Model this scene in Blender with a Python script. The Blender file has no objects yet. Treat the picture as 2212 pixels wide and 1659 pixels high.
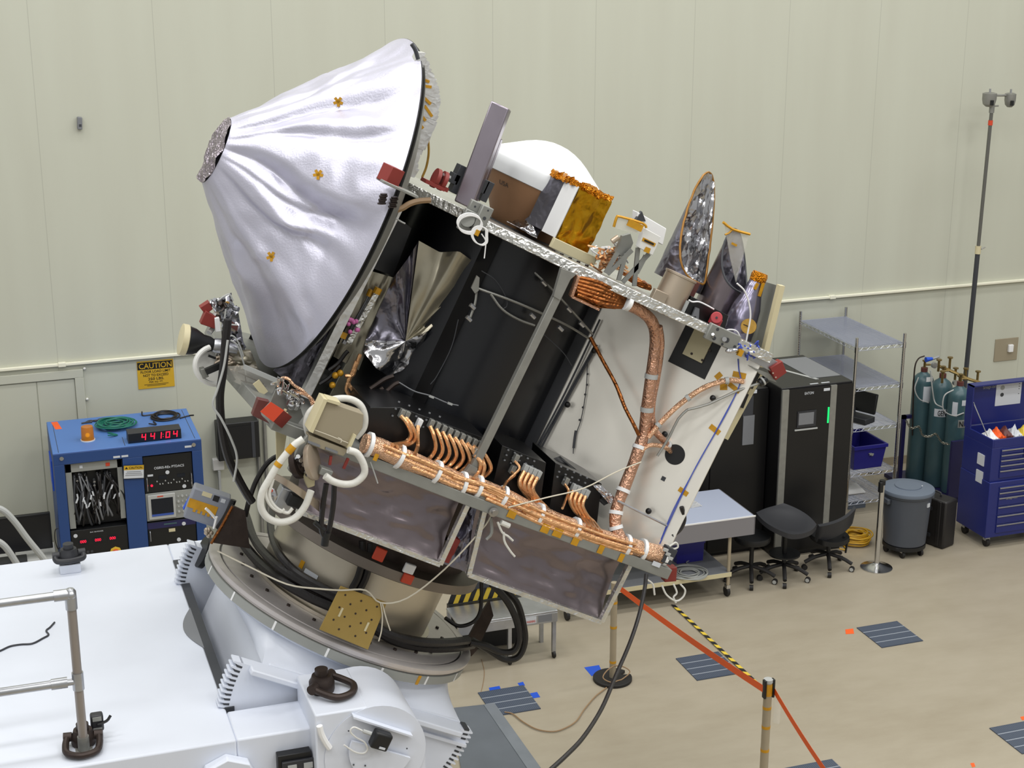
import bpy, bmesh, math, random
from mathutils import Vector as V, Matrix, noise
random.seed(7)
sc = bpy.context.scene
COL = sc.collection
# ---------------------------------------------------------------- camera, solved from the photo's vanishing points
FPX, CX, CY, HC = 3400.0, 1106.0, 829.5, 7.0
TH = math.atan(1030/FPX); PSI = math.atan(1226/(FPX/math.cos(TH)))
CR = V((math.cos(PSI), -math.sin(PSI), 0)); FH = V((math.sin(PSI), math.cos(PSI), 0)); ZZ = V((0, 0, 1))
FW = FH*math.cos(TH)-ZZ*math.sin(TH); CU = FH*math.sin(TH)+ZZ*math.cos(TH); CP = V((0, 0, HC))
cd = bpy.data.cameras.new('camera'); cam = bpy.data.objects.new('camera', cd); COL.objects.link(cam)
cd.sensor_width = 36.0; cd.lens = FPX/2212*36.0; cd.clip_end = 200
M = Matrix.Identity(4)
for i in range(3):
    M[i][0], M[i][1], M[i][2], M[i][3] = CR[i], CU[i], -FW[i], CP[i]
cam.matrix_world = M
sc.camera = cam
# ---------------------------------------------------------------- world, hall lights, exposure
w = bpy.data.worlds.new('world'); sc.world = w; w.use_nodes = True
bg = w.node_tree.nodes['Background']; bg.inputs[0].default_value = (0.93, 0.93, 0.90, 1); bg.inputs[1].default_value = 0.50
def area(name, loc, sx, sy, power, col=(1, 0.99, 0.97), rot=(0, 0, 0)):
    l = bpy.data.lights.new(name, 'AREA'); l.shape = 'RECTANGLE'; l.size = sx; l.size_y = sy; l.energy = power; l.color = col
    o = bpy.data.objects.new(name, l); COL.objects.link(o); o.location = loc; o.rotation_euler = rot; return o
for ix in range(5):
    for iy in range(4):
        area('ceiling_lamp', (-3.5+ix*4.6, -1.5+iy*4.9, 12.5), 2.6, 1.0, 150)
sc.view_settings.view_transform = 'Standard'; sc.view_settings.look = 'None'
sc.view_settings.exposure = 0.0; sc.view_settings.gamma = 1.0; sc.view_settings.use_curve_mapping = False
try:
    sc.cycles.use_denoising = True; sc.cycles.max_bounces = 8; sc.cycles.caustics_reflective = False; sc.cycles.caustics_refractive = False
    sc.cycles.sample_clamp_indirect = 4.0
except Exception: pass

# ---------------------------------------------------------------- rays through the photo's pixels, met with planes of the place
def ray(x, y): return CR*((x-CX)/FPX)+CU*((CY-y)/FPX)+FW
def PZ(x, y, z=0.0): r = ray(x, y); return CP+r*((z-HC)/r.z)
def PY(x, y, Y): r = ray(x, y); return CP+r*(Y/r.y)
def PX(x, y, X): r = ray(x, y); return CP+r*(X/r.x)
def PP(x, y, p0, n): r = ray(x, y); return CP+r*((p0-CP).dot(n)/r.dot(n))
YW = 16.77
EX, EY, EZ = V((1, 0, 0)), V((0, 1, 0)), V((0, 0, 1))

# ---------------------------------------------------------------- materials (all procedural)
MATS = {}
def lin(c):
    return tuple(((x/255)/12.92 if x/255 <= 0.04045 else ((x/255+0.055)/1.055)**2.4) for x in c)
def mat(name, rgb, rough=0.5, metal=0.0, bump=0.0, bscale=20.0, var=0.0, vscale=6.0, emit=0.0, alpha=1.0, foil=0.0, coat=0.0, spec=0.5, trans=0.0, rvar=0.0):
    m = bpy.data.materials.new(name); m.use_nodes = True; nt = m.node_tree; N = nt.nodes; L = nt.links
    b = N['Principled BSDF']; c = lin(rgb) if max(rgb) > 1.0 else rgb
    b.inputs['Base Color'].default_value = (*c, 1); b.inputs['Roughness'].default_value = rough; b.inputs['Metallic'].default_value = metal
    b.inputs['Specular IOR Level'].default_value = spec; b.inputs['Coat Weight'].default_value = coat
    b.inputs['Alpha'].default_value = alpha
    if trans: b.inputs['Transmission Weight'].default_value = trans
    if emit:
        b.inputs['Emission Color'].default_value = (*c, 1); b.inputs['Emission Strength'].default_value = emit
    tc = N.new('ShaderNodeTexCoord')
    if var:
        n = N.new('ShaderNodeTexNoise'); n.inputs['Scale'].default_value = vscale; n.inputs['Detail'].default_value = 5
        L.new(tc.outputs['Object'], n.inputs['Vector'])
        r = N.new('ShaderNodeMapRange'); r.inputs[1].default_value = 0.3; r.inputs[2].default_value = 0.7
        r.inputs[3].default_value = 1-var; r.inputs[4].default_value = 1+var*0.6
        L.new(n.outputs['Fac'], r.inputs[0])
        h = N.new('ShaderNodeHueSaturation'); h.inputs['Color'].default_value = (*c, 1)
        L.new(r.outputs[0], h.inputs['Value']); L.new(h.outputs[0], b.inputs['Base Color'])
        if rvar:
            r2 = N.new('ShaderNodeMapRange'); r2.inputs[1].default_value = 0.3; r2.inputs[2].default_value = 0.7
            r2.inputs[3].default_value = max(0.02, rough-rvar); r2.inputs[4].default_value = rough+rvar
            L.new(n.outputs['Fac'], r2.inputs[0]); L.new(r2.outputs[0], b.inputs['Roughness'])
    if bump or foil:
        bp = N.new('ShaderNodeBump'); bp.inputs['Strength'].default_value = bump or foil; bp.inputs['Distance'].default_value = 0.02
        if foil:
            n0 = N.new('ShaderNodeTexNoise'); n0.inputs['Scale'].default_value = bscale*0.5; n0.inputs['Detail'].default_value = 3
            L.new(tc.outputs['Object'], n0.inputs['Vector'])
            mx = N.new('ShaderNodeVectorMath'); mx.operation = 'MULTIPLY_ADD'; mx.inputs[1].default_value = (0.25, 0.25, 0.25)
            L.new(n0.outputs['Color'], mx.inputs[0]); L.new(tc.outputs['Object'], mx.inputs[2])
            vo = N.new('ShaderNodeTexVoronoi'); vo.feature = 'SMOOTH_F1'; vo.inputs['Smoothness'].default_value = 0.25; vo.inputs['Scale'].default_value = bscale
            L.new(mx.outputs[0], vo.inputs['Vector'])
            ad = N.new('ShaderNodeMath'); ad.operation = 'MULTIPLY_ADD'; ad.inputs[1].default_value = 0.6
            L.new(n0.outputs['Fac'], ad.inputs[0]); L.new(vo.outputs['Distance'], ad.inputs[2])
            L.new(ad.outputs[0], bp.inputs['Height'])
        else:
            n = N.new('ShaderNodeTexNoise'); n.inputs['Scale'].default_value = bscale; n.inputs['Detail'].default_value = 6
            L.new(tc.outputs['Object'], n.inputs['Vector']); L.new(n.outputs['Fac'], bp.inputs['Height'])
        L.new(bp.outputs[0], b.inputs['Normal'])
    MATS[name] = m
    return m
def nodes(m): return m.node_tree.nodes, m.node_tree.links, m.node_tree.nodes['Principled BSDF']

mat('rail_post', (150, 142, 135), 0.38, 0.4, var=0.05)
mat('white_paint', (217, 222, 233), 0.42, var=0.03, vscale=2)
mat('white_plastic', (222, 222, 218), 0.45)
mat('hose_white', (214, 213, 206), 0.5, bump=0.15, bscale=60)
mat('grey_paint', (120, 122, 126), 0.5)
mat('alu', (180, 182, 186), 0.34, 0.85, var=0.12, vscale=9, bump=0.04, bscale=30)
mat('alu_foil', (214, 214, 210), 0.32, 0.9, foil=0.5, bscale=22, var=0.15, vscale=14)
mat('alu_dull', (150, 150, 145), 0.5, 0.6, var=0.1, vscale=12)
mat('plate_grey', (142, 143, 138), 0.5, 0.35, var=0.08, vscale=10)
mat('chrome', (205, 205, 205), 0.16, 1.0)
mat('steel', (170, 168, 165), 0.3, 1.0, var=0.06, vscale=8)
mat('dark_steel', (62, 52, 48), 0.5, 0.55, var=0.25, vscale=14, bump=0.1, bscale=40)
mat('flange_metal', (128, 120, 112), 0.45, 0.7, var=0.1, vscale=4)
mat('ring_metal', (206, 200, 198), 0.38, 0.5, var=0.12, vscale=4)
mat('adapter_metal', (196, 188, 172), 0.36, 0.8, var=0.10, vscale=3)
mat('black', (17, 18, 20), 0.45)
mat('black_gloss', (13, 15, 21), 0.3)
mat('black_panel', (13, 13, 15), 0.38)
mat('black_rubber', (26, 24, 24), 0.6)
mat('cable_black', (24, 21, 22), 0.45, bump=0.1, bscale=50)
mat('dark_grey', (56, 58, 63), 0.55)
mat('charcoal', (45, 46, 50), 0.5)
mat('silver_cloth', (204, 203, 218), 0.43, 0.62, bump=0.12, bscale=90, var=0.05, vscale=5)
mat('silver_cap', (176, 166, 176), 0.3, 0.9, foil=0.8, bscale=26)
mat('foil_wrap', (222, 222, 220), 0.4, 0.65, foil=0.25, bscale=16, var=0.12, vscale=12)
mat('amber_dark', (150, 104, 36), 0.4, 0.3)
mat('mli_dark', (132, 122, 126), 0.27, 0.9, foil=0.22, bscale=4, var=0.12, vscale=5)
mat('mli_silver', (196, 196, 200), 0.18, 1.0, foil=0.55, bscale=11, var=0.1, vscale=6)
mat('mli_grey', (128, 126, 138), 0.3, 0.9, foil=0.4, bscale=12, var=0.1)
mat('film_tan', (168, 162, 144), 0.32, 0.75, foil=0.12, bscale=5, var=0.2, vscale=4)
mat('gold', (202, 150, 30), 0.25, 0.95, foil=0.6, bscale=9, var=0.15, vscale=6)
mat('kapton', (204, 150, 34), 0.35, 0.25, var=0.15, vscale=20)
mat('kapton_crumple', (214, 136, 24), 0.2, 0.8, foil=1.0, bscale=40)
mat('copper', (236, 190, 156), 0.3, 0.9, foil=0.5, bscale=45, var=0.15, vscale=20)
mat('copper_wire', (228, 176, 128), 0.28, 0.85, bump=0.3, bscale=60, var=0.2, vscale=20)
mat('copper_dark', (150, 92, 48), 0.32, 0.9, foil=0.4, bscale=20, var=0.25, vscale=10)
mat('copper_pale', (206, 160, 134), 0.36, 0.85, foil=0.4, bscale=30, var=0.2, vscale=12)
mat('red_cover', (132, 46, 40), 0.5, var=0.1)
mat('red_bright', (206, 70, 40), 0.5)
mat('red_pink', (176, 60, 66), 0.45)
mat('maroon', (96, 52, 48), 0.5)
mat('magenta', (206, 110, 170), 0.4)
mat('white_flat', (235, 235, 235), 0.55)
mat('capsule_white', (238, 240, 242), 0.5)
mat('capsule_brown', (176, 132, 96), 0.62, var=0.12, vscale=3, bump=0.05, bscale=30)
mat('tan_metal', (178, 164, 146), 0.4, 0.6)
mat('cream', (206, 196, 160), 0.5)
mat('beige_plate', (152, 142, 120), 0.55)
mat('brass_plate', (166, 140, 76), 0.45, 0.35, var=0.08, vscale=5)
mat('gold_disc', (190, 150, 70), 0.4, 0.5, var=0.2, vscale=30)
mat('panel_white', (252, 248, 238), 0.25, 0.5, var=0.04, vscale=3, spec=0.6)
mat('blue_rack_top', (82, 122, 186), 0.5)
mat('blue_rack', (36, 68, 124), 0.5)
mat('blue_bin', (36, 34, 128), 0.4)
mat('blue_chest', (28, 38, 108), 0.35)
mat('blue_tape', (30, 82, 200), 0.5)
mat('blue_cart', (34, 32, 78), 0.45)
mat('blue_wire', (70, 90, 190), 0.5)
mat('green_wire', (20, 110, 92), 0.5)
mat('orange', (240, 98, 36), 0.55, var=0.06, vscale=3)
mat('yellow', (222, 192, 66), 0.5)
mat('yellow_cable', (196, 152, 36), 0.5)
mat('sign_yellow', (206, 164, 36), 0.5, var=0.05)
mat('amber', (196, 120, 14), 0.15, alpha=0.8)
mat('lamp_glow', (255, 170, 40), 0.3, emit=1.6)
mat('led_red', (255, 24, 60), 0.4, emit=1.3)
mat('led_green', (20, 220, 110), 0.4, emit=0.9)
mat('screen_dark', (14, 22, 34), 0.2)
mat('screen_blue', (52, 78, 150), 0.3, emit=0.15)
mat('instrument_grey', (150, 152, 148), 0.5)
mat('instrument_light', (176, 178, 176), 0.5)
mat('cyl_teal', (64, 92, 98), 0.32, 0.0, var=0.05)
mat('brass', (150, 128, 80), 0.35, 0.8, var=0.2, vscale=40)
mat('paper', (204, 208, 214), 0.6)
mat('bin_grey', (72, 77, 86), 0.5, var=0.04)
mat('bin_lid', (98, 108, 122), 0.5)
mat('case_black', (32, 30, 30), 0.5)
mat('table_white', (176, 184, 204), 0.2, coat=0.3)
mat('table_skirt', (140, 138, 142), 0.35, alpha=0.82)
mat('wood_tan', (192, 172, 130), 0.5)
mat('jumper', (150, 122, 90), 0.5)
mat('string', (205, 198, 180), 0.8)
mat('mirror_pole', (120, 120, 116), 0.4, 0.8)
mat('film_clear', (225, 222, 212), 0.12, alpha=0.28)
mat('navy_vent', (70, 80, 98), 0.45, 0.2)
mat('vent_line', (96, 104, 118), 0.45, 0.2)
mat('vent_bar', (150, 157, 168), 0.45, 0.2)
mat('mat_grey', (104, 110, 118), 0.5, 0.2, var=0.1, vscale=3)
mat('mat_edge', (128, 134, 142), 0.45, 0.3, var=0.1, vscale=5)
mat('taped_pole', (168, 156, 134), 0.4, 0.2, var=0.06)
mat('box_grey', (134, 138, 148), 0.5)
mat('chain', (150, 146, 132), 0.35, 0.9)

# ---------------------------------------------------------------- mesh builder
def cross_basis(d):
    d = d.normalized(); a = EZ if abs(d.z) < 0.9 else EX
    u = d.cross(a).normalized(); return u, d.cross(u).normalized()
def crom(pts, k=4, closed=False):
    pts = [V(p) for p in pts]; n = len(pts)
    if n < 3 or k < 2: return pts
    out = []
    rng = range(n) if closed else range(n-1)
    for i in rng:
        p1, p2 = pts[i], pts[(i+1) % n]
        p0 = pts[i-1] if (i > 0 or closed) else p1*2-p2
        p3 = pts[(i+2) % n] if (i+2 < n or closed) else p2*2-p1
        for j in range(k):
            t = j/k
            out.append(0.5*((2*p1)+(p2-p0)*t+(2*p0-5*p1+4*p2-p3)*t*t+(3*p1-p0-3*p2+p3)*t**3))
    if not closed: out.append(pts[-1])
    return out
class MB:
    def __init__(s): s.v = []; s.f = []; s.mi = []
    def add(s, vs, fs, m=0):
        o = len(s.v); s.v += [V(p) for p in vs]; s.f += [tuple(i+o for i in f) for f in fs]; s.mi += [m]*len(fs); return s
    def poly(s, pts, m=0): return s.add(pts, [tuple(range(len(pts)))], m)
    def box(s, c, a, b, d, m=0):
        c = V(c); vs = [c+a*i+b*j+d*k for k in (-1, 1) for j in (-1, 1) for i in (-1, 1)]
        return s.add(vs, [(0, 2, 3, 1), (4, 5, 7, 6), (0, 1, 5, 4), (2, 6, 7, 3), (0, 4, 6, 2), (1, 3, 7, 5)], m)
    def bx(s, x0, x1, y0, y1, z0, z1, m=0):
        return s.box(((x0+x1)/2, (y0+y1)/2, (z0+z1)/2), EX*((x1-x0)/2), EY*((y1-y0)/2), EZ*((z1-z0)/2), m)
    def prism(s, pts, e, m=0):
        pts = [V(p) for p in pts]; n = len(pts); e = V(e)
        fs = [tuple(range(n))[::-1], tuple(range(n, 2*n))]+[(i, (i+1) % n, n+(i+1) % n, n+i) for i in range(n)]
        return s.add(pts+[p+e for p in pts], fs, m)
    def cyl(s, p0, p1, r0, r1=None, n=16, caps=True, m=0):
        p0, p1 = V(p0), V(p1); r1 = r0 if r1 is None else r1; u, w_ = cross_basis(p1-p0)
        c = [(math.cos(2*math.pi*i/n), math.sin(2*math.pi*i/n)) for i in range(n)]
        vs = [p0+(u*x+w_*y)*r0 for x, y in c]+[p1+(u*x+w_*y)*r1 for x, y in c]
        fs = [(i, (i+1) % n, n+(i+1) % n, n+i) for i in range(n)]
        if caps: fs += [tuple(range(n))[::-1], tuple(range(n, 2*n))]
        return s.add(vs, fs, m)
    def tube(s, pts, r, n=8, k=4, closed=False, m=0, rr=None):
        P = crom(pts, k, closed); N = len(P); vs = []; fs = []
        t0 = (P[1]-P[0]).normalized(); u, w_ = cross_basis(t0)
        for i, p in enumerate(P):
            if closed: t = (P[(i+1) % N]-P[i-1])
            else: t = P[min(i+1, N-1)]-P[max(i-1, 0)]
            t = t.normalized() if t.length > 1e-9 else t0
            u = (u-t*u.dot(t)); u = u.normalized() if u.length > 1e-6 else cross_basis(t)[0]
            w_ = t.cross(u)
            q = r if rr is None else rr(i/(N-1))
            vs += [p+(u*math.cos(2*math.pi*j/n)+w_*math.sin(2*math.pi*j/n))*q for j in range(n)]
        R = N if closed else N-1
        for i in range(R):
            a, b = i*n, ((i+1) % N)*n
            fs += [(a+j, a+(j+1) % n, b+(j+1) % n, b+j) for j in range(n)]
        if not closed: fs += [tuple(range(n))[::-1], tuple(range((N-1)*n, N*n))]
        return s.add(vs, fs, m)
    def lathe(s, o, ax, prof, n=32, m=0, cap=True, ang=(0, 2*math.pi), uw=None):
        o = V(o); ax = V(ax).normalized(); u, w_ = uw if uw else cross_basis(ax); full = ang[1]-ang[0] > 6.28; K = n if full else n+1
        vs = []
        for r, h in prof:
            for i in range(K):
                t = ang[0]+(ang[1]-ang[0])*i/n; vs.append(o+ax*h+(u*math.cos(t)+w_*math.sin(t))*r)
        fs = []
        for j in range(len(prof)-1):
            for i in range(n):
                i2 = (i+1) % K; fs.append((j*K+i, j*K+i2, (j+1)*K+i2, (j+1)*K+i))
        if cap and full:
            if prof[0][0] > 1e-6: fs.append(tuple(range(K))[::-1])
            if prof[-1][0] > 1e-6: fs.append(tuple(range((len(prof)-1)*K, len(prof)*K)))
        return s.add(vs, fs, m)
    def sph(s, c, r, n=14, sq=(1, 1, 1), m=0):
        pr = [(math.sin(math.pi*i/n)*r, -math.cos(math.pi*i/n)*r) for i in range(n+1)]
        t = MB().lathe((0, 0, 0), EZ, pr, n*2, cap=False); c = V(c)
        return s.add([c+V((p.x*sq[0], p.y*sq[1], p.z*sq[2])) for p in t.v], t.f, m)
    def grid(s, fn, nu, nv, m=0, closeu=False):
        vs = [fn(i/nu, j/nv) for j in range(nv+1) for i in range(nu if closeu else nu+1)]; K = nu if closeu else nu+1
        fs = [(j*K+i, j*K+(i+1) % K, (j+1)*K+(i+1) % K, (j+1)*K+i) for j in range(nv) for i in range(nu)]
        return s.add(vs, fs, m)
    def sheet(s, fn, nu, nv, th, nrm, m=0):     # a thin closed sheet with real thickness
        e = V(nrm).normalized()*th; n0 = len(s.v); s.grid(fn, nu, nv, m); K = nu+1
        top = [p+e for p in s.v[n0:]]; o2 = len(s.v); s.v += top
        fs = [tuple(i-n0+o2 for i in f[::-1]) for f in s.f[-nu*nv:]]
        bd = [i for i in range(K)]+[j*K+nu for j in range(1, nv+1)]+[nv*K+i for i in range(nu-1, -1, -1)]+[j*K for j in range(nv-1, 0, -1)]
        for a, b in zip(bd, bd[1:]+bd[:1]): fs.append((n0+b, n0+a, o2+a, o2+b))
        s.f += fs; s.mi += [m]*len(fs); return s
    def out(s, name, mats, parent=None, bevel=0.0, flat=False, ang=35, recalc=True):
        mats = [mats] if isinstance(mats, str) else mats
        if parent is None:
            lo = V((min(p.x for p in s.v), min(p.y for p in s.v), min(p.z for p in s.v))); hi = V((max(p.x for p in s.v), max(p.y for p in s.v), max(p.z for p in s.v)))
            base = V(((lo.x+hi.x)/2, (lo.y+hi.y)/2, lo.z))
        else: base = WL[parent.name]
        me = bpy.data.meshes.new(name); me.from_pydata([tuple(p-base) for p in s.v], [], s.f)
        for m in mats: me.materials.append(MATS[m])
        me.polygons.foreach_set('material_index', s.mi)
        if recalc:
            bm = bmesh.new(); bm.from_mesh(me); bmesh.ops.recalc_face_normals(bm, faces=bm.faces); bm.to_mesh(me); bm.free()
        if not flat:
            me.polygons.foreach_set('use_smooth', [True]*len(me.polygons)); me.set_sharp_from_angle(angle=math.radians(ang))
        me.update()
        o = bpy.data.objects.new(name, me); COL.objects.link(o)
        if parent is None: o.location = base; WL[o.name] = base
        else: o.parent = parent; WL[o.name] = base
        if bevel:
            b = o.modifiers.new('bevel', 'BEVEL'); b.width = bevel; b.segments = 2; b.limit_method = 'ANGLE'; b.angle_limit = math.radians(40)
        return o
WL = {}
def tag(o, label=None, cat=None, group=None, kind=None):
    if label: o['label'] = label
    if cat: o['category'] = cat
    if group: o['group'] = group
    if kind: o['kind'] = kind
    return o
def thing(name, label, cat, loc, group=None):
    o = bpy.data.objects.new(name, None); COL.objects.link(o); o.location = V(loc); o.empty_display_size = 0.1
    WL[o.name] = V(loc); return tag(o, label, cat, group)
def dup(root, loc, rz=0.0, label=None, group=None):
    r = root.copy(); COL.objects.link(r); r.location = V(loc); r.rotation_euler = (0, 0, rz); WL[r.name] = V(loc)
    if label: r['label'] = label
    if group: r['group'] = group
    for ch in list(root.children):
        c = ch.copy(); COL.objects.link(c); c.parent = r
        for g in list(ch.children):
            d = g.copy(); COL.objects.link(d); d.parent = c
    return r
def struct(o): o['kind'] = 'structure'; return o
def text(s, name, o, xd, yd, h, m, parent, width=None, off=0.002, center=True, ext=0.0006):
    cu = bpy.data.curves.new('lettering', 'FONT'); cu.body = s; cu.size = 1.0; cu.align_x = 'LEFT'; cu.extrude = 0.0; cu.resolution_u = 3; cu.offset = 0.012
    t = bpy.data.objects.new('lettering', cu); COL.objects.link(t)
    dg = bpy.context.evaluated_depsgraph_get(); me0 = bpy.data.meshes.new_from_object(t.evaluated_get(dg))
    vs = [v.co.copy() for v in me0.vertices]; fs = [tuple(p.vertices) for p in me0.polygons]
    bpy.data.objects.remove(t); bpy.data.curves.remove(cu); bpy.data.meshes.remove(me0)
    x0 = min(v.x for v in vs); x1 = max(v.x for v in vs); y0 = min(v.y for v in vs); y1 = max(v.y for v in vs)
    sy = h/(y1-y0); sx = (width/(x1-x0)) if width else sy
    xd = V(xd).normalized(); yd = V(yd).normalized(); nd = xd.cross(yd)
    sh = (x0+x1)/2 if center else x0
    b = MB(); b.add([V(o)+xd*((v.x-sh)*sx)+yd*((v.y-y0)*sy)+nd*off for v in vs], fs)
    return b.out(name, m, parent, flat=True, recalc=False)
# ================================================================ the setting
m = mat('floor_epoxy', (190, 176, 148), 0.34, var=0.06, vscale=0.7, rvar=0.08)
N, L, b = nodes(m)
tc = N.new('ShaderNodeTexCoord'); n1 = N.new('ShaderNodeTexNoise'); n1.inputs['Scale'].default_value = 2.3; n1.inputs['Detail'].default_value = 6; n1.inputs['Roughness'].default_value = 0.62
mp = N.new('ShaderNodeMapping'); mp.inputs['Scale'].default_value = (0.5, 1.2, 1); L.new(tc.outputs['Object'], mp.inputs[0]); L.new(mp.outputs[0], n1.inputs['Vector'])
cr = N.new('ShaderNodeValToRGB'); cr.color_ramp.elements[0].position = 0.3; cr.color_ramp.elements[1].position = 0.72
cr.color_ramp.elements[0].color = (*lin((157, 147, 128)), 1); cr.color_ramp.elements[1].color = (*lin((170, 161, 143)), 1)
L.new(n1.outputs['Fac'], cr.inputs[0]); L.new(cr.outputs[0], b.inputs['Base Color'])
m = mat('wall_paint', (200, 196, 176), 0.55)
N, L, b = nodes(m)
tc = N.new('ShaderNodeTexCoord'); sp = N.new('ShaderNodeSeparateXYZ'); L.new(tc.outputs['Object'], sp.inputs[0])
dv = N.new('ShaderNodeMath'); dv.operation = 'DIVIDE'; dv.inputs[1].default_value = 1.22; L.new(sp.outputs['X'], dv.inputs[0])
fr = N.new('ShaderNodeMath'); fr.operation = 'FRACT'; L.new(dv.outputs[0], fr.inputs[0])
lt = N.new('ShaderNodeMath'); lt.operation = 'LESS_THAN'; lt.inputs[1].default_value = 0.006; L.new(fr.outputs[0], lt.inputs[0])
n1 = N.new('ShaderNodeTexNoise'); n1.inputs['Scale'].default_value = 1.0; n1.inputs['Detail'].default_value = 4
mp = N.new('ShaderNodeMapping'); mp.inputs['Scale'].default_value = (3.0, 1, 0.35); L.new(tc.outputs['Object'], mp.inputs[0]); L.new(mp.outputs[0], n1.inputs['Vector'])
cr = N.new('ShaderNodeValToRGB'); cr.color_ramp.elements[0].position = 0.25; cr.color_ramp.elements[1].position = 0.75
cr.color_ramp.elements[0].color = (*lin((190, 191, 176)), 1); cr.color_ramp.elements[1].color = (*lin((195, 197, 182)), 1)
L.new(n1.outputs['Fac'], cr.inputs[0])
mx = N.new('ShaderNodeMix'); mx.data_type = 'RGBA'; mx.inputs['B'].default_value = (*lin((170, 171, 158)), 1)
sc_ = N.new('ShaderNodeMath'); sc_.operation = 'MULTIPLY'; sc_.inputs[1].default_value = 0.75; L.new(lt.outputs[0], sc_.inputs[0])
L.new(sc_.outputs[0], mx.inputs['Factor']); L.new(cr.outputs[0], mx.inputs['A']); L.new(mx.outputs['Result'], b.inputs['Base Color'])

o = MB().bx(-8, 24, -6, YW+0.3, -0.2, 0).out('floor', 'floor_epoxy'); struct(o)
o = MB().bx(-8, 24, YW, YW+0.3, 0, 13.5).out('wall_back', 'wall_paint'); struct(o)
mat('trim_cream', (236, 234, 214), 0.45)
b = MB(); b.bx(-8, 24, YW-0.045, YW, 2.335, 2.365)
for xx in (0.72, 3.8, 6.9, 10.0, 13.1): b.bx(xx-0.04, xx+0.04, YW-0.055, YW, 2.328, 2.374)
struct(b.out('trim_1', 'trim_cream', bevel=0.005))
struct(MB().bx(-8, 24, YW-0.015, YW, 0, 0.11).out('baseboard_back', 'beige_plate'))
# flush door in the wall at the far left
d1 = thing('door_1', None, None, (0.0, YW-0.02, 0)); del_ = None
d1['kind'] = 'structure'
mat('door_paint', (190, 191, 176), 0.5)
b = MB(); b.bx(-1.4, 0.93, YW-0.03, YW, 2.187, 2.28); b.bx(0.84, 0.93, YW-0.03, YW, 0, 2.187); b.out('door_frame', 'door_paint', d1, bevel=0.004)
b = MB(); b.bx(-1.3, 0.44, YW-0.012, YW, 0.02, 2.175); b.bx(0.452, 0.832, YW-0.012, YW, 0.02, 2.175); b.out('door_panel', 'door_paint', d1)
p = PY(188, 861, YW); q = PY(182, 795, YW)
for k_ in (p, q): MB().sph((k_.x, YW-0.02, k_.z), 0.016, 6).out('door_knob', 'white_plastic', d1)

# floor tiles with slots (perforated access plates)
def vent(name, corners, label, lines=3, group='dark slotted floor plates'):
    a, b_, c, d = corners           # back-left, back-right, front-right, front-left, on the floor
    t = thing(name, label, 'floor vent', (a+c)/2, group)
    pb = MB(); pb.prism([p+EZ*0.001 for p in (a, b_, c, d)], EZ*0.007); pb.out('plate', 'navy_vent', t)
    sb = MB(); w_ = (b_-a); e = (d-a)
    for i in range(lines):
        k = (i+1)/(lines+1); s0 = a+e*k+EZ*0.008; sb.prism([s0, s0+w_, s0+w_+e*0.03, s0+e*0.03], EZ*0.002)
    sb.out('cross_bar', 'vent_bar', t); sb = MB()
    for i in range(26):
        k = (i+0.5)/26; s0 = a+w_*k+EZ*0.008
        for j in range(lines+1):
            j0 = (j+0.12)/(lines+1); j1 = (j+0.88)/(lines+1)
            sb.prism([s0+e*j0, s0+w_*0.012+e*j0, s0+w_*0.012+e*j1, s0+e*j1], EZ*0.0006)
    sb.out('slot_rib', 'vent_line', t)['kind'] = 'stuff'
    return t
def sq(x0, x1, y0, y1): return [V((x0, y1, 0)), V((x1, y1, 0)), V((x1, y0, 0)), V((x0, y0, 0))]
vent('floor_vent', sq(8.055, 8.527, 12.15, 12.626), 'dark slotted floor plate beside the orange tape in the open floor at right')
vent('floor_vent', sq(6.033, 6.49, 12.12, 12.6), 'dark slotted floor plate crossed by the striped floor tape')
vent('floor_vent', sq(4.0, 4.45, 12.09, 12.565), 'dark slotted floor plate with three blue tape tabs on its edges')
p = PZ(2137, 1574); vent('floor_vent', sq(p.x, p.x+0.47, p.y-0.47, p.y), 'dark slotted floor plate cut by the right edge of the picture')
p = PZ(1797, 1641); vent('floor_vent', sq(p.x-0.47, p.x, p.y-0.47, p.y), 'dark slotted floor plate under the falling end of the orange belt')
def tape(name, pts, m_, label, cat='tape', group=None, th=0.0015):
    b = MB(); b.prism([PZ(*p)+EZ*0.0005 if not isinstance(p, V) else p for p in pts], EZ*th); return tag(b.out(name, m_), label, cat, group)
tape('tape_tab', [(1056, 1486), (1079, 1482), (1082, 1489), (1058, 1493)], 'blue_tape', 'blue tape tab on the back edge of a floor plate, the left of two', group='blue tape tabs')
tape('tape_tab', [(1118, 1476), (1130, 1473), (1134, 1481), (1123, 1483)], 'blue_tape', 'small blue tape tab at the back right corner of a floor plate', group='blue tape tabs')
tape('tape_tab', [(1145, 1498), (1160, 1495), (1167, 1506), (1150, 1509)], 'blue_tape', 'blue tape tab on the right edge of a floor plate', group='blue tape tabs')
tape('tape_tab', [(1262, 1442), (1294, 1437), (1300, 1450), (1278, 1461)], 'blue_tape', 'blue tape patch on the floor beside the black stanchion foot')
tape('tape_mark', [(1826, 1360), (1843, 1358), (1845, 1369), (1827, 1370)], 'orange', 'orange tape cross on the floor left of a slotted plate', group='orange tape marks')
tape('tape_mark', [(2204, 1549), (2214, 1547), (2216, 1555), (2208, 1556)], 'orange', 'orange tape mark at the right edge of the picture', group='orange tape marks')
tape('tape_mark', [(2096, 1649), (2104, 1648), (2107, 1656), (2100, 1658)], 'orange', 'orange tape mark at the bottom edge of the picture', group='orange tape marks')
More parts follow.
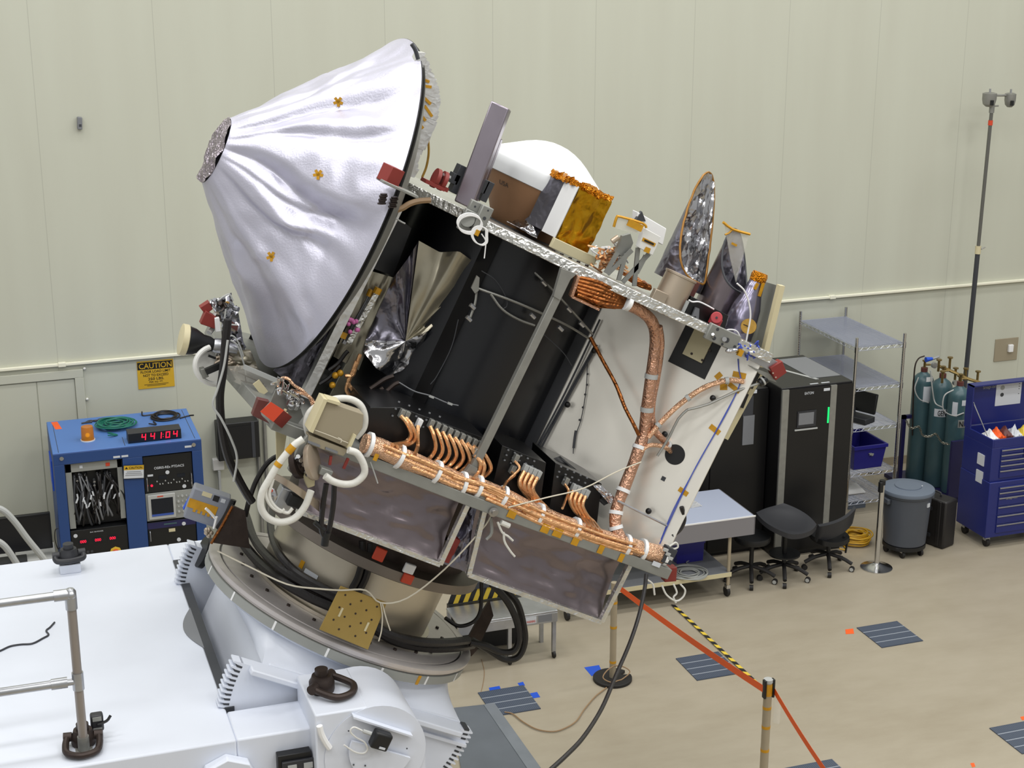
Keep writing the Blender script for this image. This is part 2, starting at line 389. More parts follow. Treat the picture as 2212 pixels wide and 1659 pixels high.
# hazard tape on the floor
mat('hazard_dark', (32, 32, 34), 0.5)
b = MB(); a0, a1 = PZ(1449, 1308), PZ(1645, 1492); dl = a1-a0; wv = V((0.038, 0, 0)); K = 26
a0.z = 0.0125; dl.z = 0
for i in range(K):
    p0, p1 = a0+dl*(i/K), a0+dl*((i+1)/K); sk = dl*(0.35/K)
    b.prism([p0, p1, p1+wv+sk, p0+wv+sk], EZ*0.0015, i % 2)
tag(b.out('hazard_tape', ['hazard_dark', 'yellow']), 'yellow and black striped floor tape running under the orange belt', 'tape')
# dark ramp plate beside the white platform
b = MB(); pts = [PZ(975, 1532), PZ(1068, 1522), PZ(1168, 1662), PZ(1000, 1690)]
b.prism([V((p.x, p.y, 0.001)) for p in pts], EZ*0.012, 0)
pe = [PZ(1045, 1526), PZ(1068, 1522), PZ(1168, 1662), PZ(1142, 1668)]
b.prism([V((p.x, p.y, 0.0135)) for p in pe], EZ*0.004, 1)
tag(b.out('floor_mat', ['mat_grey', 'mat_edge']), 'grey metal ground sheet with a lighter border beside the white tilt table', 'floor mat')
# cords on the floor
def cord(name, px, r, m_, label, cat='cable', z=None, k=5):
    b = MB(); b.tube([PZ(x, y)+EZ*(r+0.0005 if z is None else z) for x, y in px], r, 6, k); return tag(b.out(name, m_), label, cat)
cord('floor_cable', [(1310, 1488), (1285, 1508), (1262, 1535), (1245, 1560), (1222, 1575), (1195, 1583), (1160, 1578), (1130, 1562), (1108, 1545), (1090, 1541)], 0.006, 'jumper', 'thin tan cable curving over the floor from the black stanchion foot', z=0.013)
cord('floor_wire', [(1040, 1425), (1046, 1450), (1044, 1475), (1038, 1500)], 0.003, 'jumper', 'thin stray wire on the floor above the taped floor plate')
# ================================================================ left background
YR = 15.38
def RX(x, y): return PY(x, y, YR)
rk = thing('equipment_rack', 'tall blue double-bay equipment rack against the back wall, left of the spacecraft', 'equipment rack', (1.23, 15.9, 0))
x0, x1, zt = 0.50, 1.957, 1.823
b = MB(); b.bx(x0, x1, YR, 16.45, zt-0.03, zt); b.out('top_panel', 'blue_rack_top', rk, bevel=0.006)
for a_, c_, y_ in ((x0+0.055, x0+0.06, 16.4), (x1-0.06, x1-0.055, 16.4), (1.2, 1.205, YR+0.3)): MB().bx(a_, c_, YR+0.02, y_, zt, zt+0.0012).out('top_seam', 'screen_dark', rk)
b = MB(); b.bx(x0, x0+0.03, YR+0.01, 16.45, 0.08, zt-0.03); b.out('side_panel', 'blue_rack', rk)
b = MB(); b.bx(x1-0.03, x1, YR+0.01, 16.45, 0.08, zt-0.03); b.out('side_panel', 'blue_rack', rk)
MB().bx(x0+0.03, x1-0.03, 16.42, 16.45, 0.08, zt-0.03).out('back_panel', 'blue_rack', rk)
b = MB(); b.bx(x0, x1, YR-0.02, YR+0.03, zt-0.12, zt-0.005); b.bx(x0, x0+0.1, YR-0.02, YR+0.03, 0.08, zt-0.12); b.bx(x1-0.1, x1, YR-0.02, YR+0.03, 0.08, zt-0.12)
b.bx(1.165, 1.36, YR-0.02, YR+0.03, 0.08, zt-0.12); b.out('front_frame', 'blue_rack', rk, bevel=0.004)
for xx in (x0+0.08, x1-0.08):
    MB().cyl((xx, YR-0.03, zt-0.05), (xx, YR-0.02, zt-0.05), 0.021, n=14).out('corner_bolt', 'chrome', rk)
for xx in (x0+0.08, x1-0.08):
    for yy in (YR+0.1, 16.35): MB().cyl((xx-0.02, yy, 0.04), (xx+0.02, yy, 0.04), 0.04).out('caster', 'black_rubber', rk)
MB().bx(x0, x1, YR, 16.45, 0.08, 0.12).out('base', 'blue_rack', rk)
for xx in (1.11, 1.19): MB().bx(xx-0.033, xx+0.033, YR-0.0225, YR-0.02, zt-0.105, zt-0.085).out('name_strip', 'paper', rk)
MB().bx(x1-0.17, x1-0.1, YR-0.0225, YR-0.02, zt-0.075, zt-0.055).out('name_strip', 'paper', rk)
# rack-mounted units: each slides out, each is a thing
def unit(name, label, cat, xa, xb, za, zb, m_, y0=None, depth=0.5):
    y0 = YR if y0 is None else y0
    t = thing(name, label, cat, ((xa+xb)/2, y0+depth/2, za)); MB().bx(xa, xb, y0, y0+depth, za, zb).out('housing', m_, t, bevel=0.003); return t, y0
la, lb = 0.605, 1.16; ra, rb = 1.365, 1.852
# patch panel with its dense black cables
t, y0 = unit('patch_panel', 'open grey patch panel stuffed with black cables in the left rack bay', 'patch panel', la, lb, 1.0, 1.69, 'black', YR+0.1, 0.35)
b = MB(); b.bx(la, la+0.06, YR+0.02, YR+0.1, 1.0, 1.69); b.bx(lb-0.05, lb, YR+0.02, YR+0.1, 1.05, 1.69); b.bx(la, lb, YR+0.02, YR+0.1, 1.60, 1.69); b.out('panel_frame', 'instrument_grey', t, bevel=0.003)
MB().bx(la+0.14, la+0.17, YR+0.015, YR+0.02, 1.635, 1.665).out('frame_label', 'paper', t)
MB().bx(lb-0.16, lb-0.12, YR+0.015, YR+0.02, 1.63, 1.665).out('frame_sticker', 'red_bright', t)
rnd = random.Random(3)
for i in range(34):
    xx = la+0.08+rnd.random()*0.4; zz = 1.57-rnd.random()*0.16; x2 = xx+rnd.uniform(-0.1, 0.1); z2 = max(1.03, zz-rnd.uniform(0.25, 0.5)); yy = YR+0.06-rnd.random()*0.05
    c_ = MB(); c_.tube([(xx, YR+0.1, zz), (xx, yy, zz-0.02), ((xx+x2)/2+rnd.uniform(-.05, .05), yy-0.02, (zz+z2)/2), (x2, yy, z2), (x2+rnd.uniform(-.03, .03), YR+0.1, z2-0.02)], rnd.uniform(0.006, 0.012), 6, 4)
    cb = c_.out('patch_cable', rnd.choice(['cable_black', 'cable_black', 'dark_grey', 'black_rubber', 'grey_paint']), t)
    if i % 2 == 0:
        xm, zm = (xx+x2)/2, (zz+z2)/2
        MB().box((xm, yy-0.03, zm), V((0.008, 0, rnd.uniform(-.003, .003))), V((0, 0.006, 0)), V((rnd.uniform(-.01, .01), 0, 0.022))).out('cable_tag', 'paper', cb)
    MB().cyl((xx, YR+0.095, zz), (xx, yy-0.004, zz-0.012), 0.012, n=8).out('plug', rnd.choice(['alu', 'dark_grey', 'black']), cb)
# supply with red readouts
t, y0 = unit('power_supply', 'black power unit with three red readouts and a yellow emergency knob', 'power supply', la, lb, 0.52, 0.985, 'black', YR, 0.5)
for i, xx in enumerate((0.72, 0.865, 1.01)):
    zz = 0.86+0.0*i
    MB().bx(xx-0.045, xx+0.045, YR-0.004, YR, zz-0.025, zz+0.025).out('display_window', 'screen_dark', t)
    text('000', 'red_digits', (xx, YR-0.004, zz-0.014), EX, EZ, 0.03, 'led_red', t, 0.06)
text('BUS 120 POWER', 'panel_lettering', (0.86, YR, 0.945), EX, EZ, 0.012, 'paper', t, 0.13)
MB().cyl((0.65, YR-0.003, 0.93), (0.65, YR, 0.93), 0.02, n=16).out('round_sticker', 'paper', t)
kb = MB(); kb.cyl((1.03, YR-0.012, 0.70), (1.03, YR, 0.70), 0.062, n=8); ko = kb.out('knob_plate', 'yellow', t)
MB().cyl((1.03, YR-0.06, 0.70), (1.03, YR-0.012, 0.70), 0.038, n=18).out('stop_knob', 'red_bright', ko)
for i in range(3):
    for j in range(4): MB().bx(0.665+j*0.04, 0.69+j*0.04, YR-0.005, YR, 0.66+i*0.035, 0.685+i*0.035).out('rocker_switch', 'dark_grey', t)
for xx, zz in ((0.85, 0.67), (0.925, 0.70), (0.86, 0.635)): MB().cyl((xx, YR-0.03, zz), (xx, YR, zz), 0.01, n=10).out('toggle', 'alu', t)
t, y0 = unit('blank_drawer', 'plain black drawer at the foot of the left rack bay', 'drawer', la, lb, 0.13, 0.505, 'black', YR, 0.5)
# right bay
t, y0 = unit('readout_unit', 'black rack panel with white lettering and two small green displays', 'rack unit', ra, rb, 1.30, 1.69, 'black', YR, 0.45)
text('OSIRIS-REx PTDACS', 'panel_lettering', (1.62, YR, 1.545), EX, EZ, 0.026, 'paper', t, 0.30)
MB().cyl((1.60, YR-0.003, 1.50), (1.60, YR, 1.50), 0.02, n=16).out('round_sticker', 'paper', t)
MB().cyl((1.76, YR-0.003, 1.33), (1.76, YR, 1.33), 0.02, n=16).out('round_sticker', 'paper', t)
for xx in (1.55, 1.735): MB().bx(xx-0.04, xx+0.04, YR-0.004, YR, 1.435, 1.47).out('display_window', 'screen_dark', t)
MB().bx(1.40, 1.455, YR-0.003, YR, 1.475, 1.495).out('name_strip', 'paper', t)
for i in range(12):
    MB().cyl((1.49+i*0.028, YR-0.014, 1.385+(0.03 if i % 3 == 0 else 0)), (1.49+i*0.028, YR, 1.385+(0.03 if i % 3 == 0 else 0)), 0.006, n=8).out('push_button', 'instrument_light', t)
MB().cyl((1.435, YR-0.008, 1.375), (1.435, YR, 1.375), 0.012, n=10).out('indicator_lamp', 'led_red', t)
for xx in (1.39, 1.835):
    hb = MB(); hb.tube([(xx, YR, 1.33), (xx, YR-0.035, 1.335), (xx, YR-0.035, 1.455), (xx, YR, 1.46)], 0.006, 6, 2); hb.out('handle', 'chrome', t)
t, y0 = unit('oscilloscope', 'light grey oscilloscope with a dark screen in the right rack bay', 'oscilloscope', ra, rb, 0.99, 1.29, 'instrument_grey', YR, 0.4)
MB().bx(1.385, 1.66, YR-0.02, YR, 1.01, 1.275).out('bezel', 'instrument_light', t, bevel=0.006)
sb = MB().bx(1.415, 1.635, YR-0.022, YR-0.02, 1.045, 1.235).out('screen', 'screen_dark', t)
MB().bx(1.415, 1.635, YR-0.0235, YR-0.022, 1.045, 1.068).out('menu_strip', 'screen_blue', sb)
MB().bx(1.48, 1.54, YR-0.0215, YR-0.02, 1.25, 1.262).out('red_strip', 'red_bright', t)
for i in range(4):
    for j in range(4): MB().cyl((1.69+j*0.042, YR-0.018, 1.23-i*0.055), (1.69+j*0.042, YR, 1.23-i*0.055), 0.011 if (i+j) % 2 else 0.007, n=10).out('knob', 'instrument_light', t)
cb = MB(); cb.tube([(1.80, YR, 1.2), (1.80, YR-0.06, 1.22), (1.775, YR-0.07, 1.12), (1.79, YR, 1.08)], 0.007, 6, 5); cb.out('probe_lead', 'white_flat', t)
t, y0 = unit('workstation', 'dark rack computer with a teal name strip below the oscilloscope', 'computer', ra, rb, 0.60, 0.975, 'black', YR, 0.5)
MB().bx(ra, rb, YR-0.006, YR, 0.905, 0.97).out('face_strip', 'blue_cart', t)
MB().bx(1.53, 1.66, YR-0.0075, YR-0.006, 0.935, 0.95).out('name_strip', 'cyl_teal', t)
MB().bx(1.575, 1.64, YR-0.003, YR, 0.85, 0.885).out('name_label', 'cream', t)
for xx, zz in ((1.73, 0.925), (1.67, 0.755)): MB().cyl((xx, YR-0.009, zz), (xx, YR, zz), 0.02, n=16).out('round_sticker', 'paper', t)
for z0 in (0.83, 0.66):
    hb = MB(); hb.tube([(1.385, YR, z0-0.05), (1.385, YR-0.03, z0-0.045), (1.385, YR-0.03, z0+0.045), (1.385, YR, z0+0.05)], 0.006, 6, 2); hb.out('handle', 'alu', t)
t, y0 = unit('disk_server', 'pale grey server with a green light at the foot of the right rack bay', 'server', ra, rb, 0.47, 0.585, 'instrument_grey', YR, 0.5)
MB().bx(1.50, 1.62, YR-0.003, YR, 0.5, 0.56).out('drive_bay', 'dark_grey', t)
for i in range(3): MB().bx(1.66, 1.8, YR-0.004, YR, 0.495+i*0.025, 0.51+i*0.025).out('vent_slot', 'dark_grey', t)
MB().bx(1.415, 1.45, YR-0.006, YR, 0.545, 0.565).out('status_light', 'led_green', t)
t, y0 = unit('blank_drawer', 'plain black drawer at the foot of the right rack bay', 'drawer', ra, rb, 0.13, 0.455, 'black', YR, 0.5)
# caution card hung on the rack
c = RX(278, 990); t = thing('caution_card', 'white and yellow caution card hung on the front of the blue rack', 'caution card', (1.26, YR-0.03, 1.48))
rx = V((0.995, 0, -0.07)).normalized(); rz = V((0.07, 0, 0.995)).normalized(); c = V((1.265, YR-0.032, 1.555))
MB().box(c, rx*0.103, EY*0.004, rz*0.073).out('card', 'charcoal', t)
MB().box(c-EY*0.0045+rz*0.046, rx*0.098, EY*0.0006, rz*0.023).out('header', 'sign_yellow', t)
MB().box(c-EY*0.0045-rz*0.022, rx*0.098, EY*0.0006, rz*0.044).out('text_field', 'paper', t)
text('CAUTION', 'header_lettering', c-EY*0.0052+rz*0.034+rx*0.018, rx, rz, 0.024, 'black', t, 0.13)
MB().prism([c-EY*0.0052+rx*-0.088+rz*0.034, c-EY*0.0052+rx*-0.058+rz*0.034, c-EY*0.0052+rx*-0.073+rz*0.058], EY*-0.0006).out('warning_triangle', 'black', t)
for i, wd in enumerate((0.14, 0.16, 0.17)): MB().box(c-EY*0.0053-rz*(-0.002+i*0.018), rx*(wd/2), EY*0.0003, rz*0.0035).out('text_line', 'grey_paint', t)
# things on the rack
p = PZ(190, 951, zt); t = thing('warning_beacon', 'amber warning beacon standing on the blue rack', 'beacon', p)
MB().cyl(p, p+EZ*0.012, 0.072, n=24).out('base', 'white_plastic', t)
b = MB(); b.lathe(p+EZ*0.012, EZ, [(0.066, 0), (0.064, 0.01), (0.059, 0.13), (0.055, 0.138), (0.0, 0.14)], 24); b.out('amber_dome', 'amber', t)
MB().sph(p+EZ*0.055, 0.022, 8).out('bulb', 'lamp_glow', t)
p = PZ(330, 951, zt); t = thing('digital_clock', 'black digital clock reading 4:41:04 in red on the blue rack', 'clock', p)
u = V((1, 0.0, 0)); c = p+V((0.02, 0.05, 0.052))
MB().box(c, u*0.265, EY*0.085, EZ*0.052).out('clock_case', 'charcoal', t, bevel=0.003)
MB().box(c-EY*0.086, u*0.258, EY*0.001, EZ*0.048).out('face', 'screen_dark', t)
def seg7(ch, o, h, w_, parent, m_):
    T = h*0.14; b = MB(); S = {'4': 'fgbc', '1': 'bc', '0': 'abcdef'}[ch]
    R = {'a': (0, h/2-T/2, w_/2, T/2), 'g': (0, 0, w_/2, T/2), 'd': (0, -h/2+T/2, w_/2, T/2), 'f': (-w_/2+T/2, h/4, T/2, h/4), 'b': (w_/2-T/2, h/4, T/2, h/4), 'e': (-w_/2+T/2, -h/4, T/2, h/4), 'c': (w_/2-T/2, -h/4, T/2, h/4)}
    for s_ in S:
        x_, z_, hx, hz = R[s_]; sh = 0.12
        b.box(V(o)+u*(x_+z_*sh)+EZ*z_, u*hx, EY*0.0008, EZ*hz+u*(hz*sh))
    return b.out('digit', m_, parent)
for ch, xx in (('4', -0.11), ('4', -0.022), ('1', 0.046), ('0', 0.13), ('4', 0.205)):
    seg7(ch, c-EY*0.088+u*xx+EZ*0.004, 0.066, 0.044, t, 'led_red')
for dz in (-0.012, 0.014): MB().box(c-EY*0.088+u*0.083+EZ*dz, u*0.003, EY*0.0008, EZ*0.003).out('colon_dot', 'led_red', t)
def coil(name, p, r0, r1, n, rw, m_, label, seed=1, tails=0, h=0.05, cat='cable coil', parent=None, zf=1.0):
    R = random.Random(seed); b = MB()
    for i in range(n):
        rr = R.uniform(r0, r1); ph = R.uniform(0, 6.28); ex, ey = R.uniform(0.85, 1.1), R.uniform(0.8, 1.05); dx, dy = R.uniform(-.02, .02), R.uniform(-.02, .02); zz = rw+h*R.random()
        b.tube([V(p)+V((dx+rr*ex*math.cos(ph+a*0.6283), dy+rr*ey*math.sin(ph+a*0.6283), zz+R.uniform(0, 0.01))) for a in range(10)], rw, 6, 3, closed=True)
    for i in range(tails):
        a = R.uniform(0, 6.28); b.tube([V(p)+V((r1*math.cos(a), r1*math.sin(a), rw)), V(p)+V((r1*1.5*math.cos(a+.4), r1*1.4*math.sin(a+.4), rw)), V(p)+V((r1*1.8*math.cos(a+.2), r1*1.7*math.sin(a+.2), rw+0.02))], rw, 6, 4)
    return tag(b.out(name, m_, parent), label, cat)
coil('cable_coil', PZ(250, 923, zt), 0.09, 0.20, 16, 0.007, 'green_wire', 'green cable coil lying on the blue rack', 2, 2)
coil('cable_coil', PZ(356, 903, zt), 0.10, 0.17, 5, 0.008, 'cable_black', 'loose black cable coil on the blue rack behind the clock', 5, 3, 0.02)
b = MB(); R = random.Random(11)
for i in range(5):
    s0 = PZ(176+i*9, 916-i*2, zt); b.tube([s0+EZ*0.008, s0+V((0.05, R.uniform(-.03, .04), 0.012)), s0+V((0.11, R.uniform(-.04, .04), 0.008))], 0.008, 6, 4)
tag(b.out('probe_leads', 'charcoal'), 'short black and grey leads behind the amber beacon', 'leads')
tape('tape_strip', [V((0.545, 16.42, zt)), V((0.61, 16.42, zt)), V((0.64, 16.16, zt)), V((0.575, 16.16, zt))], 'orange', 'orange tape strip on the back left corner of the blue rack')
b = MB(); b.bx(0.485, 0.50, 15.75, 16.1, 1.3, 1.62); tag(b.out('document_folder', 'blue_tape'), 'bright blue folder stuck on the left side of the blue rack', 'folder')
b = MB(); b.tube([(0.49, 15.42, 1.02), (0.46, 15.42, 1.0), (0.45, 15.42, 0.9), (0.47, 15.42, 0.8), (0.49, 15.42, 0.81)], 0.005, 6, 4); tag(b.out('hanging_lead', 'cable_black'), 'thin black lead looped from the left side of the blue rack', 'lead')
# wall fittings
t = thing('caution_sign', 'large yellow and black floor load caution sign on the back wall', 'sign', (1.69, YW-0.01, 1.98))
sx0, sx1, sz0, sz1 = 1.497, 1.885, 1.99, 2.300
MB().bx(sx0, sx1, YW-0.008, YW, sz0, sz1).out('sign_board', 'sign_yellow', t)
MB().bx(sx0+0.004, sx1-0.01, YW-0.0095, YW-0.008, sz1-0.095, sz1-0.012).out('header_band', 'black', t)
mid = (sx0+sx1)/2
text('CAUTION', 'header_lettering', (mid, YW-0.0095, sz1-0.085), EX, EZ, 0.062, 'sign_yellow', t, 0.35)
for s_, zz, wd, hh in (('FLOOR LOAD LIMIT', 0.175, 0.32, 0.028), ('NOT TO EXCEED', 0.134, 0.27, 0.028), ('250 LBS.', 0.092, 0.17, 0.03), ('PER SQ. FT.', 0.06, 0.15, 0.02)):
    text(s_, 'lettering_line', (mid, YW-0.008, sz0+zz), EX, EZ, hh, 'black', t, wd)
for zz, wd in ((0.042, 0.26), (0.028, 0.2)): MB().bx(mid-wd/2, mid+wd/2, YW-0.0088, YW-0.008, sz0+zz, sz0+zz+0.005).out('fine_print', 'black', t)
t = thing('wall_cabinet', 'black flat cabinet fixed to the wall behind the hanging black cable', 'wall cabinet', (2.52, YW-0.1, 1.1))
MB().bx(2.29, 2.75, YW-0.2, YW, 1.13, 1.56).out('cabinet_box', 'black', t, bevel=0.01)
MB().bx(2.33, 2.66, YW-0.206, YW-0.2, 1.17, 1.52).out('door', 'black_gloss', t)
MB().bx(2.665, 2.70, YW-0.206, YW-0.2, 1.14, 1.55).out('edge_strip', 'dark_grey', t)
t = thing('control_box', 'small white control box on the wall below the black cabinet', 'control box', (2.30, YW-0.03, 0.97))
MB().bx(2.24, 2.365, YW-0.07, YW, 0.98, 1.115).out('box_body', 'white_plastic', t, bevel=0.008)
MB().bx(2.29, 2.315, YW-0.1, YW-0.03, 0.3, 0.98).out('conduit', 'instrument_light', t)
t = thing('wall_sensor', 'small grey sensor box high on the blank wall at left', 'sensor', PY(172, 280, YW-0.03))
p = PY(172, 266, YW-0.03)
MB().box(p, V((0.024, 0, -0.003)), EY*0.03, V((0.004, 0, 0.062))).out('sensor_body', 'grey_paint', t, bevel=0.006)
MB().box(p+V((0.002, -0.031, -0.02)), EX*0.012, EY*0.002, EZ*0.012).out('sensor_window', 'dark_grey', t)
for k, (xx, lab) in enumerate(((2.76, 'left of two pale vertical pipes on the wall behind the spacecraft'), (2.84, 'right of two pale vertical pipes on the wall behind the spacecraft'))):
    tag(MB().cyl((xx, YW-0.03, 0), (xx, YW-0.03, 1.62), 0.022, n=12).out('wall_pipe', 'alu_dull'), lab, 'pipe', 'vertical wall pipes')
# desk with monitor behind the platform
t = thing('desk', 'white desk behind the platform at the far left', 'desk', (0.1, 15.6, 0))
MB().bx(-1.2, 0.46, 15.2, 16.2, 0.53, 0.57).out('desk_top', 'white_plastic', t, bevel=0.004)
for xx in (-1.1, 0.40):
    for yy in (15.26, 16.14): MB().bx(xx-0.02, xx+0.02, yy-0.02, yy+0.02, 0, 0.53).out('leg', 'alu_dull', t)
t = thing('monitor', 'black computer monitor on the desk at the far left', 'monitor', (0.12, 15.8, 0.57))
MB().bx(-0.38, 0.435, 15.78, 15.83, 0.67, 1.06).out('screen_housing', 'black', t, bevel=0.006)
MB().bx(-0.36, 0.415, 15.776, 15.78, 0.69, 1.04).out('screen', 'black_gloss', t)
MB().bx(0.0, 0.06, 15.82, 15.86, 0.58, 0.8).out('neck', 'black', t)
MB().bx(-0.1, 0.17, 15.68, 15.92, 0.571, 0.585).out('stand_base', 'charcoal', t, bevel=0.006)
t = thing('keyboard', 'black keyboard on the desk in front of the monitor', 'keyboard', (0.1, 15.4, 0.57))
MB().bx(-0.25, 0.3, 15.3, 15.5, 0.571, 0.59).out('keyboard_base', 'black', t, bevel=0.004)
kb = MB()
for i in range(14):
    for j in range(4): kb.bx(-0.235+i*0.037, -0.205+i*0.037, 15.32+j*0.042, 15.352+j*0.042, 0.59, 0.597)
kb.out('keys', 'charcoal', t)
# grey tube handrail of the access steps
t = thing('handrail', 'curved grey tube handrail of the access steps at the left edge', 'handrail', PZ(40, 1400, 0.3))
for a in ([(-40, 1092), (2, 1100), (30, 1125), (60, 1165), (98, 1212), (130, 1260)], [(-40, 1160), (0, 1172), (25, 1200), (60, 1260)]):
    yy = 13.2 if a[1][0] == 2 else 12.9
    MB().tube([PY(x, y, yy) for x, y in a], 0.028, 10, 5).out('tube_rail', 'instrument_light', t)
# ================================================================ right background
# tall black power cabinets
UX0, UX1, UY0, UY1, UZ = 8.097, 8.981, 14.47, 15.61, 2.0
t = thing('power_cabinet', 'tall black power cabinet with two pale door strips and a small screen', 'power cabinet', (8.54, 15.04, 0))
MB().bx(UX0, UX1, UY0+0.02, UY1, 0.05, UZ).out('cabinet_body', 'black_panel', t, bevel=0.008)
MB().bx(UX0+0.02, UX1-0.02, UY0+0.05, UY1-0.05, 0, 0.05).out('plinth', 'black', t)
xs = [UX0, UX0+0.085, UX0+0.625, UX0+0.70, UX1]
MB().bx(UX0+0.005, UX0+0.085, UY0-0.004, UY0+0.02, 0.1, UZ-0.02).out('door_strip', 'alu_dull', t)
MB().bx(UX0+0.60, UX0+0.675, UY0-0.004, UY0+0.02, 0.1, UZ-0.02).out('door_strip', 'alu_dull', t)
d_ = MB().bx(UX0+0.09, UX0+0.595, UY0, UY0+0.02, 0.1, UZ-0.02).out('door', 'black_panel', t)
dc = PY(1742, 903, UY0); sx = dc.x; sz = dc.z
MB().bx(sx-0.115, sx+0.115, UY0-0.01, UY0, sz-0.10, sz+0.085).out('display_bezel', 'charcoal', d_)
MB().bx(sx-0.1, sx+0.085, UY0-0.012, UY0-0.01, sz-0.07, sz+0.065).out('screen', 'grey_paint', d_)
MB().bx(sx-0.14, sx+0.14, UY0-0.012, UY0, sz-0.135, sz-0.12).out('handle', 'instrument_light', d_)
lp = PY(1748, 849, UY0); text('EATON', 'maker_lettering', (lp.x, UY0, lp.z-0.015), EX, EZ, 0.03, 'paper', d_, 0.11)
g0, g1 = PY(1784, 880, UY0), PY(1781, 914, UY0)
MB().bx(UX0+0.575, UX0+0.592, UY0-0.008, UY0, g1.z, g0.z).out('status_light', 'led_green', d_)
MB().bx(UX0+0.68, UX1, UY0, UY0+0.02, 0.1, UZ-0.02).out('side_door', 'black_panel', t)
b = MB(); b.bx(UX0+0.5, UX1-0.02, UY0+0.25, UY1-0.1, UZ, UZ+0.004); b.out('top_plate', 'grey_paint', t)
b = MB(); b.prism([V((UX0+0.18, UY1-0.12, UZ)), V((UX0+0.22, UY1-0.12, UZ)), V((UX0+0.56, UY0+0.2, UZ)), V((UX0+0.52, UY0+0.2, UZ))], EZ*0.004); b.out('top_seam', 'instrument_light', t)
for xx in (UX0+0.42, UX0+0.56): MB().bx(xx-0.05, xx+0.05, UY0+0.05, UY0+0.07, UZ, UZ+0.003).out('name_strip', 'paper', t)
q = PY(1780, 832, UY0); MB().bx(UX0+0.51, UX0+0.585, UY0-0.003, UY0, UZ-0.075, UZ-0.045).out('name_strip', 'paper', t)
t = thing('battery_cabinet', 'tall black cabinet standing left of the power cabinet, behind the spacecraft edge', 'power cabinet', (7.35, 15.1, 0))
z2 = PY(1625, 844, 14.7).z
MB().bx(6.65, UX0-0.015, 14.75, 15.6, 0.05, z2+0.0).out('cabinet_body', 'black_panel', t, bevel=0.008)
MB().bx(6.7, UX0-0.04, 14.8, 15.55, 0, 0.05).out('plinth', 'black', t)
MB().bx(7.4, UX0-0.02, 14.735, 14.75, 0.1, z2-0.02).out('door', 'black_panel', t)
MB().bx(6.67, 7.38, 14.735, 14.75, 0.1, z2-0.02).out('door', 'black_panel', t)
a, c = PY(1606, 857, 14.73), PY(1626, 899, 14.73); MB().bx(a.x, c.x, 14.728, 14.735, c.z, a.z).out('label_plate', 'dark_grey', t)
a, c = PY(1606, 899, 14.73), PY(1627, 959, 14.73); MB().bx(a.x, c.x, 14.726, 14.735, c.z, a.z).out('label_plate', 'grey_paint', t)
a, c = PY(1625, 843, 14.73), PY(1635, 849, 14.73); MB().bx(a.x, c.x, 14.728, 14.735, c.z, a.z).out('name_strip', 'paper', t)

# wire shelving unit
SX0, SX1, SY0, SY1 = 9.53, 10.17, 15.35, 16.68
t = thing('wire_shelf', 'chrome wire shelving unit standing by the wall beside the power cabinet', 'shelving unit', ((SX0+SX1)/2, 16.0, 0))
for xx in (SX0, SX1):
    for yy in (SY0, SY1):
        b = MB(); b.cyl((xx, yy, 0), (xx, yy, 2.22), 0.019, n=12)
        for k in range(70): b.cyl((xx, yy, 0.1+k*0.03), (xx, yy, 0.104+k*0.03), 0.0203, n=10)
        b.out('post', 'chrome', t)
shz = [PY(1957, 741, SY0).z, PY(1950, 828, SY0).z, PY(1943, 915, SY0).z, PY(1936, 1012, SY0).z, 0.18]
mat('wire_chrome', (190, 194, 205), 0.3, 0.75)
for zz in shz:
    b = MB(); r = 0.004
    for yy in (SY0, SY1):
        for dz in (0, -0.04): b.cyl((SX0, yy, zz+dz), (SX1, yy, zz+dz), r, n=6)
        n = 14; P = [(SX0+(SX1-SX0)*i/n, yy, zz-(0.04 if i % 2 else 0)) for i in range(n+1)]; b.tube(P, 0.003, 5, 1)
    for xx in (SX0, SX1):
        for dz in (0, -0.04): b.cyl((xx, SY0, zz+dz), (xx, SY1, zz+dz), r, n=6)
        n = 28; P = [(xx, SY0+(SY1-SY0)*i/n, zz-(0.04 if i % 2 else 0)) for i in range(n+1)]; b.tube(P, 0.003, 5, 1)
    for i in range(1, 52): yy = SY0+(SY1-SY0)*i/52; b.cyl((SX0, yy, zz), (SX1, yy, zz), 0.0035, n=5, caps=False)
    for i in (1, 2, 3): xx = SX0+(SX1-SX0)*i/4; b.cyl((xx, SY0, zz-0.008), (xx, SY1, zz-0.008), 0.004, n=6, caps=False)
    so = b.out('shelf', 'wire_chrome', t)
    for xx in (SX0, SX1): MB().cyl((xx, SY0, zz-0.055), (xx, SY0, zz+0.012), 0.025, n=12).out('collar', 'chrome', so)
# liners on the two upper shelves
for zz, lab in ((shz[0], 'clear plastic liner sheet on the topmost wire shelf'), (shz[1], 'clear plastic liner sheet on the second wire shelf')):
    mname = 'shelf_film'
    if mname not in MATS: mat(mname, (150, 156, 176), 0.2, alpha=0.45)
    tag(MB().bx(SX0+0.01, SX1-0.01, SY0+0.01, SY1-0.01, zz+0.005, zz+0.007).out('shelf_liner', mname), lab, 'shelf liner', 'shelf liners')
# monitor case and tray on the third shelf
z3 = shz[2]+0.0055
t = thing('display_console', 'black display console tilted back on the third wire shelf', 'display', (9.75, 15.8, z3))
b = MB(); b.box((9.80, 15.75, z3+0.22), V((0.13, -0.28, 0.0)), V((0.02, 0.012, 0.0)), V((0.02, 0.01, 0.12))); b.out('screen_case', 'black', t, bevel=0.012)
MB().box((9.72, 15.7, z3+0.035), V((0.12, -0.26, 0)), V((0.09, 0.04, 0)), V((0, 0, 0.035))).out('keyboard_tray', 'charcoal', t, bevel=0.008)
MB().box((9.74, 15.72, z3+0.1), V((0.02, -0.05, 0)), V((0.02, 0.01, 0)), V((0, 0, 0.04))).out('hinge', 'dark_grey', t)
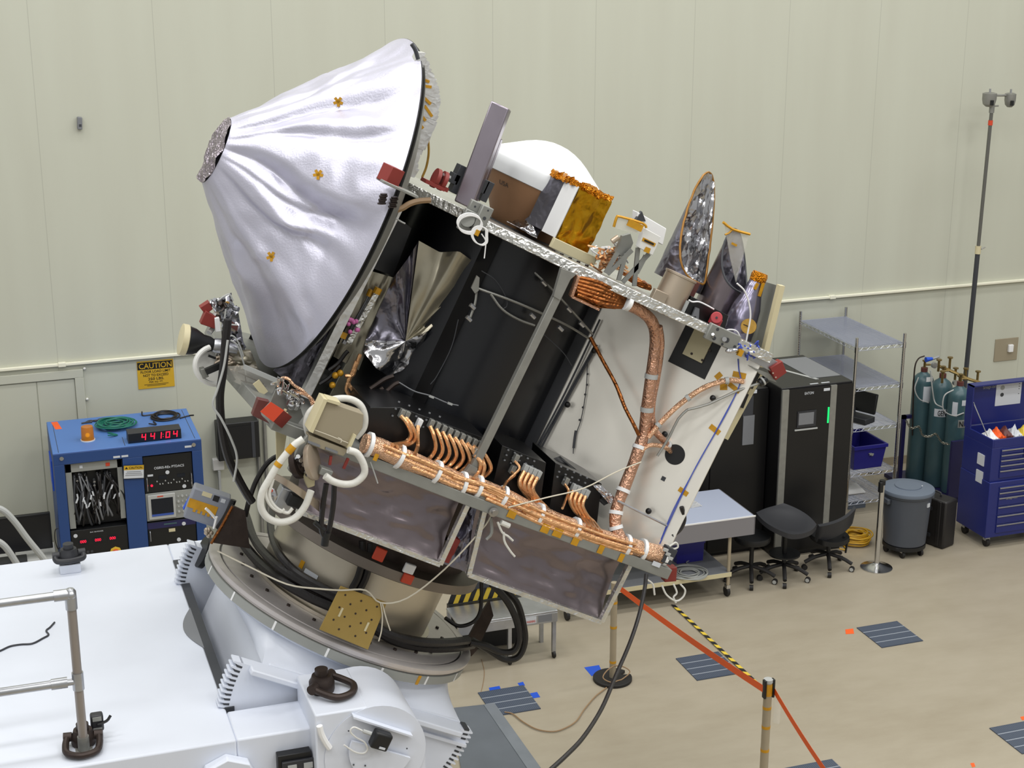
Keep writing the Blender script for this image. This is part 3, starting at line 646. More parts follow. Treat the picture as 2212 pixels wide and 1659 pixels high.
# blue bin on the fourth shelf
z4 = shz[3]+0.0055
def crate(name, c, hx, hy, h, m_, label, taper=0.86, rz=0.0, emblem=False):
    c = V(c); t = thing(name, label, 'bin', c); cs, sn = math.cos(rz), math.sin(rz); ux, uy = V((cs, sn, 0)), V((-sn, cs, 0))
    def ring(k, z): return [c+ux*(hx*k*i)+uy*(hy*k*j)+EZ*z for i, j in ((-1, -1), (1, -1), (1, 1), (-1, 1))]
    A, B, Cc, D = ring(taper, 0), ring(1, h), ring(0.94, h), ring(taper*0.93, 0.012)
    vs = A+B+Cc+D; q = [(0, 1, 2, 3)[::-1]]
    for i in range(4):
        j = (i+1) % 4; q += [(i, j, 4+j, 4+i), (4+i, 4+j, 8+j, 8+i), (8+i, 8+j, 12+j, 12+i)]
    q.append((12, 13, 14, 15)); MB().add(vs, q).out('bin_body', m_, t, flat=True)
    b = MB(); R1, R2 = ring(1.05, h-0.035), ring(1.05, h+0.004); R3, R4 = ring(0.97, h-0.035), ring(0.97, h+0.004); vs = R1+R2+R4+R3; q = []
    for i in range(4):
        j = (i+1) % 4; q += [(i, j, 4+j, 4+i), (4+i, 4+j, 8+j, 8+i), (8+i, 8+j, 12+j, 12+i), (12+i, 12+j, j, i)]
    b.add(vs, q).out('rim', m_, t, flat=True)
    if emblem:
        e = MB(); f0 = c-uy*(hy*0.99)+EZ*(h*0.62)
        e.box(f0+ux*0.02, ux*0.028, uy*0.004, EZ*0.010); e.box(f0-ux*0.0+EZ*0.014, ux*0.02, uy*0.004, EZ*0.004); e.box(f0+ux*0.03-EZ*0.016, ux*0.012, uy*0.004, EZ*0.004); e.out('printed_emblem', 'instrument_grey', t)
    return t
bc = PZ(1884, 1016, z4)
crate('storage_bin', (9.86, 15.72, z4), 0.22, 0.30, 0.30, 'blue_bin', 'deep blue plastic bin on the lower wire shelf beside the power cabinet', emblem=True)
b = MB(); b.bx(9.42, 9.60, 15.28, 15.42, 0.62, 0.632)
tag(MB().box(PZ(1836, 1056, 0.20), V((0.15, 0, 0)), V((0.03, 0.16, 0)), EZ*0.006).out('white_tray', 'white_flat'), 'white flat tray sticking out past the power cabinet by the wire shelf', 'tray')
tag(MB().box(PZ(1838, 1085, 0.03), V((0.12, 0, 0)), V((0.0, 0.14, 0)), EZ*0.03).out('junction_strip', 'bin_lid'), 'grey power strip lying behind the power cabinet by the wire shelf', 'power strip')
cord('shelf_cable', [(1830, 1048), (1860, 1050), (1895, 1055), (1900, 1045), (1870, 1043), (1840, 1046)], 0.006, 'cable_black', 'black cable drooping from the lower wire shelf behind the stanchion', z=0.19)
coil('cable_coil', PZ(1846, 1172, 0), 0.10, 0.19, 18, 0.009, 'yellow_cable', 'yellow extension cable coil on the floor behind the stools', 21, 1, 0.13)

# gas cylinders and their cart
def cylinder(name, x, y, ztop, label, tagk):
    r = 0.132; t = thing(name, label, 'gas cylinder', (x, y, 0.08)); zs = ztop-0.19
    prof = [(r*0.95, 0.08), (r, 0.1), (r, zs)]+[(r*math.cos(a), zs+0.13*math.sin(a)) for a in (0.3, 0.6, 0.9, 1.15)]+[(0.04, zs+0.135), (0.036, zs+0.15)]
    MB().lathe((x, y, 0), EZ, prof, 28).out('cylinder_body', 'cyl_teal', t)
    MB().cyl((x, y, zs+0.14), (x, y, zs+0.19), 0.042, n=14).out('neck_ring', 'maroon', t)
    v = MB().cyl((x, y, zs+0.19), (x, y, zs+0.27), 0.016, n=10).out('valve', 'brass', t)
    MB().cyl((x, y, zs+0.27), (x, y, zs+0.285), 0.032, n=10).out('hand_wheel', 'brass', v)
    MB().cyl((x, y, zs+0.225), (x+0.07, y-0.02, zs+0.225), 0.013, n=8).out('outlet_nut', 'brass', v)
    return t, r, zs
pc = [PZ(1990, 1010, 0), None]
CYL = []
for px_, py_, yy, lab in ((1998, 782, 16.05, 'leftmost teal gas cylinder with white tags at its neck'), (2038, 795, 15.78, 'middle teal gas cylinder with the lettering GEN showing'), (2076, 812, 15.5, 'right teal gas cylinder half hidden by the tool chest')):
    p = PY(px_, py_, yy); CYL.append(cylinder('gas_cylinder', p.x, yy, p.z-0.07, lab, 0)+(p.x, yy))
def label_patch(t, x, y, r, z, a0, a1, h, m_, name):
    MB().lathe((x, y, z), EZ, [(r+0.001, 0), (r+0.001, h)], 6, ang=(a0, a1), uw=(EX, EY), cap=False).out(name, m_, t)
t, r, zs, x, y = CYL[0]
label_patch(t, x, y, r, zs-0.22, -2.1, -1.0, 0.2, 'paper', 'paper_tag'); label_patch(t, x, y, r*0.94, zs-0.03, -1.9, -1.1, 0.13, 'white_flat', 'white_label')
t, r, zs, x, y = CYL[1]
label_patch(t, x, y, r, zs-0.33, -2.7, -1.62, 0.1, 'paper', 'name_label'); 
dvec = V((math.cos(-2.0), math.sin(-2.0), 0)); xd = V((-math.sin(-2.0), math.cos(-2.0), 0))
text('GEN', 'cylinder_lettering', V((x, y, zs-0.315))+dvec*(r+0.006), xd, EZ, 0.07, 'black', t, 0.10)
t, r, zs, x, y = CYL[2]
label_patch(t, x, y, r, zs-0.36, -2.1, -0.9, 0.1, 'instrument_grey', 'name_label'); label_patch(t, x, y, r, zs-0.02-0.06, -1.9, -1.0, 0.07, 'paper', 'hazard_label'); label_patch(t, x, y, r, zs-0.22, -2.75, -2.25, 0.18, 'paper', 'paper_tag')
dvec = V((math.cos(-1.75), math.sin(-1.75), 0)); xd = V((-math.sin(-1.75), math.cos(-1.75), 0))
text('NI', 'cylinder_lettering', V((x, y, zs-0.345))+dvec*(r+0.004), xd, EZ, 0.07, 'black', t, 0.07)
# manifold on top
mp_ = thing('gas_manifold', 'brass gas manifold with regulators above the teal gas cylinders', 'gas manifold', PY(2070, 830, 15.7))
MB().tube([PY(2026, 790, 15.9), PY(2060, 804, 15.75), PY(2090, 818, 15.6), PY(2122, 828, 15.5)], 0.02, 8, 4).out('manifold_pipe', 'brass', mp_)
R = random.Random(9)
for k, (px_, py_) in enumerate(((2028, 787), (2052, 782), (2064, 805), (2086, 806), (2112, 812), (2036, 812), (2073, 822))):
    p = PY(px_, py_, 15.85-k*0.04); v = MB().cyl(p-EZ*0.09, p+EZ*0.05, 0.016, n=10).out('valve', 'brass', mp_); MB().cyl(p+EZ*0.05, p+EZ*0.065, 0.034, n=12).out('hand_wheel', 'brass', v)
for k, (px_, py_) in enumerate(((2016, 788), (2062, 826))):
    p = PY(px_, py_, 15.8); MB().cyl(p, p-EY*0.04, 0.036, n=16).out('gauge', 'alu', mp_)
p = PY(2000, 777, 15.9); MB().cyl(p, p+V((0.09, 0, 0.004)), 0.033, 0.02, n=14).out('blue_plug', 'blue_tape', mp_)
p2 = PY(2018, 774, 15.9); MB().tube([p+V((0.08, 0, 0)), p2, PY(2028, 770, 15.9)], 0.016, 8, 3).out('plug_fitting', 'alu', mp_)
MB().tube([PY(1997, 769, 15.9), PY(1984, 775, 15.9), PY(1976, 795, 15.9), PY(1973, 850, 15.95), PY(1971, 940, 16.0)], 0.009, 8, 5).out('gas_hose', 'dark_steel', mp_)
for a in ([(2010, 800), (2014, 840), (2020, 870), (2036, 880)], [(2060, 842), (2040, 855), (2038, 885), (2060, 898), (2082, 892)], [(1984, 815), (1976, 840), (1986, 862), (2006, 870)]):
    MB().tube([PY(x, y, 15.36+ (0.5 if x < 2010 else 0.2 if x < 2030 else 0)) for x, y in a], 0.008, 6, 5).out('pigtail_hose', 'instrument_light', mp_)
# cart frame and chain
ct = thing('cylinder_cart', 'dark blue cart frame with a chain holding the gas cylinders', 'cylinder cart', PZ(2000, 1030))
p0, p1 = PY(1950, 1010, 16.05), PY(1953, 897, 16.05)
MB().bx(p1.x-0.025, p1.x+0.025, 16.03, 16.07, 0.03, p1.z).out('upright', 'blue_cart', ct)
MB().bx(p1.x-0.025, p1.x+0.10, 16.03, 16.07, p1.z-0.045, p1.z).out('cross_bar', 'blue_cart', ct)
q = PY(2053, 952, 15.35); MB().bx(q.x, q.x+0.5, 15.3, 15.34, 0.03, q.z).out('side_plate', 'blue_cart', ct)
MB().bx(p1.x-0.03, q.x+0.5, 15.3, 16.35, 0.025, 0.075).out('cart_deck', 'blue_cart', ct)
for xx, yy in ((p1.x+0.1, 15.5), (q.x+0.3, 15.5), (p1.x+0.1, 16.2), (q.x+0.3, 16.2)): MB().cyl((xx-0.012, yy, 0.0135), (xx+0.012, yy, 0.0135), 0.013, n=10).out('wheel', 'black_rubber', ct)
P = crom([PY(1957, 908, 16.03), PY(1968, 925, 15.92), PY(1985, 922, 15.9), PY(1993, 940, 15.72), PY(2008, 943, 15.66), PY(2022, 938, 15.62), PY(2034, 955, 15.45), PY(2050, 960, 15.4)], 5)
cb = MB()
for i in range(len(P)-1):
    a, c = P[i], P[i+1]; d = (c-a).normalized(); s_ = EZ if i % 2 else d.cross(EZ).normalized(); ln = (c-a).length*0.62
    cb.tube([a-d*0.006+s_*0.009, (a+c)/2+s_*0.011, c+d*0.006+s_*0.009, c+d*0.006-s_*0.009, (a+c)/2-s_*0.011, a-d*0.006-s_*0.009], 0.0035, 5, 3, closed=True)
cb.out('chain', 'chain', ct)

# tool chest
TX0, TX1, TY0, TY1 = 10.5, 11.45, 13.95, 14.52
t = thing('tool_chest', 'tall dark blue tool chest with its lid open at the right edge', 'tool chest', (10.97, 14.2, 0))
zb, zm, zt2 = 0.13, 0.80, 1.30
MB().bx(TX0, TX1, TY0, TY1, zb, zm).out('roller_cabinet', 'blue_chest', t, bevel=0.008)
b = MB(); b.bx(TX0+0.01, TX1-0.01, TY0+0.03, TY1, zm, zt2-0.1); b.bx(TX0+0.01, TX0+0.03, TY0+0.03, TY1, zt2-0.1, zt2); b.bx(TX0+0.03, TX1-0.01, TY0+0.03, TY0+0.05, zt2-0.1, zt2); b.bx(TX0+0.03, TX1-0.01, TY1-0.02, TY1, zt2-0.1, zt2)
b.out('upper_chest', 'blue_chest', t, bevel=0.004)
lz = PY(2091, 826, TY1+0.05).z
b = MB(); b.bx(TX0+0.01, TX1-0.01, TY1, TY1+0.02, zt2, lz); b.bx(TX0+0.01, TX0+0.025, TY1-0.10, TY1, zt2, lz); b.bx(TX0+0.01, TX1-0.01, TY1-0.10, TY1, lz-0.015, lz); b.out('lid', 'blue_chest', t)
MB().tube([(TX0+0.04, TY1-0.08, lz-0.2), (TX0+0.04, TY0+0.18, zt2+0.0)], 0.006, 6, 1).out('lid_stay', 'chrome', t)
def drawer(x0_, x1_, z0_, z1_, yy):
    d_ = MB().bx(x0_, x1_, yy-0.012, yy, z0_, z1_).out('drawer', 'blue_chest', t, bevel=0.003)
    MB().bx(x0_, x1_, yy-0.022, yy-0.012, z1_-0.018, z1_-0.006).out('pull', 'alu', d_)
zz = zt2-0.12
for h in (0.062, 0.062): 
    drawer(TX0+0.13, TX0+0.42, zz-h+0.006, zz, TY0+0.03); drawer(TX0+0.43, TX1-0.04, zz-h+0.006, zz, TY0+0.03); zz -= h
for h in (0.062, 0.062, 0.10): drawer(TX0+0.13, TX1-0.04, zz-h+0.006, zz, TY0+0.03); zz -= h
zz = zm-0.06
for h in (0.062, 0.062, 0.11, 0.11, 0.11, 0.11): drawer(TX0+0.13, TX1-0.04, zz-h+0.006, zz, TY0); zz -= h
lp = PY(2133, 838, TY1); text('Snap-on', 'maker_lettering', (lp.x+0.03, TY1, lp.z-0.02), EX, EZ, 0.05, 'instrument_grey', t, 0.18)
text('Snap-on', 'maker_lettering', (TX0+0.30, TY0-0.0125, zm-0.225), EX, EZ, 0.03, 'instrument_grey', t, 0.15)
for zc in (1.02, 0.86):
    MB().bx(TX0-0.002, TX0+0.012, 14.1, 14.22, zc-0.07 if zc > 0.9 else zc-0.12, zc+0.06 if zc > 0.9 else zc+0.02).out('warning_sheet', 'paper', t)
for xx in (TX0+0.08, TX1-0.08):
    for yy in (TY0+0.08, TY1-0.08):
        w_ = MB().cyl((xx-0.02, yy, 0.05), (xx+0.02, yy, 0.05), 0.05, n=16).out('caster', 'black_rubber', t)
        MB().bx(xx-0.03, xx+0.03, yy-0.025, yy+0.025, 0.075, 0.13).out('caster_fork', 'alu', w_)
a, c = PY(2153, 828, TY1), PY(2203, 871, TY1)
t2 = thing('diagram_sheet', 'white printed diagram sheet taped inside the open tool chest lid', 'paper sheet', (a.x, TY1-0.003, c.z))
MB().bx(a.x, c.x, TY1-0.003, TY1-0.0008, c.z, a.z).out('sheet', 'paper', t2)
MB().cyl((a.x+0.085, TY1-0.004, a.z-0.06), (a.x+0.085, TY1-0.003, a.z-0.06), 0.03, n=8).out('drawing', 'instrument_grey', t2)
MB().cyl((a.x+0.085, TY1-0.004, a.z-0.145), (a.x+0.085, TY1-0.003, a.z-0.145), 0.025, n=9).out('drawing', 'dark_grey', t2)
for dz in (0.03, 0.06, 0.09, 0.15): MB().bx(c.x-0.04, c.x-0.025, TY1-0.004, TY1-0.003, a.z-dz-0.008, a.z-dz).out('drawing', 'dark_grey', t2)
R = random.Random(17)
for k, (m_, lab) in enumerate((('white_flat', 'crumpled clear plastic bag, leftmost in the open tool chest tray'), ('orange', 'orange packet in the open tool chest tray beside the plastic bag'), ('maroon', 'brown pouch in the open tool chest tray'), ('paper', 'folded white papers in the open tool chest tray'), ('yellow', 'yellow-green packet at the right of the open tool chest tray'))):
    cx_ = TX0+0.13+k*0.11; b = MB(); zb_ = zt2-0.098
    def fn(u_, v_, cx_=cx_, k=k): 
        return V((cx_-0.06+0.12*u_, TY0+0.16+0.2*v_+0.03*math.sin(k), zb_+0.06+0.10*(1-abs(2*u_-1))*(1-abs(2*v_-1))+0.03*noise.noise(V((u_*5+k*3, v_*5, 1)))))
    b.sheet(fn, 8, 8, 0.05, (0, 0, -1)); tag(b.out('packet', m_, flat=True), lab, 'packet', 'packets in the tool chest tray')
# hard case
t = thing('hard_case', 'black hard transport case standing between the grey bin and the tool chest', 'hard case', PZ(2045, 1195))
p = PZ(2055, 1203); cx_, cy_ = p.x+0.0, p.y+0.2
cs = V((0.94, 0.34, 0)); sn = V((-0.34, 0.94, 0))
c = V((10.07, 14.33, 0.29))
MB().box(c, cs*0.11, sn*0.22, EZ*0.285).out('case_shell', 'case_black', t, bevel=0.02)
b = MB()
for k in (-0.13, 0.13): b.box(c+sn*k, cs*0.118, sn*0.025, EZ*0.27)
b.out('rib', 'case_black', t, bevel=0.006)
for k in (-0.1, 0.1): MB().box(c-cs*0.115+EZ*k*1.6, cs*0.008, sn*0.04, EZ*0.02).out('latch', 'charcoal', t)
hb = MB(); hb.tube([c+sn*0.06+EZ*0.28, c+sn*0.06+EZ*0.33, c-sn*0.06+EZ*0.33, c-sn*0.06+EZ*0.28], 0.012, 6, 2); hb.out('handle', 'charcoal', t)
# grey bin on a dolly
p = V((9.60, 14.2, 0)); t = thing('waste_bin', 'large round grey waste bin with a lid on a wheeled dolly', 'waste bin', p)
b = MB(); b.lathe(p, EZ, [(0.225, 0.13), (0.235, 0.14), (0.262, 0.62), (0.265, 0.70), (0.28, 0.71), (0.28, 0.745)], 40); b.out('bin_body', 'bin_grey', t)
b = MB(); b.lathe(p, EZ, [(0.293, 0.735), (0.297, 0.75), (0.29, 0.775), (0.26, 0.785), (0.15, 0.792), (0.148, 0.802), (0.0, 0.806)], 40); lid = b.out('lid', 'bin_lid', t)
MB().bx(p.x+0.12, p.x+0.15, p.y-0.06, p.y-0.04, 0.79, 0.795).out('sticker', 'white_flat', lid)
for s_ in (-1, 1): MB().box(p+V((s_*0.285, 0, 0.66)), V((0.02, 0, 0)), V((0, 0.08, 0)), EZ*0.03).out('grip', 'bin_grey', t, bevel=0.008)
q = V((0.45, -0.89, 0)); MB().box(p+q*0.268+EZ*0.63, V((0.89, 0.45, 0))*0.022, q*0.006, EZ*0.022).out('name_label', 'paper', t)
dl = MB().cyl(p+EZ*0.085, p+EZ*0.13, 0.24, n=32).out('dolly', 'black', t)
for k in range(5):
    a = 0.3+k*1.2566; w_ = p+V((0.2*math.cos(a), 0.2*math.sin(a), 0.042)); MB().cyl(w_-V((0.014, 0, 0)), w_+V((0.014, 0, 0)), 0.042, n=14).out('caster', 'black_rubber', dl)
    MB().box(w_+EZ*0.035, EX*0.02, EY*0.02, EZ*0.014).out('caster_fork', 'alu', dl)
# chrome stanchion
p = PZ(1893, 1226); t = thing('stanchion', 'chrome crowd-control post with a round polished foot in front of the grey bin', 'stanchion', p)
MB().lathe(p, EZ, [(0.175, 0), (0.175, 0.008), (0.12, 0.02), (0.05, 0.05), (0.032, 0.06)], 40).out('foot', 'chrome', t)
MB().cyl(p+EZ*0.05, p+EZ*0.98, 0.03, n=20).out('post', 'chrome', t)
MB().cyl(p+EZ*0.98, p+EZ*1.03, 0.034, n=20).out('cap', 'black', t)
MB().box(p+V((-0.03, -0.02, 0.96)), EX*0.022, EY*0.022, EZ*0.06).out('belt_cassette', 'black', t, bevel=0.006)
# light mast with two floodlights
pt, pb = PY(2142, 240, 16.3), PY(2088, 790, 16.3)
t = thing('light_mast', 'tall thin telescopic mast with two grey floodlights on top', 'light mast', (pb.x, 16.3, 0))
d = (pt-pb).normalized(); pf = pb-d*(pb.z/d.z)
pm = pb+d*((pt-pb).length*0.47)
MB().cyl(pf, pm, 0.03, n=14).out('lower_tube', 'dark_grey', t)
MB().cyl(pm, pt, 0.022, n=14).out('upper_tube', 'mirror_pole', t)
MB().cyl(pm-d*0.06, pm+d*0.04, 0.036, n=14).out('clamp_collar', 'cream', t)
MB().cyl(pm+V((0.03, -0.02, 0)), pm+V((0.09, -0.02, 0.02)), 0.008, n=8).out('clamp_screw', 'chrome', t)
q = pt-d*0.14; MB().cyl(q-d*0.03, q+d*0.03, 0.028, n=14).out('red_tape', 'red_bright', t)
MB().cyl(pt-d*0.02, pt+d*0.12, 0.032, n=14).out('head_socket', 'alu_dull', t)
MB().cyl(pt+d*0.06+V((0.02, 0, 0)), pt+d*0.06+V((0.09, 0, 0.0)), 0.01, n=8).out('wing_screw', 'alu_dull', t)
for px_, py_, r, nm in ((2137, 215, 0.085, 0), (2182, 216, 0.068, 1)):
    c = PY(px_, py_, 16.3); hb = MB().lathe(c, EZ, [(r*0.45, -0.085), (r*0.85, -0.055), (r, 0.0), (r, 0.075), (r*0.6, 0.085), (0, 0.087)], 24).out('floodlight', 'alu_dull', t)
    MB().box(c+V((-0.02, -r-0.002, -0.03)), EX*0.018, EY*0.012, EZ*0.03).out('lamp_latch', 'black', hb)
    MB().cyl(c+EZ*0.085, c+EZ*0.13, 0.012, n=8).out('top_knob', 'alu', hb)
a, c = PY(2137, 206, 16.3), PY(2182, 206, 16.3); MB().cyl(a, c, 0.014, n=8).out('cross_arm', 'alu_dull', t)
MB().tube([pf+V((x_, y_, z_)) for x_, y_, z_ in ((0, 0, 0.5), (0.25, -0.05, 0.02))], 0.014, 8, 1).out('tripod_leg', 'dark_grey', t)
MB().tube([pf+V((x_, y_, z_)) for x_, y_, z_ in ((0, 0, 0.5), (-0.2, 0.15, 0.02))], 0.014, 8, 1).out('tripod_leg', 'dark_grey', t)
MB().tube([pf+V((x_, y_, z_)) for x_, y_, z_ in ((0, 0, 0.5), (-0.08, -0.22, 0.02))], 0.014, 8, 1).out('tripod_leg', 'dark_grey', t)
# switch plate
a, c = PY(2150, 733, YW), PY(2195, 776, YW)
t = thing('switch_plate', 'brown-grey wall plate with a white rocker switch at the right edge', 'switch', ((a.x+c.x)/2, YW-0.01, c.z))
MB().bx(a.x, c.x, YW-0.012, YW, c.z, a.z).out('plate', 'beige_plate', t, bevel=0.003)
s_ = PY(2180, 751, YW); MB().bx(s_.x-0.035, s_.x+0.035, YW-0.05, YW-0.012, s_.z-0.05, s_.z+0.05).out('rocker', 'white_flat', t, bevel=0.006)

# stools
def stool(name, base, label, kind):
    base = V(base); t = thing(name, label, 'stool', base, None)
    sh = 0.68 if kind == 0 else 0.5
    MB().cyl(base+EZ*0.14, base+EZ*(sh-0.05), 0.024, n=12).out('gas_column', 'black', t)
    for k in range(5):
        a = 0.5+k*1.2566; dv_ = V((math.cos(a), math.sin(a), 0)); l = MB().tube([base+EZ*0.17, base+dv_*0.16+EZ*0.14, base+dv_*0.27+EZ*0.09], 0.022, 8, 3).out('leg', 'black_rubber', t)
        w_ = base+dv_*0.27+EZ*0.03; s_ = V((-math.sin(a), math.cos(a), 0))
        MB().cyl(w_-s_*0.02, w_+s_*0.02, 0.03, n=14).out('caster', 'black_rubber', l)
        MB().cyl(w_-s_*0.022, w_-s_*0.02, 0.022, n=12).out('caster_disc', 'instrument_light', l)
    return t, sh
def pad(fn, parent, name, m_, n=14): MB().sheet(fn, n, n, 0.055, (0, 0, -1)).out(name, m_, parent, ang=60)
p = PZ(1708, 1262); p.y += 0.17; t, sh = stool('task_stool', p, 'black stool with a wide contoured seat in front of the power cabinet', 0)
sa, ca = math.sin(0.35), math.cos(0.35)
def seat(u_, v_):
    x_, y_ = 2*u_-1, 2*v_-1; f = (1-0.22*y_*y_) if True else 1; g = (1-0.18*x_*x_)
    q = max(abs(x_), abs(y_)); dip = -0.035*(1-min(1, (x_*x_*1.3+y_*y_*1.3)))
    X_, Y_ = x_*0.28*f, y_*0.29*g
    return p+V((X_*ca-Y_*sa, X_*sa+Y_*ca, sh+dip+0.05*y_+0.02*abs(x_)**3))
pad(seat, t, 'seat', 'charcoal')
MB().cyl(p+EZ*0.28, p+EZ*0.30, 0.17, n=24).out('foot_ring', 'black', t)
p = PZ(1803, 1238); p.y += 0.16; t, sh = stool('task_stool', p, 'black stool with a curved low backrest, nearest the yellow cable', 1)
def seat2(u_, v_):
    x_, y_ = 2*u_-1, 2*v_-1; return p+V((x_*0.2*(1-0.2*y_*y_), y_*0.2*(1-0.2*x_*x_), 0.40-0.02*(1-x_*x_)))
pad(seat2, t, 'seat', 'black')
def back2(u_, v_):
    x_ = 2*u_-1; return p+V((x_*0.22+0.02, -0.16+0.09*x_*x_-0.05*v_, 0.44+0.2*v_+0.08*x_))
MB().sheet(back2, 12, 8, 0.045, (0, 1, 0.2)).out('backrest', 'charcoal', t, ang=60)
MB().tube([p+V((0.1, -0.12, 0.4)), p+V((0.2, -0.05, 0.34)), p+V((0.22, 0.0, 0.15))], 0.012, 8, 4).out('back_lever', 'black', t)
p = PZ(1632, 1262); p.y += 0.12; t, sh = stool('task_stool', p, 'round black stool mostly hidden behind the covered table end', 1)
MB().lathe(p, EZ, [(0.0, 0.46), (0.19, 0.46), (0.2, 0.49), (0.19, 0.525), (0.0, 0.535)], 28).out('seat', 'black', t)
# covered table
t = thing('cart_table', 'wheeled steel table under a white cover with translucent skirt', 'table', (6.4, 13.9, 0))
TX, TX_, ty0, ty1, tz = 5.3, 7.42, 13.72, 14.55, 0.9
MB().bx(TX, TX_, ty0, ty1, tz-0.03, tz).out('table_top', 'table_white', t, bevel=0.006)
b = MB(); b.bx(TX, TX_, ty0-0.012, ty0-0.008, tz-0.21, tz-0.005); b.bx(TX_+0.006, TX_+0.01, ty0-0.01, ty1, tz-0.21, tz-0.005); b.out('skirt', 'table_skirt', t)
MB().bx(TX, TX_+0.012, ty0-0.014, ty0-0.006, tz-0.012, tz+0.003).out('cover_hem', 'white_flat', t)
lx1 = PZ(1587, 1302).x; lx0 = PZ(1245, 1362).x
for xx in (lx0, lx1):
    for yy in (ty0+0.03, ty1-0.06):
        l = MB().cyl((xx, yy, 0.13), (xx, yy, tz-0.03), 0.019, n=12).out('leg', 'taped_pole', t)
        MB().cyl((xx-0.016, yy+0.02, 0.055), (xx+0.016, yy+0.02, 0.055), 0.055, n=18).out('caster', 'black_rubber', l)
        MB().box((xx, yy+0.01, 0.115), EX*0.022, EY*0.03, EZ*0.02).out('caster_fork', 'chrome', l)
zl = PY(1590, 1232, ty0+0.03).z
MB().bx(lx0-0.03, lx1+0.02, ty0, ty1-0.03, zl-0.03, zl).out('lower_shelf', 'grey_paint', t, bevel=0.004)
MB().bx(lx0-0.03, lx1+0.02, ty0-0.006, ty0, zl-0.045, zl+0.003).out('shelf_edge', 'cream', t)
crate('storage_bin', PZ(1492, 1212, zl)+V((-0.02, 0.1, 0)), 0.16, 0.13, 0.24, 'blue_bin', 'blue bin on the lower shelf of the covered table', 0.95)
coil('cable_coil', PZ(1490, 1240, zl), 0.10, 0.2, 8, 0.007, 'instrument_grey', 'grey cable coil on the lower shelf of the covered table', 31, 1, 0.015)
b = MB(); pp = PZ(1490, 1092, tz)
def fb(u_, v_): return pp+V((-0.11+0.22*u_, -0.08+0.2*v_, 0.004+0.02*abs(noise.noise(V((u_*6, v_*6, 4))))))
b.sheet(fb, 10, 10, 0.003, (0, 0, -1)); tag(b.out('plastic_bag', 'film_clear', flat=True), 'clear plastic bag lying on the white covered table', 'bag')
# step platform with hazard stripe
t = thing('step_platform', 'low aluminium work platform with hazard-striped board behind the black cable loops', 'work platform', PZ(1100, 1390))
fy = 13.0
a0, a1 = PY(985, 1345, fy), PY(1213, 1325, fy); zt_ = (PY(1205, 1318, fy).z)
xa, xb = PY(990, 1350, fy).x, PY(1205, 1318, fy).x
MB().bx(xa, xb, fy, fy+0.035, zt_-0.12, zt_-0.02).out('front_rail', 'alu', t, bevel=0.004)
MB().bx(xa, xb, fy, fy+0.40, zt_-0.02, zt_).out('tread', 'alu', t, bevel=0.004)
MB().bx(xb-0.33, xb-0.22, fy-0.002, fy, zt_-0.1, zt_-0.03).out('label_strip', 'paper', t); MB().bx(xb-0.2, xb-0.06, fy-0.002, fy, zt_-0.1, zt_-0.03).out('label_strip', 'grey_paint', t)
text('WARNING', 'label_lettering', (xb-0.275, fy-0.002, zt_-0.09), EX, EZ, 0.025, 'red_bright', t, 0.09)
for xx in (xa+0.02, xa+0.52, xb-0.03):
    l = MB().bx(xx-0.018, xx+0.018, fy+0.01, fy+0.045, 0.06, zt_-0.02).out('leg', 'alu', t); MB().cyl((xx-0.012, fy+0.02, 0.035), (xx+0.012, fy+0.02, 0.035), 0.035, n=14).out('caster', 'black_rubber', l)
for xx in (xa+0.02, xb-0.03): MB().bx(xx-0.018, xx+0.018, fy+0.36, fy+0.395, 0.0, zt_-0.02).out('leg', 'alu', t)
bz0, bz1 = PY(975, 1305, fy+0.45).z, PY(975, 1280, fy+0.45).z
hb = MB(); hx0, hx1 = PY(968, 1295, fy+0.45).x, PY(1115, 1280, fy+0.45).x; n = 14
for i in range(n):
    a_ = hx0+(hx1-hx0)*i/n; c_ = hx0+(hx1-hx0)*(i+1)/n; s_ = 0.05
    hb.prism([V((a_, fy+0.45, bz0)), V((c_, fy+0.45, bz0)), V((c_+s_, fy+0.45, bz1)), V((a_+s_, fy+0.45, bz1))], EY*0.02, i % 2)
hb.out('hazard_board', ['black', 'yellow'], t)
MB().bx(hx0, hx1+0.04, fy+0.40, fy+0.50, 0.02, bz0-0.01).out('rear_box', 'black', t)
MB().bx(hx0, hx1+0.04, fy+0.44, fy+0.48, bz1+0.005, bz1+0.07).out('rear_rail', 'dark_grey', t)
text('DANGER', 'board_lettering', (hx0+0.14, fy+0.44, bz1+0.012), EX, EZ, 0.04, 'red_bright', t, 0.14)
# stanchions with orange belt
def tapedpost(name, p, h, label, foot):
    p = V(p); t = thing(name, label, 'stanchion', p)
    if foot:
        b = MB(); pts = []
        for i in range(40):
            a = 6.2832*i/40; r = 0.185
            if abs(a-0.25) < 0.12: r = 0.10
            pts.append(p+V((r*math.cos(a), r*math.sin(a)*1.0, 0)))
        b.prism(pts, EZ*0.03); b.out('foot', 'black_rubber', t, bevel=0.004)
    MB().cyl(p+EZ*0.02, p+EZ*h, 0.031, n=20).out('post', 'taped_pole', t)
    for k in ((0.18, 0.52, 0.76) if foot else (0.2, 0.42, 0.64, 0.86)): MB().cyl(p+EZ*(k*h/0.95-0.012), p+EZ*(k*h/0.95+0.012), 0.033, n=20).out('amber_tape', 'kapton', t)
    return t
p1 = PZ(1323, 1468); tm = tapedpost('stanchion', p1, 1.0, 'taped crowd-control post on a notched black rubber foot below the spacecraft', True)
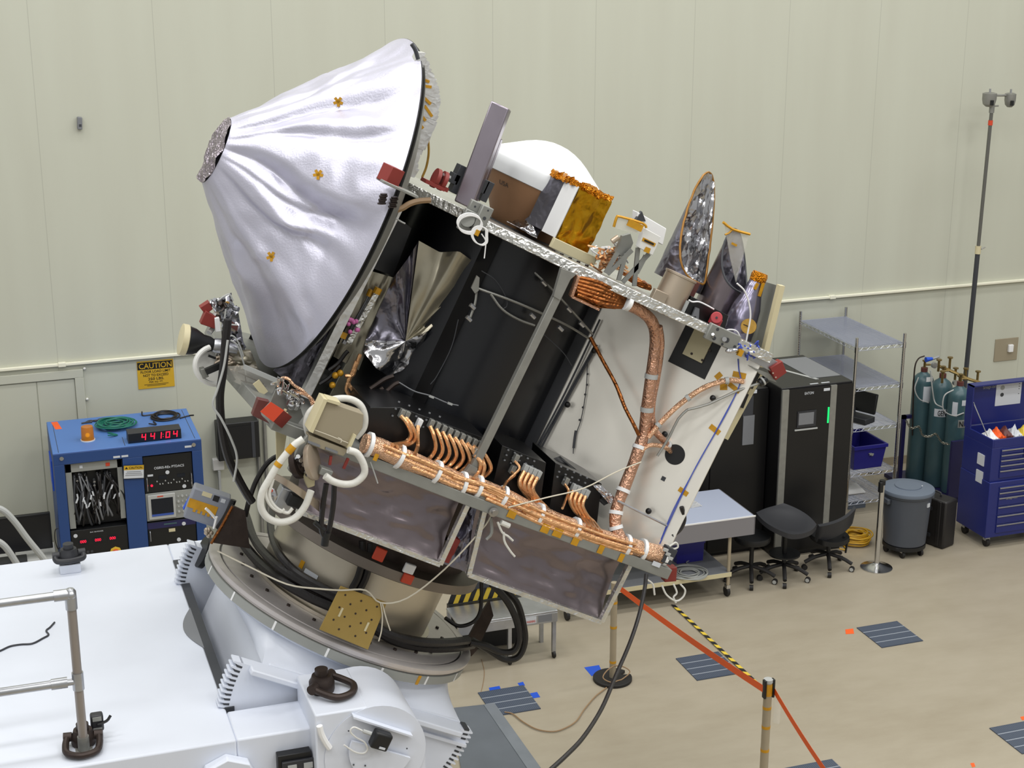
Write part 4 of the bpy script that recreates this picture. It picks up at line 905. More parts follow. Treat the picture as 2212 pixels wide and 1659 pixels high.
for k, (dx, dy) in enumerate(((-0.1, -0.05), (0.12, -0.02))):
    MB().tube([p1+V((0, -0.03, 0.16)), p1+V((dx*0.8, dy, 0.13)), p1+V((dx*1.3, dy-0.03, 0.08)), p1+V((dx*0.6, dy-0.06, 0.035)), p1+V((0.02, -0.1, 0.036))], 0.006, 6, 5).out('lead_loop', 'jumper', tm)
p2t = PY(1660, 1468, 9.6); p2 = V((p2t.x, 9.6, 0)); h2 = p2t.z
t = thing('stanchion', 'nearest taped crowd-control post with orange belts and a black head', 'stanchion', p2)
MB().cyl(p2+EZ*0.02, p2+EZ*(h2-0.01), 0.033, n=20).out('post', 'taped_pole', t)
MB().lathe(p2, EZ, [(0.18, 0), (0.18, 0.01), (0.05, 0.04), (0.034, 0.05)], 32).out('foot', 'black_rubber', t)
for zz, hh in ((h2-0.08, 0.05), (h2-0.235, 0.012), (h2-0.40, 0.012), (h2-0.6, 0.012), (h2-0.8, 0.012)): MB().cyl(p2+EZ*(zz-hh), p2+EZ*(zz+hh), 0.0345, n=20).out('amber_tape', 'kapton', t)
MB().cyl(p2+EZ*(h2-0.02), p2+EZ*(h2+0.005), 0.036, n=20).out('cap', 'instrument_light', t)
for dx in (-0.036, 0.036): MB().box(p2+V((dx, -0.01, h2-0.07)), EX*0.009, EY*0.02, EZ*0.075).out('belt_clip', 'black', t, bevel=0.003)
def belt(a, c, hw, name, par):
    b = MB(); n = 10; P = [a.lerp(c, i/n)+EZ*(-0.02*4*(i/n)*(1-i/n)) for i in range(n+1)]; sd = (c-a).cross(EZ).normalized()*0.0012
    for i in range(n): b.prism([P[i]-EZ*hw, P[i+1]-EZ*hw, P[i+1]+EZ*hw, P[i]+EZ*hw], sd)
    return b.out(name, 'orange', par)
top1 = p1+EZ*0.95; a1_ = PY(1688, 1487, 9.6)
belt(p2+V((-0.045, 0.0, h2-0.07)), top1+V((0.035, 0, 0)), 0.03, 'belt', t)
pe = PY(1800, 1690, 8.6); belt(p2+V((0.045, 0, h2-0.085)), pe, 0.027, 'belt', t)
q = p2+V((0.03, -0.04, h2-0.13)); b = MB()
b.sheet(lambda u_, v_: q+V((0.005+0.06*u_, -0.012*math.sin(u_*3), -0.22*v_-0.02*u_)), 6, 8, 0.002, (0, 1, 0)); b.out('plastic_tag', 'film_clear', t)
# ================================================================ tilt table (positioner) and platform
TT = math.radians(26.8)
AX = V((math.sin(TT), 0, math.cos(TT))); XX = V((math.cos(TT), 0, -math.sin(TT))); C0 = V((1.992, 9.1, 2.77))
def LC(x, y, a): return C0+XX*x+EY*y+AX*a
def RA(px_, py_, a): return PP(px_, py_, C0+AX*a, AX)
ZP = 2.6
tt = thing('tilt_table', 'big white tilting work table carrying the spacecraft', 'tilt table', (1.0, 9.2, 0))
SXL = 1.09
b = MB()
b.bx(-3.2, SXL, 7.82, 10.78, 0.0, ZP)
b.bx(SXL, 1.70, 7.82, 8.16, 0.0, ZP); b.bx(SXL, 1.7, 10.46, 10.78, 0.0, ZP)
b.out('base_platform', 'white_paint', tt, bevel=0.012)
MB().bx(SXL+0.002, SXL+0.014, 8.2, 10.44, 1.6, ZP-0.002).out('slot_lining', 'grey_paint', tt)
MB().bx(SXL-0.005, SXL+0.05, 8.19, 10.45, ZP-0.03, ZP+0.006).out('slot_shade_strip', 'dark_grey', tt)  # dark strip: shade of the gap and its lining, put in as colour
MB().prism([V((SXL-0.002-0.085*math.sin(math.pi*i/16), 9.0+0.62*i/16, ZP+0.001)) for i in range(17)], EZ*0.006).out('slot_bulge', 'grey_paint', tt)
CT = PY(812, 1628, 7.65)
# bearing block on the near arm
zb_ = PY(679, 1546, 7.66).z
b = MB(); b.bx(1.50, 1.80, 7.66, 8.16, 1.2, zb_); b.out('bearing_block', 'white_paint', tt, bevel=0.01)
r_ = 0.5*(zb_-CT.z)+0.12
b = MB(); b.lathe((CT.x, 7.66, CT.z), EY, [(zb_-CT.z, 0), (zb_-CT.z, 0.5)], 40); b.bx(CT.x-0.12, CT.x+(zb_-CT.z)*0.99, 7.665, 8.15, 1.2, CT.z); b.out('bearing_housing', 'white_paint', tt)
MB().cyl((CT.x, 7.655, CT.z), (CT.x, 7.662, CT.z), (zb_-CT.z)*0.998, n=40).out('bearing_face', 'white_paint', tt)
# half-disc cover plate with encoder box
R1 = 0.185; pts = []
cx2 = PY(815, 1640, 7.62)
for i in range(33):
    a = math.pi+math.radians(-20)+math.pi*i/32+0.0
    pts.append(cx2+XX*(R1*math.cos(math.pi+math.pi*i/32))+AX*(R1*math.sin(math.pi+math.pi*i/32)))
pts = [p+AX*0.06 for p in pts]; pts = [V((p.x, 7.62, p.z)) for p in pts]
cp = MB().prism(pts, EY*0.02).out('cover_plate', 'white_paint', tt)
e0, e1 = PY(764, 1553, 7.61), PY(892, 1594, 7.61)
MB().prism([e0, e1, e1+V((0, 0.05, 0)), e0+V((0, 0.05, 0))], EZ*0.012).out('plate_bar', 'white_paint', tt)
eb = PY(822, 1598, 7.58); MB().box(eb, XX*0.052, EY*0.035, AX*0.05).out('encoder_box', 'black', cp, bevel=0.012)
q = PY(812, 1612, 7.54); MB().box(q+V((0.035, 0, -0.02)), XX*0.018, EY*0.002, AX*0.006).out('encoder_label', 'paper', cp)
MB().cyl(PY(784, 1579, 7.59), PY(802, 1585, 7.58), 0.012, n=8).out('encoder_plug', 'instrument_light', cp)
MB().tube([PY(x, y, 7.60) for x, y in ((786, 1580), (765, 1571), (757, 1580), (768, 1592), (787, 1603), (794, 1618), (785, 1627), (766, 1624), (743, 1609))], 0.005, 6, 5).out('encoder_cable', 'white_plastic', cp)
for x, y in ((753, 1579), (879, 1617), (764, 1652), (789, 1654)): MB().cyl(PY(x, y, 7.612), PY(x, y, 7.62), 0.005, n=8).out('screw', 'dark_grey', cp)
b = MB(); b.tube([PY(x, y, 7.64) for x, y in ((690, 1568), (694, 1585), (703, 1603), (712, 1616))], 0.018, 8, 4); b.out('white_tube', 'white_flat', tt)
# stepped black connector boxes and hub cover on the near face
a, c = PY(598, 1624, 7.78), PY(676, 1700, 7.78)
MB().bx(a.x, c.x-0.005, 7.76, 7.82, c.z, a.z-0.02).out('connector_block', 'black', tt, bevel=0.004)
MB().bx(a.x+0.02, c.x+0.01, 7.74, 7.76, c.z, a.z-0.055).out('connector_block', 'charcoal', tt, bevel=0.004)
for k in range(2): MB().bx(a.x+0.05+k*0.09, a.x+0.1+k*0.09, 7.735, 7.742, a.z-0.11, a.z-0.075).out('socket_label', 'instrument_light', tt)
hc = PY(492, 1690, 7.8); MB().cyl((hc.x, 7.74, hc.z), (hc.x, 7.82, hc.z), 0.17, n=8).out('hub_cover', 'white_paint', tt, bevel=0.006)
# near and far sector gears
def sector(y0, nm):
    cxl = (V((CT.x, 0, CT.z))-V((C0.x, 0, C0.z))); cX, cA = cxl.dot(XX), cxl.dot(AX); Rr = 0.80; ac = -0.265
    def P(r, t): return LC(cX+r*math.cos(t), y0-C0.y, cA+r*math.sin(t))
    t0 = math.asin((ac-cA)/Rr); tA, tB = math.pi-t0, 2*math.pi+t0; n = 84; pts = []
    for i in range(n*4):
        t = tA+(tB-tA)*i/(n*4-1); ph = i % 4
        pts.append(P(Rr-(0.045 if ph in (0, 3) else 0.0), t))
    b = MB(); e = EY*0.09; m_ = len(pts); cen = P(0, 0)
    inner = [P(Rr-0.06, tA+(tB-tA)*i/(m_-1)) for i in range(m_)]
    vs = pts+[p+e for p in pts]+inner+[p+e for p in inner]; fs = []
    for i in range(m_-1): fs += [(i, i+1, m_+i+1, m_+i), (i, 2*m_+i, 2*m_+i+1, i+1), (m_+i, m_+i+1, 3*m_+i+1, 3*m_+i)]
    b.add(vs, fs)
    b.prism(inner, e)
    g = b.out(nm, 'white_paint', tt, flat=True, recalc=False)
    tb = MB()
    for i in range(n):
        t = tA+(tB-tA)*(i*4+3.5)/(n*4-1); p = P(Rr-0.052, t); tn = P(Rr-0.052, t+0.02)-p
        tb.box(p+e*0.5+(P(Rr, t)-p)*0.12, tn.normalized()*0.006, EY*0.047, (P(Rr, t)-p).normalized()*0.016)
    tb.out('tooth_gap', 'dark_grey', g); return g
gs = sector(8.20, 'sector_gear'); gf = sector(10.02, 'sector_gear')
b = MB(); b.box(LC(0.0, 8.20-9.1-0.03, -0.285), XX*0.70, EY*0.035, AX*0.018); b.out('gear_flange', 'white_paint', tt, bevel=0.008)
b = MB(); b.box(LC(0.42, 8.20-9.1-0.01, -0.36), XX*0.36, EY*0.015, AX*0.012); b.out('gear_rib', 'white_paint', tt, bevel=0.004)
# tilting body: squarish below, round under the turntable
b = MB(); b.box(LC(0.085, -0.0, -0.55), XX*0.645, EY*0.80, AX*0.285); b.out('tilt_body', 'white_paint', tt, bevel=0.01)
def loft(u_, v_):
    t = 2*math.pi*u_; cx_, sy_ = math.cos(t), math.sin(t); k = 1/max(abs(cx_), abs(sy_))
    v2 = v_; sqx, sqy = 0.675*cx_*k, 0.80*sy_*k
    return LC(0.075*(1-v2)+(sqx*(1-v2)+0.82*cx_*v2), sqy*(1-v2)+0.82*sy_*v2, -0.28+0.16*v2)
MB().grid(loft, 96, 6, closeu=True).out('body_skirt', 'white_paint', tt, ang=50)
hole = MB(); hc = RA(437, 1192, -0.35); hp = PP(437, 1192, LC(-0.70, 0, 0), XX); hole.cyl(hp-XX*0.006, hp+XX*0.03, 0.11, n=28); hole.out('access_hole', 'black', tt)
# turntable
MB().lathe(C0, AX, [(0.80, -0.14), (0.855, -0.13), (0.875, -0.115), (0.875, -0.105)], 96, cap=False).out('turntable_lip', 'white_paint', tt)
gb = MB().lathe(C0, AX, [(0.87, -0.108), (0.898, -0.105), (0.898, -0.052), (0.87, -0.05)], 96, cap=False).out('graduated_band', 'instrument_grey', tt)
for k in range(16):
    t = math.radians(202.5+k*22.5+4); d = XX*math.cos(t)+EY*math.sin(t); s_ = XX*-math.sin(t)+EY*math.cos(t)
    MB().box(C0+d*0.8985+AX*-0.078, d*0.0015, s_*0.007, AX*0.028).out('band_mark', 'white_flat', gb)
t = math.radians(292); d = XX*math.cos(t)+EY*math.sin(t); s_ = XX*-math.sin(t)+EY*math.cos(t); MB().box(C0+d*0.8988+AX*-0.08, d*0.0015, s_*0.012, AX*0.03).out('tape_mark', 'kapton', gb)
MB().lathe(C0, AX, [(0.80, -0.05), (0.882, -0.05), (0.888, -0.045), (0.888, -0.03), (0.905, -0.028), (0.907, -0.004), (0.90, 0.0), (0.845, 0.0), (0.842, -0.004)], 96, cap=False).out('turntable_rim', 'ring_metal', tt)
MB().lathe(C0, AX, [(0.842, -0.006), (0.83, -0.006)], 96, cap=False).out('seal_ring', 'black', tt)
MB().lathe(C0, AX, [(0.832, -0.008), (0.83, 0.001), (0.0, 0.001)], 96, cap=False).out('turntable_plate', 'ring_metal', tt)
for k in range(24):
    t = 2*math.pi*k/24; d = XX*math.cos(t)+EY*math.sin(t); MB().cyl(C0+d*0.70, C0+d*0.70+AX*0.012, 0.012, n=8).out('bolt', 'dark_steel', tt)
# cable brackets standing on the turntable edge
def bracket(pts, a, m_, th=0.02):
    return MB().prism(pts, EY*th).out('cable_bracket', m_, tt)
y1 = 8.95; bracket([PY(x, y, y1) for x, y in ((456, 1172), (502, 1092), (530, 1105), (540, 1185))], 0, 'dark_steel')
MB().tube([PY(456, 1174, y1-0.01), PY(480, 1135, y1-0.01), PY(502, 1094, y1-0.01)], 0.009, 6, 1).out('bracket_edge', 'copper_dark', tt)
y2 = 9.0; bracket([PY(x, y, y2) for x, y in ((1058, 1297), (1066, 1330), (1030, 1405), (1018, 1418), (1000, 1400), (1040, 1325))], 0, 'dark_steel')
tag(tt, 'big white tilting work table with gear sectors and a turntable under the spacecraft')

# hoist rings
def hoist(name, c, s_, face, label, blk=None, tilt=0.0):
    c = V(c); t = thing(name, label, 'hoist ring', c, 'swivel hoist rings')
    if blk: MB().bx(c.x-blk, c.x+blk, c.y-blk, c.y+blk, c.z-0.065, c.z-0.001).out('mount_block', 'white_paint', t, bevel=0.004)
    MB().lathe(c, EZ, [(0.062*s_, 0), (0.066*s_, 0.012*s_), (0.066*s_, 0.055*s_), (0.055*s_, 0.072*s_), (0.05*s_, 0.09*s_)], 24).out('swivel_body', 'dark_steel' if blk is None else 'charcoal', t)
    MB().cyl(c+EZ*0.088*s_, c+EZ*0.125*s_, 0.034*s_, n=18).out('bolt_head', 'dark_steel' if blk is None else 'charcoal', t)
    f = V((math.cos(face), math.sin(face), 0)); g = V((-math.sin(face), math.cos(face), 0)); z0 = c+EZ*0.05*s_
    dn = EZ*(-0.018*s_)
    L_ = 0.15*s_ if blk is None else 0.055*s_
    P = [z0+g*0.085*s_, z0+g*0.09*s_+f*L_*0.5+dn*0.7, z0+g*0.075*s_+f*L_*0.95+dn*1.2, z0+f*L_*1.18+dn*1.3, z0-g*0.075*s_+f*L_*0.95+dn*1.2, z0-g*0.09*s_+f*L_*0.5+dn*0.7, z0-g*0.085*s_]
    MB().tube(P, 0.019*s_, 10, 5).out('bail', 'dark_steel' if blk is None else 'charcoal', t)
    for k in (1, -1): MB().cyl(z0+g*k*0.06*s_, z0+g*k*0.105*s_, 0.026*s_, n=14).out('pivot_boss', 'dark_steel' if blk is None else 'charcoal', t)
    return t
hoist('hoist_ring', PZ(150, 1212, ZP+0.065)+V((0, 0, 0.0)), 1.05, -1.5, 'dark hoist ring on a small white block at the far edge of the white table', 0.07)
hoist('hoist_ring', V((PZ(183, 1618, ZP).x, PZ(183, 1618, ZP).y+0.06, ZP)), 1.0, -1.7, 'dark brown hoist ring around the foot of the guard rail post')
cpos = PY(697, 1528, 7.93); hoist('hoist_ring', V((cpos.x, 7.93, zb_)), 1.1, -0.75, 'rusty brown hoist ring on the bearing block below the turntable')
# guard rail
pb_ = PZ(182, 1622, ZP); ph = 0.975
t = thing('guard_rail', 'aluminium tube guard rail standing on the white table at lower left', 'guard rail', pb_)
MB().bx(pb_.x-0.045, pb_.x+0.045, pb_.y-0.045, pb_.y+0.045, ZP, ZP+0.008).out('foot_plate', 'alu_dull', t)
MB().cyl(pb_+EZ*0.005, pb_+EZ*0.09, 0.031, n=20).out('foot_socket', 'alu_dull', t)
MB().cyl(pb_+EZ*0.05, pb_+EZ*(ph-0.06), 0.0245, n=20).out('post', 'rail_post', t)
zt1 = PY(162, 1282, pb_.y).z
f_ = MB(); f_.lathe(pb_+EZ*(zt1-ZP-0.085), EZ, [(0.031, 0), (0.031, 0.075), (0.03, 0.1), (0.02, 0.115), (0, 0.12)], 20); f_.cyl(V((pb_.x, pb_.y, zt1)), V((pb_.x-0.085, pb_.y, zt1)), 0.031, n=20); f_.sph(V((pb_.x+0.003, pb_.y-0.012, zt1)), 0.026, 10); f_.out('elbow_fitting', 'alu', t)
MB().cyl(V((pb_.x-0.04, pb_.y, zt1)), V((-1.5, pb_.y, zt1)), 0.0235, n=20).out('top_rail', 'alu', t)
zt2_ = PY(172, 1470, pb_.y).z
f_ = MB(); f_.cyl(V((pb_.x, pb_.y, zt2_-0.05)), V((pb_.x, pb_.y, zt2_+0.05)), 0.031, n=20); f_.cyl(V((pb_.x, pb_.y-0.005, zt2_)), V((pb_.x-0.06, pb_.y-0.005, zt2_)), 0.018, n=14); f_.cyl(V((pb_.x-0.055, pb_.y, zt2_)), V((pb_.x-0.14, pb_.y, zt2_)), 0.030, n=20); f_.out('tee_fitting', 'alu', t)
MB().cyl(V((pb_.x-0.1, pb_.y, zt2_)), V((-1.5, pb_.y, zt2_)), 0.0235, n=20).out('middle_rail', 'alu', t)
q = PZ(212, 1590, ZP)+EZ*0.09
t2 = thing('clamp_knob', 'small black clamp strapped to the hoist ring beside the guard rail post', 'clamp', q-EZ*0.03)
MB().box(q, V((0.035, 0, 0)), V((0, 0.03, 0)), EZ*0.05).out('clamp_body', 'charcoal', t2, bevel=0.012)
for dz in (0.03, -0.035): MB().box(q+V((0, -0.031, dz)), V((0.024, 0, 0)), V((0, 0.002, 0)), EZ*0.012).out('grey_tape', 'instrument_grey', t2)
MB().tube([q+V((0, -0.035, 0)), q+V((0.05, -0.03, 0.01)), q+V((0.075, -0.02, 0.035))], 0.008, 6, 3).out('strap_tail', 'black', t2)
b = MB(); b.tube([PZ(x, y, ZP)+EZ*0.006 for x, y in ((-40, 1425), (0, 1408), (22, 1398), (45, 1394), (70, 1392), (92, 1381), (105, 1373), (100, 1364), (108, 1357), (118, 1346))], 0.006, 6, 5)
tag(b.out('loose_cord', 'dark_grey'), 'thin dark grey cord lying loose on the white table top', 'cord')

# payload adapter
pa = thing('payload_adapter', 'bare metal adapter cylinder and dark flange between turntable and spacecraft', 'adapter', LC(0, 0, 0.0))
MB().lathe(LC(0, 0, 0.002), AX, [(0.60, 0), (0.60, 0.02), (0.57, 0.022), (0.57, 0.40)], 64).out('cylinder', 'adapter_metal', pa)
fl = MB().lathe(LC(0, 0, 0.40), AX, [(0.57, 0), (0.70, 0.015), (0.74, 0.03), (0.74, 0.09), (0.62, 0.10)], 64).out('flange', 'flange_metal', pa)
MB().lathe(LC(0, 0, 0.50), AX, [(0.62, 0), (0.62, 0.225), (0.58, 0.235)], 48).out('separation_ring', 'dark_steel', pa)
def on_cyl(px_, py_, r, off=0.001):        # the point of the axis cylinder of radius r under a pixel
    o, d = CP-C0, ray(px_, py_); o2 = o-AX*o.dot(AX); d2 = d-AX*d.dot(AX)
    A_, B_, C_ = d2.dot(d2), 2*o2.dot(d2), o2.dot(o2)-r*r; t_ = (-B_-math.sqrt(max(0, B_*B_-4*A_*C_)))/(2*A_)
    p = CP+d*t_; rad = (p-C0); rad = (rad-AX*rad.dot(AX)).normalized(); return p+rad*off, rad
for px_, py_, w_, h_, m_, nm in ((652, 1219, 0.016, 0.024, 'kapton', 'kapton_tab'), (672, 1240, 0.05, 0.014, 'paper', 'paper_label')):
    p, rd = on_cyl(px_, py_, 0.57); s_ = AX.cross(rd).normalized(); MB().box(p, s_*w_, rd*0.001, AX*h_).out(nm, m_, pa)
for px_, py_, m_, hh in ((820, 1197, 'red_bright', 0.04), (884, 1228, 'white_flat', 0.03), (880, 1250, 'red_bright', 0.03)):
    p, rd = on_cyl(px_, py_, 0.745); s_ = AX.cross(rd).normalized(); MB().box(p, s_*0.035, rd*0.012, AX*hh).out('red_cap' if m_ != 'white_flat' else 'white_clip', m_, pa, bevel=0.006)

# cables of the tilt table
def cable(name, P, r, m_, label, cat='cable bundle', k=6, n=8, extra=None, group=None):
    b = MB()
    for q in (P if isinstance(P[0], list) else [P]): b.tube(q, r, n, k)
    return tag(b.out(name, m_), label, cat, group)
def ring_c(px, a):
    out = []
    for x, y in px:
        p = RA(x, y, a); q = p-C0; q = q-AX*q.dot(AX)
        if q.length < 0.64 and x > 560: p = on_cyl(x, y, 0.645)[0]
        out.append(p)
    return out
g = 'black cables on the turntable'
cable('black_cable', ring_c([(505, 1120), (520, 1165), (560, 1215), (610, 1255), (670, 1290), (720, 1312), (790, 1345), (850, 1382), (920, 1398), (985, 1398), (1020, 1392)], 0.045), 0.032, 'cable_black', 'thick black cable bundle running along the front of the turntable', group=g)
cable('black_cable', ring_c([(530, 1110), (552, 1170), (600, 1222), (655, 1258), (720, 1290), (770, 1318), (830, 1365), (900, 1385), (960, 1388), (1010, 1383)], 0.10), 0.028, 'cable_black', 'black cable bundle lying behind the front one on the turntable', group=g)
cable('black_cable', ring_c([(590, 1095), (585, 1140), (600, 1190), (640, 1235), (700, 1270), (760, 1300), (800, 1330)], 0.16), 0.024, 'cable_black', 'black cable dropping left of the adapter cylinder', group=g)
cable('black_cable', [on_cyl(x, y, 0.60)[0] for x, y in ((800, 1172), (797, 1215), (790, 1245), (778, 1270), (765, 1290))], 0.026, 'cable_black', 'black cable crossing the middle of the adapter cylinder', group=g)
cable('black_cable', [on_cyl(x, y, 0.615)[0] for x, y in ((783, 1168), (782, 1210), (774, 1245), (760, 1272))], 0.022, 'cable_black', 'black cable just left of the one crossing the adapter cylinder', group=g)
yl = 8.75
cable('black_cable', [PY(x, y, yl) for x, y in ((1015, 1388), (1050, 1395), (1080, 1408), (1108, 1406), (1120, 1385), (1118, 1350), (1105, 1315), (1085, 1285), (1062, 1262))], 0.022, 'cable_black', 'inner of two thick black cable loops beside the turntable', group='black cable loops')
cable('black_cable', [PY(x, y, yl+0.06) for x, y in ((1018, 1382), (1052, 1402), (1090, 1424), (1120, 1418), (1134, 1385), (1130, 1345), (1118, 1305), (1098, 1280), (1075, 1258))], 0.022, 'cable_black', 'outer of two thick black cable loops beside the turntable', group='black cable loops')
cable('black_cable', [PY(x, y, yl+0.1) for x, y in ((1040, 1258), (1040, 1290), (1036, 1325), (1020, 1345), (990, 1352), (962, 1335))], 0.013, 'cable_black', 'thin black cable hanging down behind the brown bracket')
cable('black_cable', [PY(x, y, 8.55) for x, y in ((492, 690), (487, 740), (482, 800), (475, 860), (480, 930), (492, 985), (510, 1025), (530, 1062), (545, 1085))], 0.024, 'cable_black', 'long black cable hanging from the thruster down to the turntable')
cable('grey_cable', [PY(x, y, 8.5) for x, y in ((492, 735), (484, 790), (470, 840), (460, 875), (478, 905), (500, 950), (512, 990), (505, 1040))], 0.007, 'instrument_light', 'thin pale cable hanging beside the long black cable')
cable('black_cable', [PY(x, y, 9.0) for x, y in ((645, 975), (590, 990), (558, 1030), (540, 1075), (530, 1115))], 0.016, 'cable_black', 'black cable arching from the white gimbal to the turntable')
cable('black_cable', [[PY(x, y, 7.84) for x, y in ((705, 1045), (698, 1090), (694, 1140), (703, 1165))], [PY(x, y, 7.85) for x, y in ((722, 1045), (720, 1090), (712, 1140), (706, 1165))]], 0.015, 'cable_black', 'looped black cable tied up under the white gimbal')
tb = MB(); tb.cyl(PY(705, 1150, 7.84), PY(701, 1178, 7.84), 0.022, n=12); tb.cyl(PY(680, 1128, 7.84), PY(700, 1145, 7.84), 0.015, n=10); tag(tb.out('black_connector', 'black'), 'black connector at the end of the looped cable', 'connector')
# grey box with amber tape
gx = thing('grey_box', 'grey equipment box with amber tape held left of the turntable', 'equipment box', PY(445, 1140, 9.2))
c = PY(448, 1092, 9.2); ud = (PY(495, 1118, 9.2)-PY(392, 1112, 9.2)); 
ud = V((0.90, -0.2, -0.38)).normalized(); vd = V((0.38, 0.1, 0.92)).normalized(); wd = ud.cross(vd).normalized(); vd = wd.cross(ud)
MB().box(c, ud*0.12, wd*0.09, vd*0.10).out('box_body', 'box_grey', gx, bevel=0.012)
fw = -wd if wd.y > 0 else wd
MB().box(c+fw*0.091+vd*0.0-ud*0.03, ud*0.09, wd*0.001, vd*0.028).out('amber_tape', 'kapton', gx)
for k in range(5): MB().box(c+fw*0.092-vd*0.03-ud*(-0.05+k*0.03), ud*0.009, wd*0.001, vd*0.016).out('amber_tape', 'kapton', gx)
MB().box(c+fw*0.091+vd*0.08-ud*0.03, ud*0.03, wd*0.001, vd*0.014).out('label', 'cream', gx); MB().box(c+fw*0.091+vd*0.075+ud*0.03, ud*0.018, wd*0.001, vd*0.018).out('label', 'black', gx); MB().box(c+fw*0.091+vd*0.075+ud*0.075, ud*0.014, wd*0.001, vd*0.012).out('label', 'paper', gx)
MB().tube([PY(x, y, 9.05) for x, y in ((470, 1142), (485, 1120), (500, 1092), (505, 1080))], 0.018, 8, 4).out('black_strap', 'black', gx)
for a in ([(444, 1098), (455, 1108), (465, 1120)], [(468, 1116), (465, 1130), (462, 1142)]): MB().tube([PY(x, y, 9.0) for x, y in a], 0.009, 6, 3).out('white_tie', 'white_flat', gx)
for k in range(5): MB().sph(PY(446+5*(k % 3), 1145+6*(k//2), 9.02), 0.016, 6).out('crumpled_clip', 'tan_metal', gx)
b = MB(); b.prism([PY(x, y, 9.32) for x, y in ((396, 1100), (425, 1048), (438, 1058), (408, 1112))], EY*0.03); tag(b.out('blue_tape_wrap', 'blue_tape'), 'crumpled blue tape behind the grey equipment box', 'tape')
# perforated plate on a string
pl = thing('perforated_plate', 'brass-coloured perforated plate hanging on a string in front of the adapter', 'plate', PY(765, 1404, 8.25))
yA = 8.2; P4 = [PY(x, y, yA) for x, y in ((736, 1266), (836, 1302), (795, 1404), (690, 1360))]
MB().prism(P4, EY*0.008).out('plate', 'brass_plate', pl, bevel=0.002)
def pq(u_, v_): return (P4[0].lerp(P4[1], u_)).lerp(P4[3].lerp(P4[2], u_), v_)
for i in range(5):
    for j in range(6):
        if (i+j) % 2 == 0: p = pq(0.16+i*0.17, 0.14+j*0.14); MB().cyl(p-EY*0.0015, p+EY*0.002, 0.0065, n=10).out('hole', 'dark_steel', pl)
for u_, v_ in ((0.22, 0.5), (0.80, 0.58)): p = pq(u_, v_); MB().box(p-EY*0.003, XX*0.006, EY*0.003, AX*0.028).out('slot_clip', 'cream', pl)
b = MB(); b.tube([RA(470, 1190, 0.08), RA(540, 1225, 0.12), PY(620, 1262, 8.35), PY(690, 1272, 8.2), PY(738, 1275, yA-0.01), PY(790, 1275, yA-0.02), PY(822, 1302, yA-0.01), PY(880, 1292, 8.1), PY(960, 1230, 8.0), PY(1040, 1145, 7.95), PY(1063, 1110, 7.95)], 0.005, 6, 4)
b.tube([PY(822, 1302, yA-0.012), PY(826, 1330, yA-0.01), PY(824, 1362, yA-0.01), PY(818, 1385, yA-0.01)], 0.004, 6, 3); b.tube([PY(826, 1304, yA-0.012), PY(834, 1335, yA-0.02), PY(843, 1362, yA-0.01)], 0.004, 6, 3)
b.out('hanging_string', 'string', pl)
# ================================================================ the spacecraft
SP = thing('spacecraft', 'large unfinished spacecraft with a silver-covered dish, tilted on the white table', 'spacecraft', LC(0, 0, 0.72))
AB, AT = 1.178, 2.55
def foil(name, cs, amp, seed, m_, par, nu=18, nv=18, th=0.004, sc=3.0, flat=False, edge=0.35, bulge=0.0):
    c0, c1, c2, c3 = [V(c) for c in cs]; nr = (c1-c0).cross(c3-c0).normalized()
    def fn(u_, v_):
        p = c0.lerp(c1, u_).lerp(c3.lerp(c2, u_), v_); q = V((u_*sc+seed*3.7, v_*sc+seed*1.3, seed))
        h = abs(noise.noise(q))*1.3+0.6*abs(noise.noise(q*2.1))+0.3*noise.noise(q*4.3)-0.45
        w_ = min(1, edge+4*min(u_, 1-u_, v_, 1-v_)); return p+nr*(amp*h*w_)+EY*(bulge*(1-v_**2.5)) if bulge else p+nr*(amp*h*w_)
    return MB().sheet(fn, nu, nv, th, nr).out(name, m_, par, flat=flat, ang=70)
def abox(c, hx, hy, ha, name, m_, par, bevel=0.004, rz=0.0):
    cx_, sx_ = math.cos(rz), math.sin(rz); u_ = XX*cx_+EY*sx_; v_ = EY*cx_-XX*sx_
    return MB().box(c, u_*hx, v_*hy, AX*ha).out(name, m_, par, bevel=bevel)
def bar(p, q, w_, d_, name, m_, par, bevel=0.0):
    p, q = V(p), V(q); ax = (q-p).normalized(); s_ = ax.cross(EY).normalized(); f_ = ax.cross(s_)
    return MB().box((p+q)/2, s_*w_, f_*d_, ax*((q-p).length/2)).out(name, m_, par, bevel=bevel)
def wires(name, paths, y, r, m_, par, k=5, n=6):
    for P in paths: o = MB().tube([PY(p[0], p[1], p[2] if len(p) > 2 else y) for p in P], r, n, k).out(name, m_, par)
    return o
def patch(px_, py_, y, hx, ha, m_, name, par, rz=0.0, th=0.0015, rot=0.0):
    c = PY(px_, py_, y); u_ = XX*math.cos(rot)+AX*math.sin(rot); v_ = AX*math.cos(rot)-XX*math.sin(rot)
    return MB().box(c, u_*hx, EY*th, v_*ha).out(name, m_, par)

# decks
def deck(name, pts, a0, th, m_): return MB().prism([LC(x, y, a0) for x, y in pts], AX*th).out(name, m_, SP, bevel=0.004)
bot = [(-1.24, -1.12), (-0.1, -1.21), (1.36, -1.21), (1.42, 0.9), (0.9, 1.2), (-0.9, 1.2), (-1.3, 0.9), (-1.36, -0.2)]
bd = deck('lower_deck', bot, AB-0.065, 0.065, 'plate_grey')
top = [(-1.02, -0.28), (-0.86, -0.42), (-0.02, -1.06), (1.36, -1.16), (1.42, 0.9), (0.9, 1.2), (-0.6, 1.2), (-0.85, 1.0)]
td = deck('upper_deck', top, AT-0.012, 0.058, 'alu_foil')
